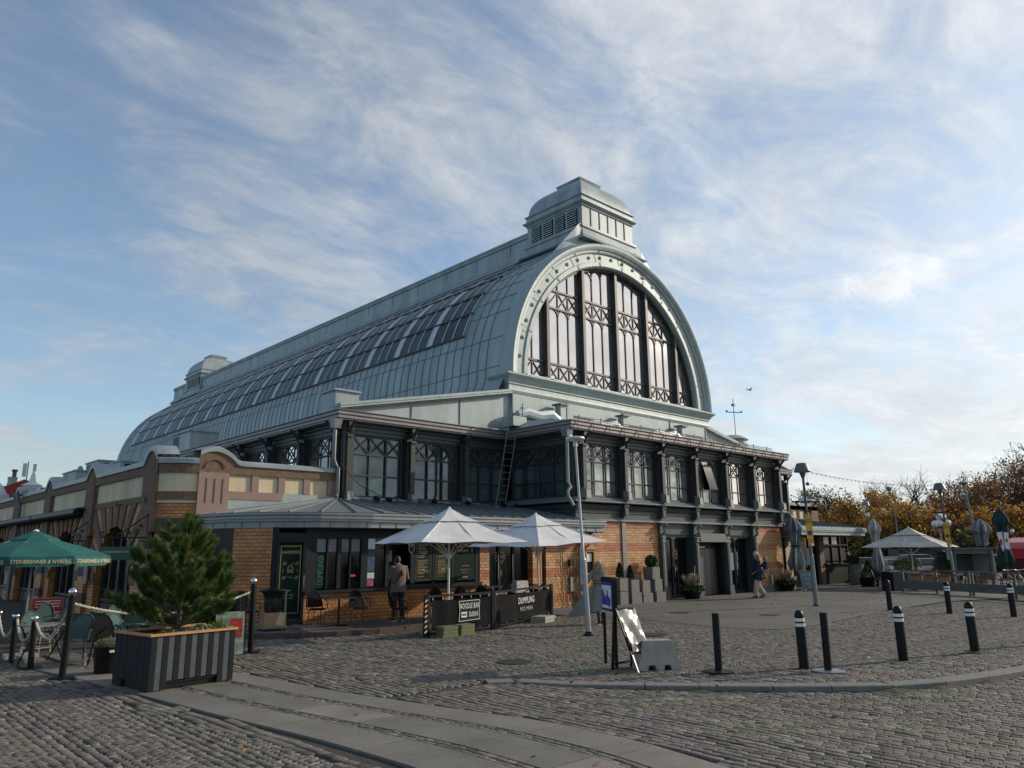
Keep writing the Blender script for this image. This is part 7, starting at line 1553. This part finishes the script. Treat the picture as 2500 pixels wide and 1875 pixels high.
MB().lathe([(.42,0),(.36,.5),(.4,.9),(.1,.9)],(13.6,81,7.9),10).build('green_turret',mat('pale_green_paint',(.30,.42,.33),.6,0,.1),t); MB().tube([(13.7,81,8.8),(13.7,81,9.3)],.17,8).lathe([(.22,9.3),(.26,9.4),(.2,9.5)],(13.7,81,0),8).build('chimney',M['stone'],t)
MB().lathe([(.75,0),(.7,.7),(.9,.8),(.3,1.1),(.1,2.0)],(14.9,79.5,7.2),12).build('white_turret',M['white'],t)
b=MB(); b.tube([(14.5,80,8.2),(14.5,80,10.2)],.05,5); b.build('mast',M['steel'],t); MB().box(14.1,14.4,79.9,80.05,8.8,10.0).box(14.9,15.15,79.9,80.05,9.3,10.0).build('antenna_panel',M['white_metal'],t)
t=thing('white_dome','smooth pale grey dome end at the left edge of the picture','dome',(9.05,61.5,3.8)); MB().lathe([(1.25,0),(1.22,1.4),(1.05,2.2),(.7,2.8),(.3,3.1),(.02,3.2)],(0,0,0),24).build('dome',M['white_metal'],t,smooth=True)
# ============================================================= trees
def tree(loc,h,r,label,cols,name='autumn_tree',leaf=5200,bare=0.0,seed=0,trunk=.3,Lf=.27):
    rr=random.Random(seed); t=thing(name,label,'tree',loc,0,'trees in the park behind the far terrace'); b=MB(); tips=[]
    def br(p,d,L_,r_,lv):
        pts=[p]; v=d.normalized(); n=4
        for i in range(n): v=(v+Vector((rr.gauss(0,.13),rr.gauss(0,.13),.09))).normalized(); pts.append(pts[-1]+v*L_/n)
        b.tube(pts,[max(.012,r_*(1-.55*i/n)) for i in range(n+1)],5 if lv<2 else 3,False)
        if lv<4:
            for k in range(4 if lv<3 else 3):
                i=rr.choice((2,3,4)); a=rr.uniform(0,6.28); s=v.cross(Vector((math.cos(a),math.sin(a),.3))).normalized(); br(pts[i],(v*rr.uniform(.5,1.0)+s*rr.uniform(.5,.95)),L_*rr.uniform(.55,.78),r_*.5,lv+1)
        if lv>=2: tips.extend(pts[1:])
    s=h/11
    br(Vector((0,0,0)),Vector((0,0,1)),h*.27,trunk*s,0)
    for k in range(5): a=k*1.257+rr.random(); br(Vector((0,0,h*(.2+.04*k))),Vector((math.cos(a),math.sin(a),.9)),h*.26,trunk*s*.5,1)
    vs=np.array(b.v); top=vs[:,2].max(); rad=np.abs(vs[:,:2]).max(); fz=h/top; fr_=r/rad*1.05; sm=lambda z:np.clip(z/(h*.3),0,1)
    b.v=[(x*fr_,y*fr_,z*fz) for x,y,z in b.v]; b.build('trunk_and_limbs' if bare else 'trunk',mat('tree_bark',(.06,.05,.045),.9,0,.2),t)
    if leaf:
        T=np.array([(p.x*fr_,p.y*fr_,p.z*fz) for p in tips]); idx=rng.integers(0,len(T),leaf); P=T[idx]+rng.normal(0,.28,(leaf,3))*np.array([1,1,.8]); low=leaf//6
        a=rng.random(low)*6.283; q=np.sqrt(rng.random(low))*r*.95; P[:low]=np.stack([q*np.cos(a),q*np.sin(a),h*(.12+.5*rng.random(low))],1)+rng.normal(0,.2,(low,3))
        tone=np.clip((idx%61)/61*.62+rng.random(leaf)*.25+P[:,2]/h*.15,0,1); blades('crown',P,dirs(leaf,-.2),rng.uniform(.6,1.2,leaf)*Lf,rng.uniform(.6,1.1,leaf)*Lf*.8,tone,leafmat(name+'_leaf',cols,.6,.3),t)
    return t
gold=[(0,(.06,.05,.016)),(.35,(.22,.13,.025)),(.7,(.52,.25,.035)),(1,(.62,.42,.08))]; rust=[(0,(.05,.03,.012)),(.4,(.20,.085,.03)),(.8,(.38,.17,.045)),(1,(.46,.28,.08))]; olive=[(0,(.02,.025,.008)),(.5,(.07,.08,.02)),(1,(.18,.15,.05))]; brown=[(0,(.05,.032,.02)),(.5,(.17,.09,.045)),(1,(.34,.20,.08))]
TL=[((93.96,45.47),9.9,6.2,'grey twiggy tree with thin olive leaves right of the hall',olive,3200,1,'autumn_tree'),((101.68,45.29),10.0,6.6,'orange topped green tree left of the golden trees',gold[:1]+olive[1:2]+rust[2:3]+rust[3:],8200,2,'autumn_tree'),
((91.75,37.75),8.6,6.2,'large golden orange tree behind the lean-to roof',gold,9000,3,'autumn_tree'),((85.46,32.4),6.6,5.4,'lower golden tree behind the pale folded parasol',gold,7500,4,'autumn_tree'),
((113.21,41.56),13.4,6.6,'bare leafless tree with dark limbs above the golden tree',brown,0,5,'bare_tree'),((95.52,30.04),10.0,7.2,'broad rust brown tree behind the far street lamp',rust,6200,6,'autumn_tree'),
((85.8,29.29),6.0,5.2,'brownish gold tree between the bare tree and the globe lamp',brown[:2]+gold[2:3]+gold[3:],6500,7,'autumn_tree'),((104.35,28.83),11.0,7.0,'tall dark brown tree behind the slim lamp mast',brown,4300,8,'autumn_tree'),
((112.78,27.98),14.6,8.2,'purple brown half bare tree near the right edge',brown,4200,9,'autumn_tree'),((87.85,23.19),6.4,5.6,'golden tree behind the green folded parasol',gold,7000,10,'autumn_tree'),((87.06,46.5),5.2,4.6,'low orange brown tree just right of the hall corner',rust,4200,11,'autumn_tree'),((109.34,22.5),14.0,8,'reddish brown tree cut by the right edge of the picture',rust,6500,12,'autumn_tree'),
((118.0,38.0),12.6,5.5,'second bare tree standing behind the first one',brown,0,13,'bare_tree'),
((116.0,33.0),13.2,6.2,'bare twiggy tree rising behind the slim lamp mast',brown,700,14,'bare_tree'),((120.0,27.0),16.2,7.0,'tallest bare tree above the brown crowns at the right edge',brown,900,15,'bare_tree'),((100.5,50.5),10.5,5.0,'bare thin tree close to the right corner of the hall',brown,500,16,'bare_tree')]
for p,h,r_,lab,cols,lf,sd_,nm in TL: tree((*p,Z0),h,r_,lab,[cols[0],cols[1],*cols[2:]] if cols else gold,nm,lf,bare=(lf==0),seed=sd_)
# park shrubs as one mass below the crowns
n=20000; s=rng.random(n); P=np.stack([80+rng.random(n)*14+0*s,50-s*38,rng.random(n)**1.2*3.4*(.75+.3*np.sin(s*31)+.15*np.sin(s*77))],1)
o=blades('park_shrubbery',P,dirs(n),rng.uniform(.3,.7,n),rng.uniform(.25,.5,n),np.clip(rng.random(n)*.6+.2*np.sin(s*23)+.15,0,1),leafmat('shrub_leaf',[(0,(.02,.025,.012)),(.5,(.09,.085,.025)),(.8,(.24,.16,.03)),(1,(.42,.28,.05))],.7,.2)); o['kind']='stuff'; o.location=(0,0,Z0)
b=MB(); pts=[(75,70),(90,52),(100,40),(110,28),(118,10),(125,-20)]
hill=MB(); hh=[1.5,2.2,3.0,3.4,4.2,5.0]; vs=[]
for (x,y),h in zip(pts,hh): vs+=[(x,y,Z0-.1),(x+12,y+4,h),(x+60,y+20,h+2)]
hill.add(vs,[(3*i+j,3*i+j+1,3*i+4+j,3*i+3+j) for i in range(5) for j in (0,1)]); o=hill.build('hillside',mat('leaf_littered_slope',(.045,.038,.022),.95,0,.5,.25,.5,3,col2=(.11,.07,.025))); o['kind']='structure'
n=9000; x=rng.random(n); P=np.stack([92+x*24+rng.random(n)*6,56-x*60,1.5+x*2+rng.random(n)**1.3*3.0],1); o=blades('hill_wood',P,dirs(n),rng.uniform(.5,1.0,n),rng.uniform(.4,.8,n),rng.random(n),leafmat('hill_leaf',[(0,(.02,.016,.012)),(.6,(.075,.045,.025)),(1,(.16,.10,.04))],.8)); o['kind']='stuff'
# fallen leaves
for i,(x,y) in enumerate(((5.95,5.25),(8.9,4.2),(16.2,9.2),(24.5,12.0))):
    b=MB(); b.add([(-.05,0,.0),(-.01,-.03,.012),(.05,-.005,.02),(.02,.03,.01)],[(0,1,2,3)]); o=b.build('fallen_leaf',mat('dry_leaf',(.35,.16,.06),.7)); o.location=(x,y,Z0+.014); o.rotation_euler=(0,0,i*1.3); tag(o,('dry orange leaf on the flagstone band','dry leaf on the roadway setts','dry leaf on the fan-laid cobbles','dry leaf on the asphalt')[i],'leaf')
n=170; x=3+rng.random(n)*30; y=4+rng.random(n)*15; P=np.stack([x,y,np.full(n,Z0+.016)],1); k=~((x>20.5)&(y>19))&(~((x>8)&(x<18)&(y>17)))
D=np.stack([rng.normal(size=n),rng.normal(size=n),np.full(n,.12)],1); o=blades('leaf_litter',P[k],D[k],rng.uniform(.04,.08,k.sum()),rng.uniform(.03,.05,k.sum()),rng.random(k.sum()),leafmat('litter',[(0,(.10,.06,.03)),(1,(.34,.20,.07))])); o['kind']='stuff'
# ============================================================= people
skn=mat('skin',(.42,.25,.18),.55,0,.06)
def person(name,label,loc,rz,J,scale=1.0):
    """J: joints overriding the standing pose; returns the thing and the joint table"""
    B=dict(pel=(0,0,.96,.115,.10),wai=(0,0,1.12,.105,.085),che=(0,0,1.30,.125,.10),nb=(0,-.01,1.46,.07,.06),nk=(0,.0,1.52,.052,.055),hd=(0,.02,1.61,.073,.088),hf=(0,.035,1.665,.072,.09),ht=(0,.02,1.725,.045,.055),nose=(0,.125,1.615,.012,.014),
     sl=(-.17,0,1.41,.052),el=(-.24,-.02,1.14,.042),wl=(-.25,.05,.90,.028),pl=(-.25,.08,.83,.034,.018),sr=(.17,0,1.41,.052),er=(.24,-.02,1.14,.042),wr=(.25,.05,.90,.028),pr=(.25,.08,.83,.034,.018),
     hl=(-.09,0,.90,.085),kl=(-.10,.02,.50,.058),al=(-.10,0,.09,.038),tl=(-.10,.15,.035,.035,.025),hr=(.09,0,.90,.085),kr=(.10,.02,.50,.058),ar=(.10,0,.09,.038),tr=(.10,.15,.035,.035,.025))
    for k,v in J.items(): B[k]=tuple(v)+B[k][3:] if len(v)==3 else tuple(v)
    E_=[('pel','wai'),('wai','che'),('che','nb'),('nb','nk'),('nk','hd'),('hd','hf'),('hf','ht'),('hd','nose'),('che','sl'),('sl','el'),('el','wl'),('wl','pl'),('che','sr'),('sr','er'),('er','wr'),('wr','pr'),('pel','hl'),('hl','kl'),('kl','al'),('al','tl'),('pel','hr'),('hr','kr'),('kr','ar'),('ar','tr')]
    for s in 'lr':
        w=Vector(B['w'+s][:3]); p=Vector(B['p'+s][:3]); d=(p-w).normalized(); side=d.cross(Vector((0,1,0)) if abs(d.y)<.8 else Vector((0,0,1))).normalized()
        for f,(o_,ln) in enumerate(((-.028,.062),(-.010,.075),(.009,.072),(.026,.055))):
            a=p+side*o_+d*.02; c=a+d*ln*.55+Vector((0,.006,0)); e=c+d*ln*.45+Vector((0,.018,0)); B[f'{s}f{f}a']=(*a,.010); B[f'{s}f{f}b']=(*c,.009); B[f'{s}f{f}c']=(*e,.007); E_+=[('p'+s,f'{s}f{f}a'),(f'{s}f{f}a',f'{s}f{f}b'),(f'{s}f{f}b',f'{s}f{f}c')]
        a=w+d*.03+side*(-.035)+Vector((0,.015,0)); c=a+d*.035+Vector((0,.02,0)); B[s+'t1']=(*a,.012); B[s+'t2']=(*c,.009); E_+=[('w'+s,s+'t1'),(s+'t1',s+'t2')]
    t=thing('person',label,'person',loc,rz); t.scale=(scale,)*3
    skin('body',B,E_,skn,t,sub=1,root=0); return t,B
def sleeve(B,s,m,t,r=(.075,.062,.048),name='sleeve',ext=0):
    a,c,d=[Vector(B[k+s][:3]) for k in ('s','e','w')]; n=[]; rad=[]
    pts=[a+(a-Vector(B['che'][:3])).normalized()*-.03,a,a.lerp(c,.5),c,c.lerp(d,.5),d]; rr_=[r[0]*.9,r[0],(r[0]+r[1])/2,r[1],(r[1]+r[2])/2,r[2]]
    return MB().tube(pts,rr_,10).build(name,m,t,smooth=True)
def leg(B,s,m,t,r=(.10,.075,.065),name='trouser_leg',end=.06):
    a,c,d=[Vector(B[k+s][:3]) for k in ('h','k','a')]; d=d+Vector((0,0,end-.02)); return MB().tube([a+Vector((0,0,.06)),a,a.lerp(c,.5),c,c.lerp(d,.5),d],[r[0]*.9,r[0],(r[0]+r[1])/2,r[1],(r[1]+r[2])/2,r[2]],10).build(name,m,t,smooth=True)
def shoe(B,s,m,t,sole=None):
    a=Vector(B['a'+s][:3]); e=Vector(B['t'+s][:3]); d=(e-a).normalized(); h=a-d*.06-Vector((0,0,.035)); o=MB().tube([h,a+Vector((0,0,-.02)),a.lerp(e,.5)+Vector((0,0,-.005)),e,e+d*.05],[.035,.048,.045,.042,.02],10).build('shoe',m,t,smooth=True)
    if sole: MB().tube([h+Vector((0,0,-.03)),e+d*.05+Vector((0,0,-.03))],[.03,.034],8).build('sole',sole,o)
def loft(rings,m,t,name,n=24,fold=0.0,fk=7,seed=0,cap=True):
    b=MB(); vs=[]; ph=seed*1.7
    for j,(cx,cy,z,rx,ry) in enumerate(rings):
        f=fold*max(0,(j-len(rings)*.35)/len(rings)*1.6)
        for i in range(n): a=2*math.pi*i/n; q=1+f*math.sin(fk*a+ph+j*.15); vs.append((cx+rx*q*math.cos(a),cy+ry*q*math.sin(a),z))
    fs=[(j*n+i,j*n+(i+1)%n,(j+1)*n+(i+1)%n,(j+1)*n+i) for j in range(len(rings)-1) for i in range(n)]
    if cap: fs+=[tuple(range(n)),tuple(range((len(rings)-1)*n,len(rings)*n))[::-1]]
    return b.add(vs,fs).build(name,m,t,smooth=True)
# woman in a long coat walking away; local +Y is where she faces
coat=mat('sage_wool',(.20,.195,.17),.9,0,.12,8,.3,40); blk=mat('black_trousers',(.015,.015,.018),.8,0,.15)
t,B=person('person','person with long blonde hair in a long belted grey-green coat walking away',(17.0,14.7,Z0),R(-38),{'kr':(.10,.02,.5),'al':(-.10,-.34,.22),'kl':(-.10,-.02,.50),'tl':(-.10,-.36,.06),'ar':(.1,.08,.09),'tr':(.1,.22,.035),'el':(-.36,-.05,1.17),'wl':(-.52,.0,.93),'pl':(-.57,.02,.87),'er':(.22,.02,1.14),'wr':(.20,.2,1.0),'pr':(.19,.26,.98)},1.0)
loft([(0,-.01,1.49,.07,.06),(0,-.01,1.45,.15,.09),(0,0,1.40,.205,.12),(0,0,1.28,.20,.135),(0,0,1.14,.165,.125),(0,0,1.10,.162,.122),(0,0,1.02,.19,.145),(-.02,-.02,.85,.225,.175),(-.05,-.03,.62,.26,.21),(-.08,-.05,.42,.30,.24),(-.09,-.05,.34,.31,.25)],coat,t,'coat',30,.09,9)
MB().lathe([(.172,0),(.176,.02),(.172,.045)],(0,0,1.085),20,0,1,.78).build('belt',mat('coat_belt',(.10,.105,.095),.85),t)
loft([(0,-.03,1.46,.17,.11),(0,-.02,1.36,.215,.145),(0,-.03,1.26,.212,.15),(0,-.03,1.20,.206,.148)],coat,t,'cape_yoke',24,.02)
# coat tail blown out to her left
vs=[];n=10;mR=8
for i in range(n+1):
    for j in range(mR+1):
        s=i/n; q=j/mR; x=-.12-s*(.25+.62*q)*1.0; y=-.12+.05*math.sin(s*6+q*2)-.04*s; z=1.02-q*.72+s*q*.10-s*.22*q; vs.append((x,y,z))
MB().add(vs,[(i*(mR+1)+j,(i+1)*(mR+1)+j,(i+1)*(mR+1)+j+1,i*(mR+1)+j+1) for i in range(n) for j in range(mR)]).build('coat_tail',coat,t,smooth=True)
sleeve(B,'l',coat,t,(.085,.075,.062)); sleeve(B,'r',coat,t,(.085,.075,.062)); leg(B,'l',blk,t,(.09,.06,.05)); leg(B,'r',blk,t,(.09,.06,.05)); shoe(B,'l',blk,t,M['white']); shoe(B,'r',blk,t,M['white'])
hair=mat('blonde_hair',(.42,.33,.20),.55,0,.25,30,.3,60)
n=2600; a=rng.random(n)*6.283; z=rng.random(n); back=(np.sin(a)<.45); P=np.stack([.088*np.cos(a),.02+.10*np.sin(a)-.01,1.60+.12*z],1)[back]; D=np.stack([P[:,0]*1.6,(P[:,1]-.03)*1.4-.1,np.full(len(P),-.75)],1)+rng.normal(0,.12,(len(P),3))
loft([(0,.015,1.755,.02,.025),(0,.01,1.74,.07,.08),(0,.0,1.69,.098,.108),(0,-.01,1.62,.105,.105),(.0,-.04,1.54,.10,.085),(.01,-.06,1.46,.105,.065),(.02,-.07,1.38,.09,.045),(.02,-.07,1.32,.05,.03)],hair,t,'hair',22,.06,8); blades('hair_strands',P,D,rng.uniform(.16,.34,len(P)),np.full(len(P),.008),rng.random(len(P)),leafmat('hair_strand',[(0,(.22,.16,.09)),(1,(.58,.48,.32))]),t)
tg=thing('handbag','small red handbag hanging at the right side of the person in the long coat','bag',(17.38,14.52,.40),R(-38)); MB().box(-.09,.09,-.04,.04,0,.2,.01).build('bag_body',mat('red_leather',(.40,.02,.03),.4),tg); MB().tube([(-.06,0,.2),(-.03,0,.42),(.03,0,.42),(.06,0,.2)],.008,5).build('strap',mat('dark_strap',(.05,.02,.02),.5),tg)
# person at the hatch
jk=mat('taupe_jacket',(.145,.105,.085),.85,0,.18,9,.4,30)
t,B=person('person','person in a taupe jacket with a shoulder strap standing at the hatch window',(12.7,18.45,0),R(-6),{'hd':(0,.12,1.56),'hf':(0,.14,1.62),'ht':(0,.12,1.685),'nose':(0,.235,1.57),'nk':(0,.06,1.5),'el':(-.25,.05,1.13),'wl':(-.14,.26,1.10),'pl':(-.10,.32,1.11),'er':(.27,.03,1.12),'wr':(.14,.24,1.02),'pr':(.1,.3,1.03),'al':(-.11,-.02,.09),'ar':(.12,-.05,.09),'tl':(-.13,.13,.035),'tr':(.16,.1,.035)},1.05)
loft([(0,.02,1.50,.07,.06),(0,0,1.45,.16,.09),(0,-.01,1.39,.215,.12),(0,-.01,1.25,.215,.14),(0,0,1.08,.21,.14),(0,0,.92,.225,.15),(0,0,.80,.235,.155),(0,0,.77,.228,.15)],jk,t,'jacket',26,.03,6); sleeve(B,'l',jk,t,(.09,.078,.06)); sleeve(B,'r',jk,t,(.09,.078,.06)); leg(B,'l',blk,t,(.10,.075,.06)); leg(B,'r',blk,t,(.10,.075,.06)); shoe(B,'l',blk,t,M['white']); shoe(B,'r',blk,t,M['white'])
MB().tube([(.10,-.06,1.47),(.02,-.16,1.3),(-.12,-.155,1.08),(-.2,-.05,1.0),(-.2,.08,1.02)],.014,6).build('strap',M['black'],t); loft([(0,.115,1.715,.02,.02),(0,.11,1.705,.06,.07),(0,.10,1.66,.09,.10),(0,.085,1.59,.088,.092),(0,.07,1.53,.07,.07)],mat('dark_hair',(.02,.015,.012),.6,0,.2,30),t,'hair',18,.04,7)
# walking adult with child on the back
nv=mat('navy_coat',(.012,.018,.035),.8,0,.2,6,.4,20); bg_=mat('beige_trousers',(.38,.34,.27),.85,0,.12,6)
t,B=person('person','person in navy coat, grey beanie and beige trousers striding left with a child',(30.2,17.25,Z0),R(52),{'al':(-.10,.16,.09),'kl':(-.1,.12,.5),'tl':(-.1,.3,.035),'ar':(.10,-.24,.13),'kr':(.1,-.02,.5),'tr':(.1,-.12,.05),'el':(-.22,.02,1.14),'wl':(-.24,.18,1.0),'pl':(-.24,.24,.97),'er':(.25,-.05,1.14),'wr':(.2,-.18,1.02),'pr':(.15,-.24,1.02)},1.08)
loft([(0,.0,1.50,.08,.07),(0,0,1.45,.17,.1),(0,0,1.39,.225,.13),(0,0,1.25,.23,.16),(0,0,1.08,.225,.16),(0,0,.90,.235,.17),(0,0,.72,.25,.19),(0,0,.68,.24,.185)],nv,t,'coat',26,.03,6); sleeve(B,'l',nv,t,(.095,.085,.07)); sleeve(B,'r',nv,t,(.095,.085,.07)); leg(B,'l',bg_,t,(.12,.105,.10)); leg(B,'r',bg_,t,(.12,.105,.10)); br_=mat('brown_leather',(.10,.05,.03),.5,0,.2); shoe(B,'l',br_,t); shoe(B,'r',br_,t)
loft([(0,.02,1.80,.015,.015),(0,.02,1.785,.05,.06),(0,.02,1.74,.088,.10),(0,.02,1.68,.096,.108),(0,.02,1.65,.094,.106)],mat('grey_beanie',(.38,.42,.45),.9,0,.1,20),t,'beanie',18); loft([(0,-.02,1.67,.09,.09),(0,-.04,1.6,.09,.07),(0,-.06,1.52,.09,.06),(0,-.06,1.45,.07,.05)],mat('brown_hair',(.16,.09,.045),.6,0,.25,30),t,'hair',16,.05,7)
tc_,Bc=person('child','child with brown hair riding on the back of the walking adult, grey legs sticking out',(30.42,16.98,.42),R(52),{'hl':(-.1,.05,.93),'kl':(-.22,.28,.86),'al':(-.26,.2,.46),'tl':(-.27,.34,.42),'hr':(.1,.05,.93),'kr':(.24,.22,.84),'ar':(.30,-.02,.50),'tr':(.36,-.16,.46),'el':(-.18,.14,1.2),'wl':(-.12,.34,1.28),'pl':(-.1,.4,1.29),'er':(.18,.14,1.2),'wr':(.12,.34,1.28),'pr':(.1,.4,1.29)},.66)
gl=mat('grey_tights',(.15,.16,.17),.85); loft([(0,0,1.5,.08,.07),(0,0,1.42,.19,.12),(0,0,1.25,.20,.15),(0,0,1.05,.2,.16),(0,.02,.88,.2,.17)],mat('child_jacket',(.02,.03,.05),.8,0,.2),tc_,'jacket',20,.03); 
for s in 'lr': leg(Bc,s,gl,tc_,(.12,.09,.07)); sleeve(Bc,s,nv,tc_,(.1,.09,.07)); shoe(Bc,s,blk,tc_)
loft([(0,.02,1.76,.02,.02),(0,.0,1.74,.08,.08),(0,0,1.68,.105,.112),(0,-.01,1.6,.11,.1),(0,-.03,1.5,.11,.08),(0,-.03,1.42,.08,.06)],mat('child_hair',(.20,.10,.045),.6,0,.3,30),tc_,'hair',18,.06,7)
tb=thing('shoulder_bag','olive green shoulder bag hanging at the hip of the striding adult','bag',(30.55,16.85,.42),R(52)); loft([(0,0,0,.12,.05),(0,0,.12,.15,.08),(0,0,.3,.14,.07),(0,0,.42,.1,.04)],mat('olive_canvas',(.17,.17,.11),.9,0,.2),tb,'bag_body',16,.03); MB().tube([(-.08,0,.4),(-.1,.08,.75),(0,.1,.95)],.014,5).build('strap',blk,tb)
# person leaning at the counter behind the pillar
t,B=person('person','person in dark jacket and cap leaning on the counter behind the granite pillar',(46.2,20.05,Z0),R(35),{'che':(0,.12,1.30),'nb':(0,.2,1.44),'nk':(0,.24,1.49),'hd':(0,.29,1.57),'hf':(0,.31,1.63),'ht':(0,.3,1.69),'nose':(0,.4,1.57),'sl':(-.17,.16,1.38),'sr':(.17,.16,1.38),'el':(-.25,.28,1.16),'wl':(-.2,.5,1.12),'pl':(-.18,.56,1.12),'er':(.25,.28,1.16),'wr':(.2,.5,1.12),'pr':(.18,.56,1.12)},1.12)
loft([(0,.22,1.48,.09,.08),(0,.18,1.42,.19,.12),(0,.12,1.3,.23,.17),(0,.05,1.12,.22,.16),(0,0,.95,.23,.16),(0,0,.78,.23,.16)],mat('dark_parka',(.02,.022,.026),.8,0,.2),t,'jacket',22,.03); 
for s in 'lr': sleeve(B,s,blk,t,(.1,.085,.065)); leg(B,s,blk,t,(.11,.08,.06)); shoe(B,s,blk,t)
loft([(0,.30,1.75,.03,.03),(0,.30,1.735,.08,.09),(0,.30,1.68,.096,.106),(0,.30,1.65,.094,.105)],blk,t,'cap',16); MB().box(-.07,.07,.38,.50,1.64,1.66).build('cap_peak',blk,t)
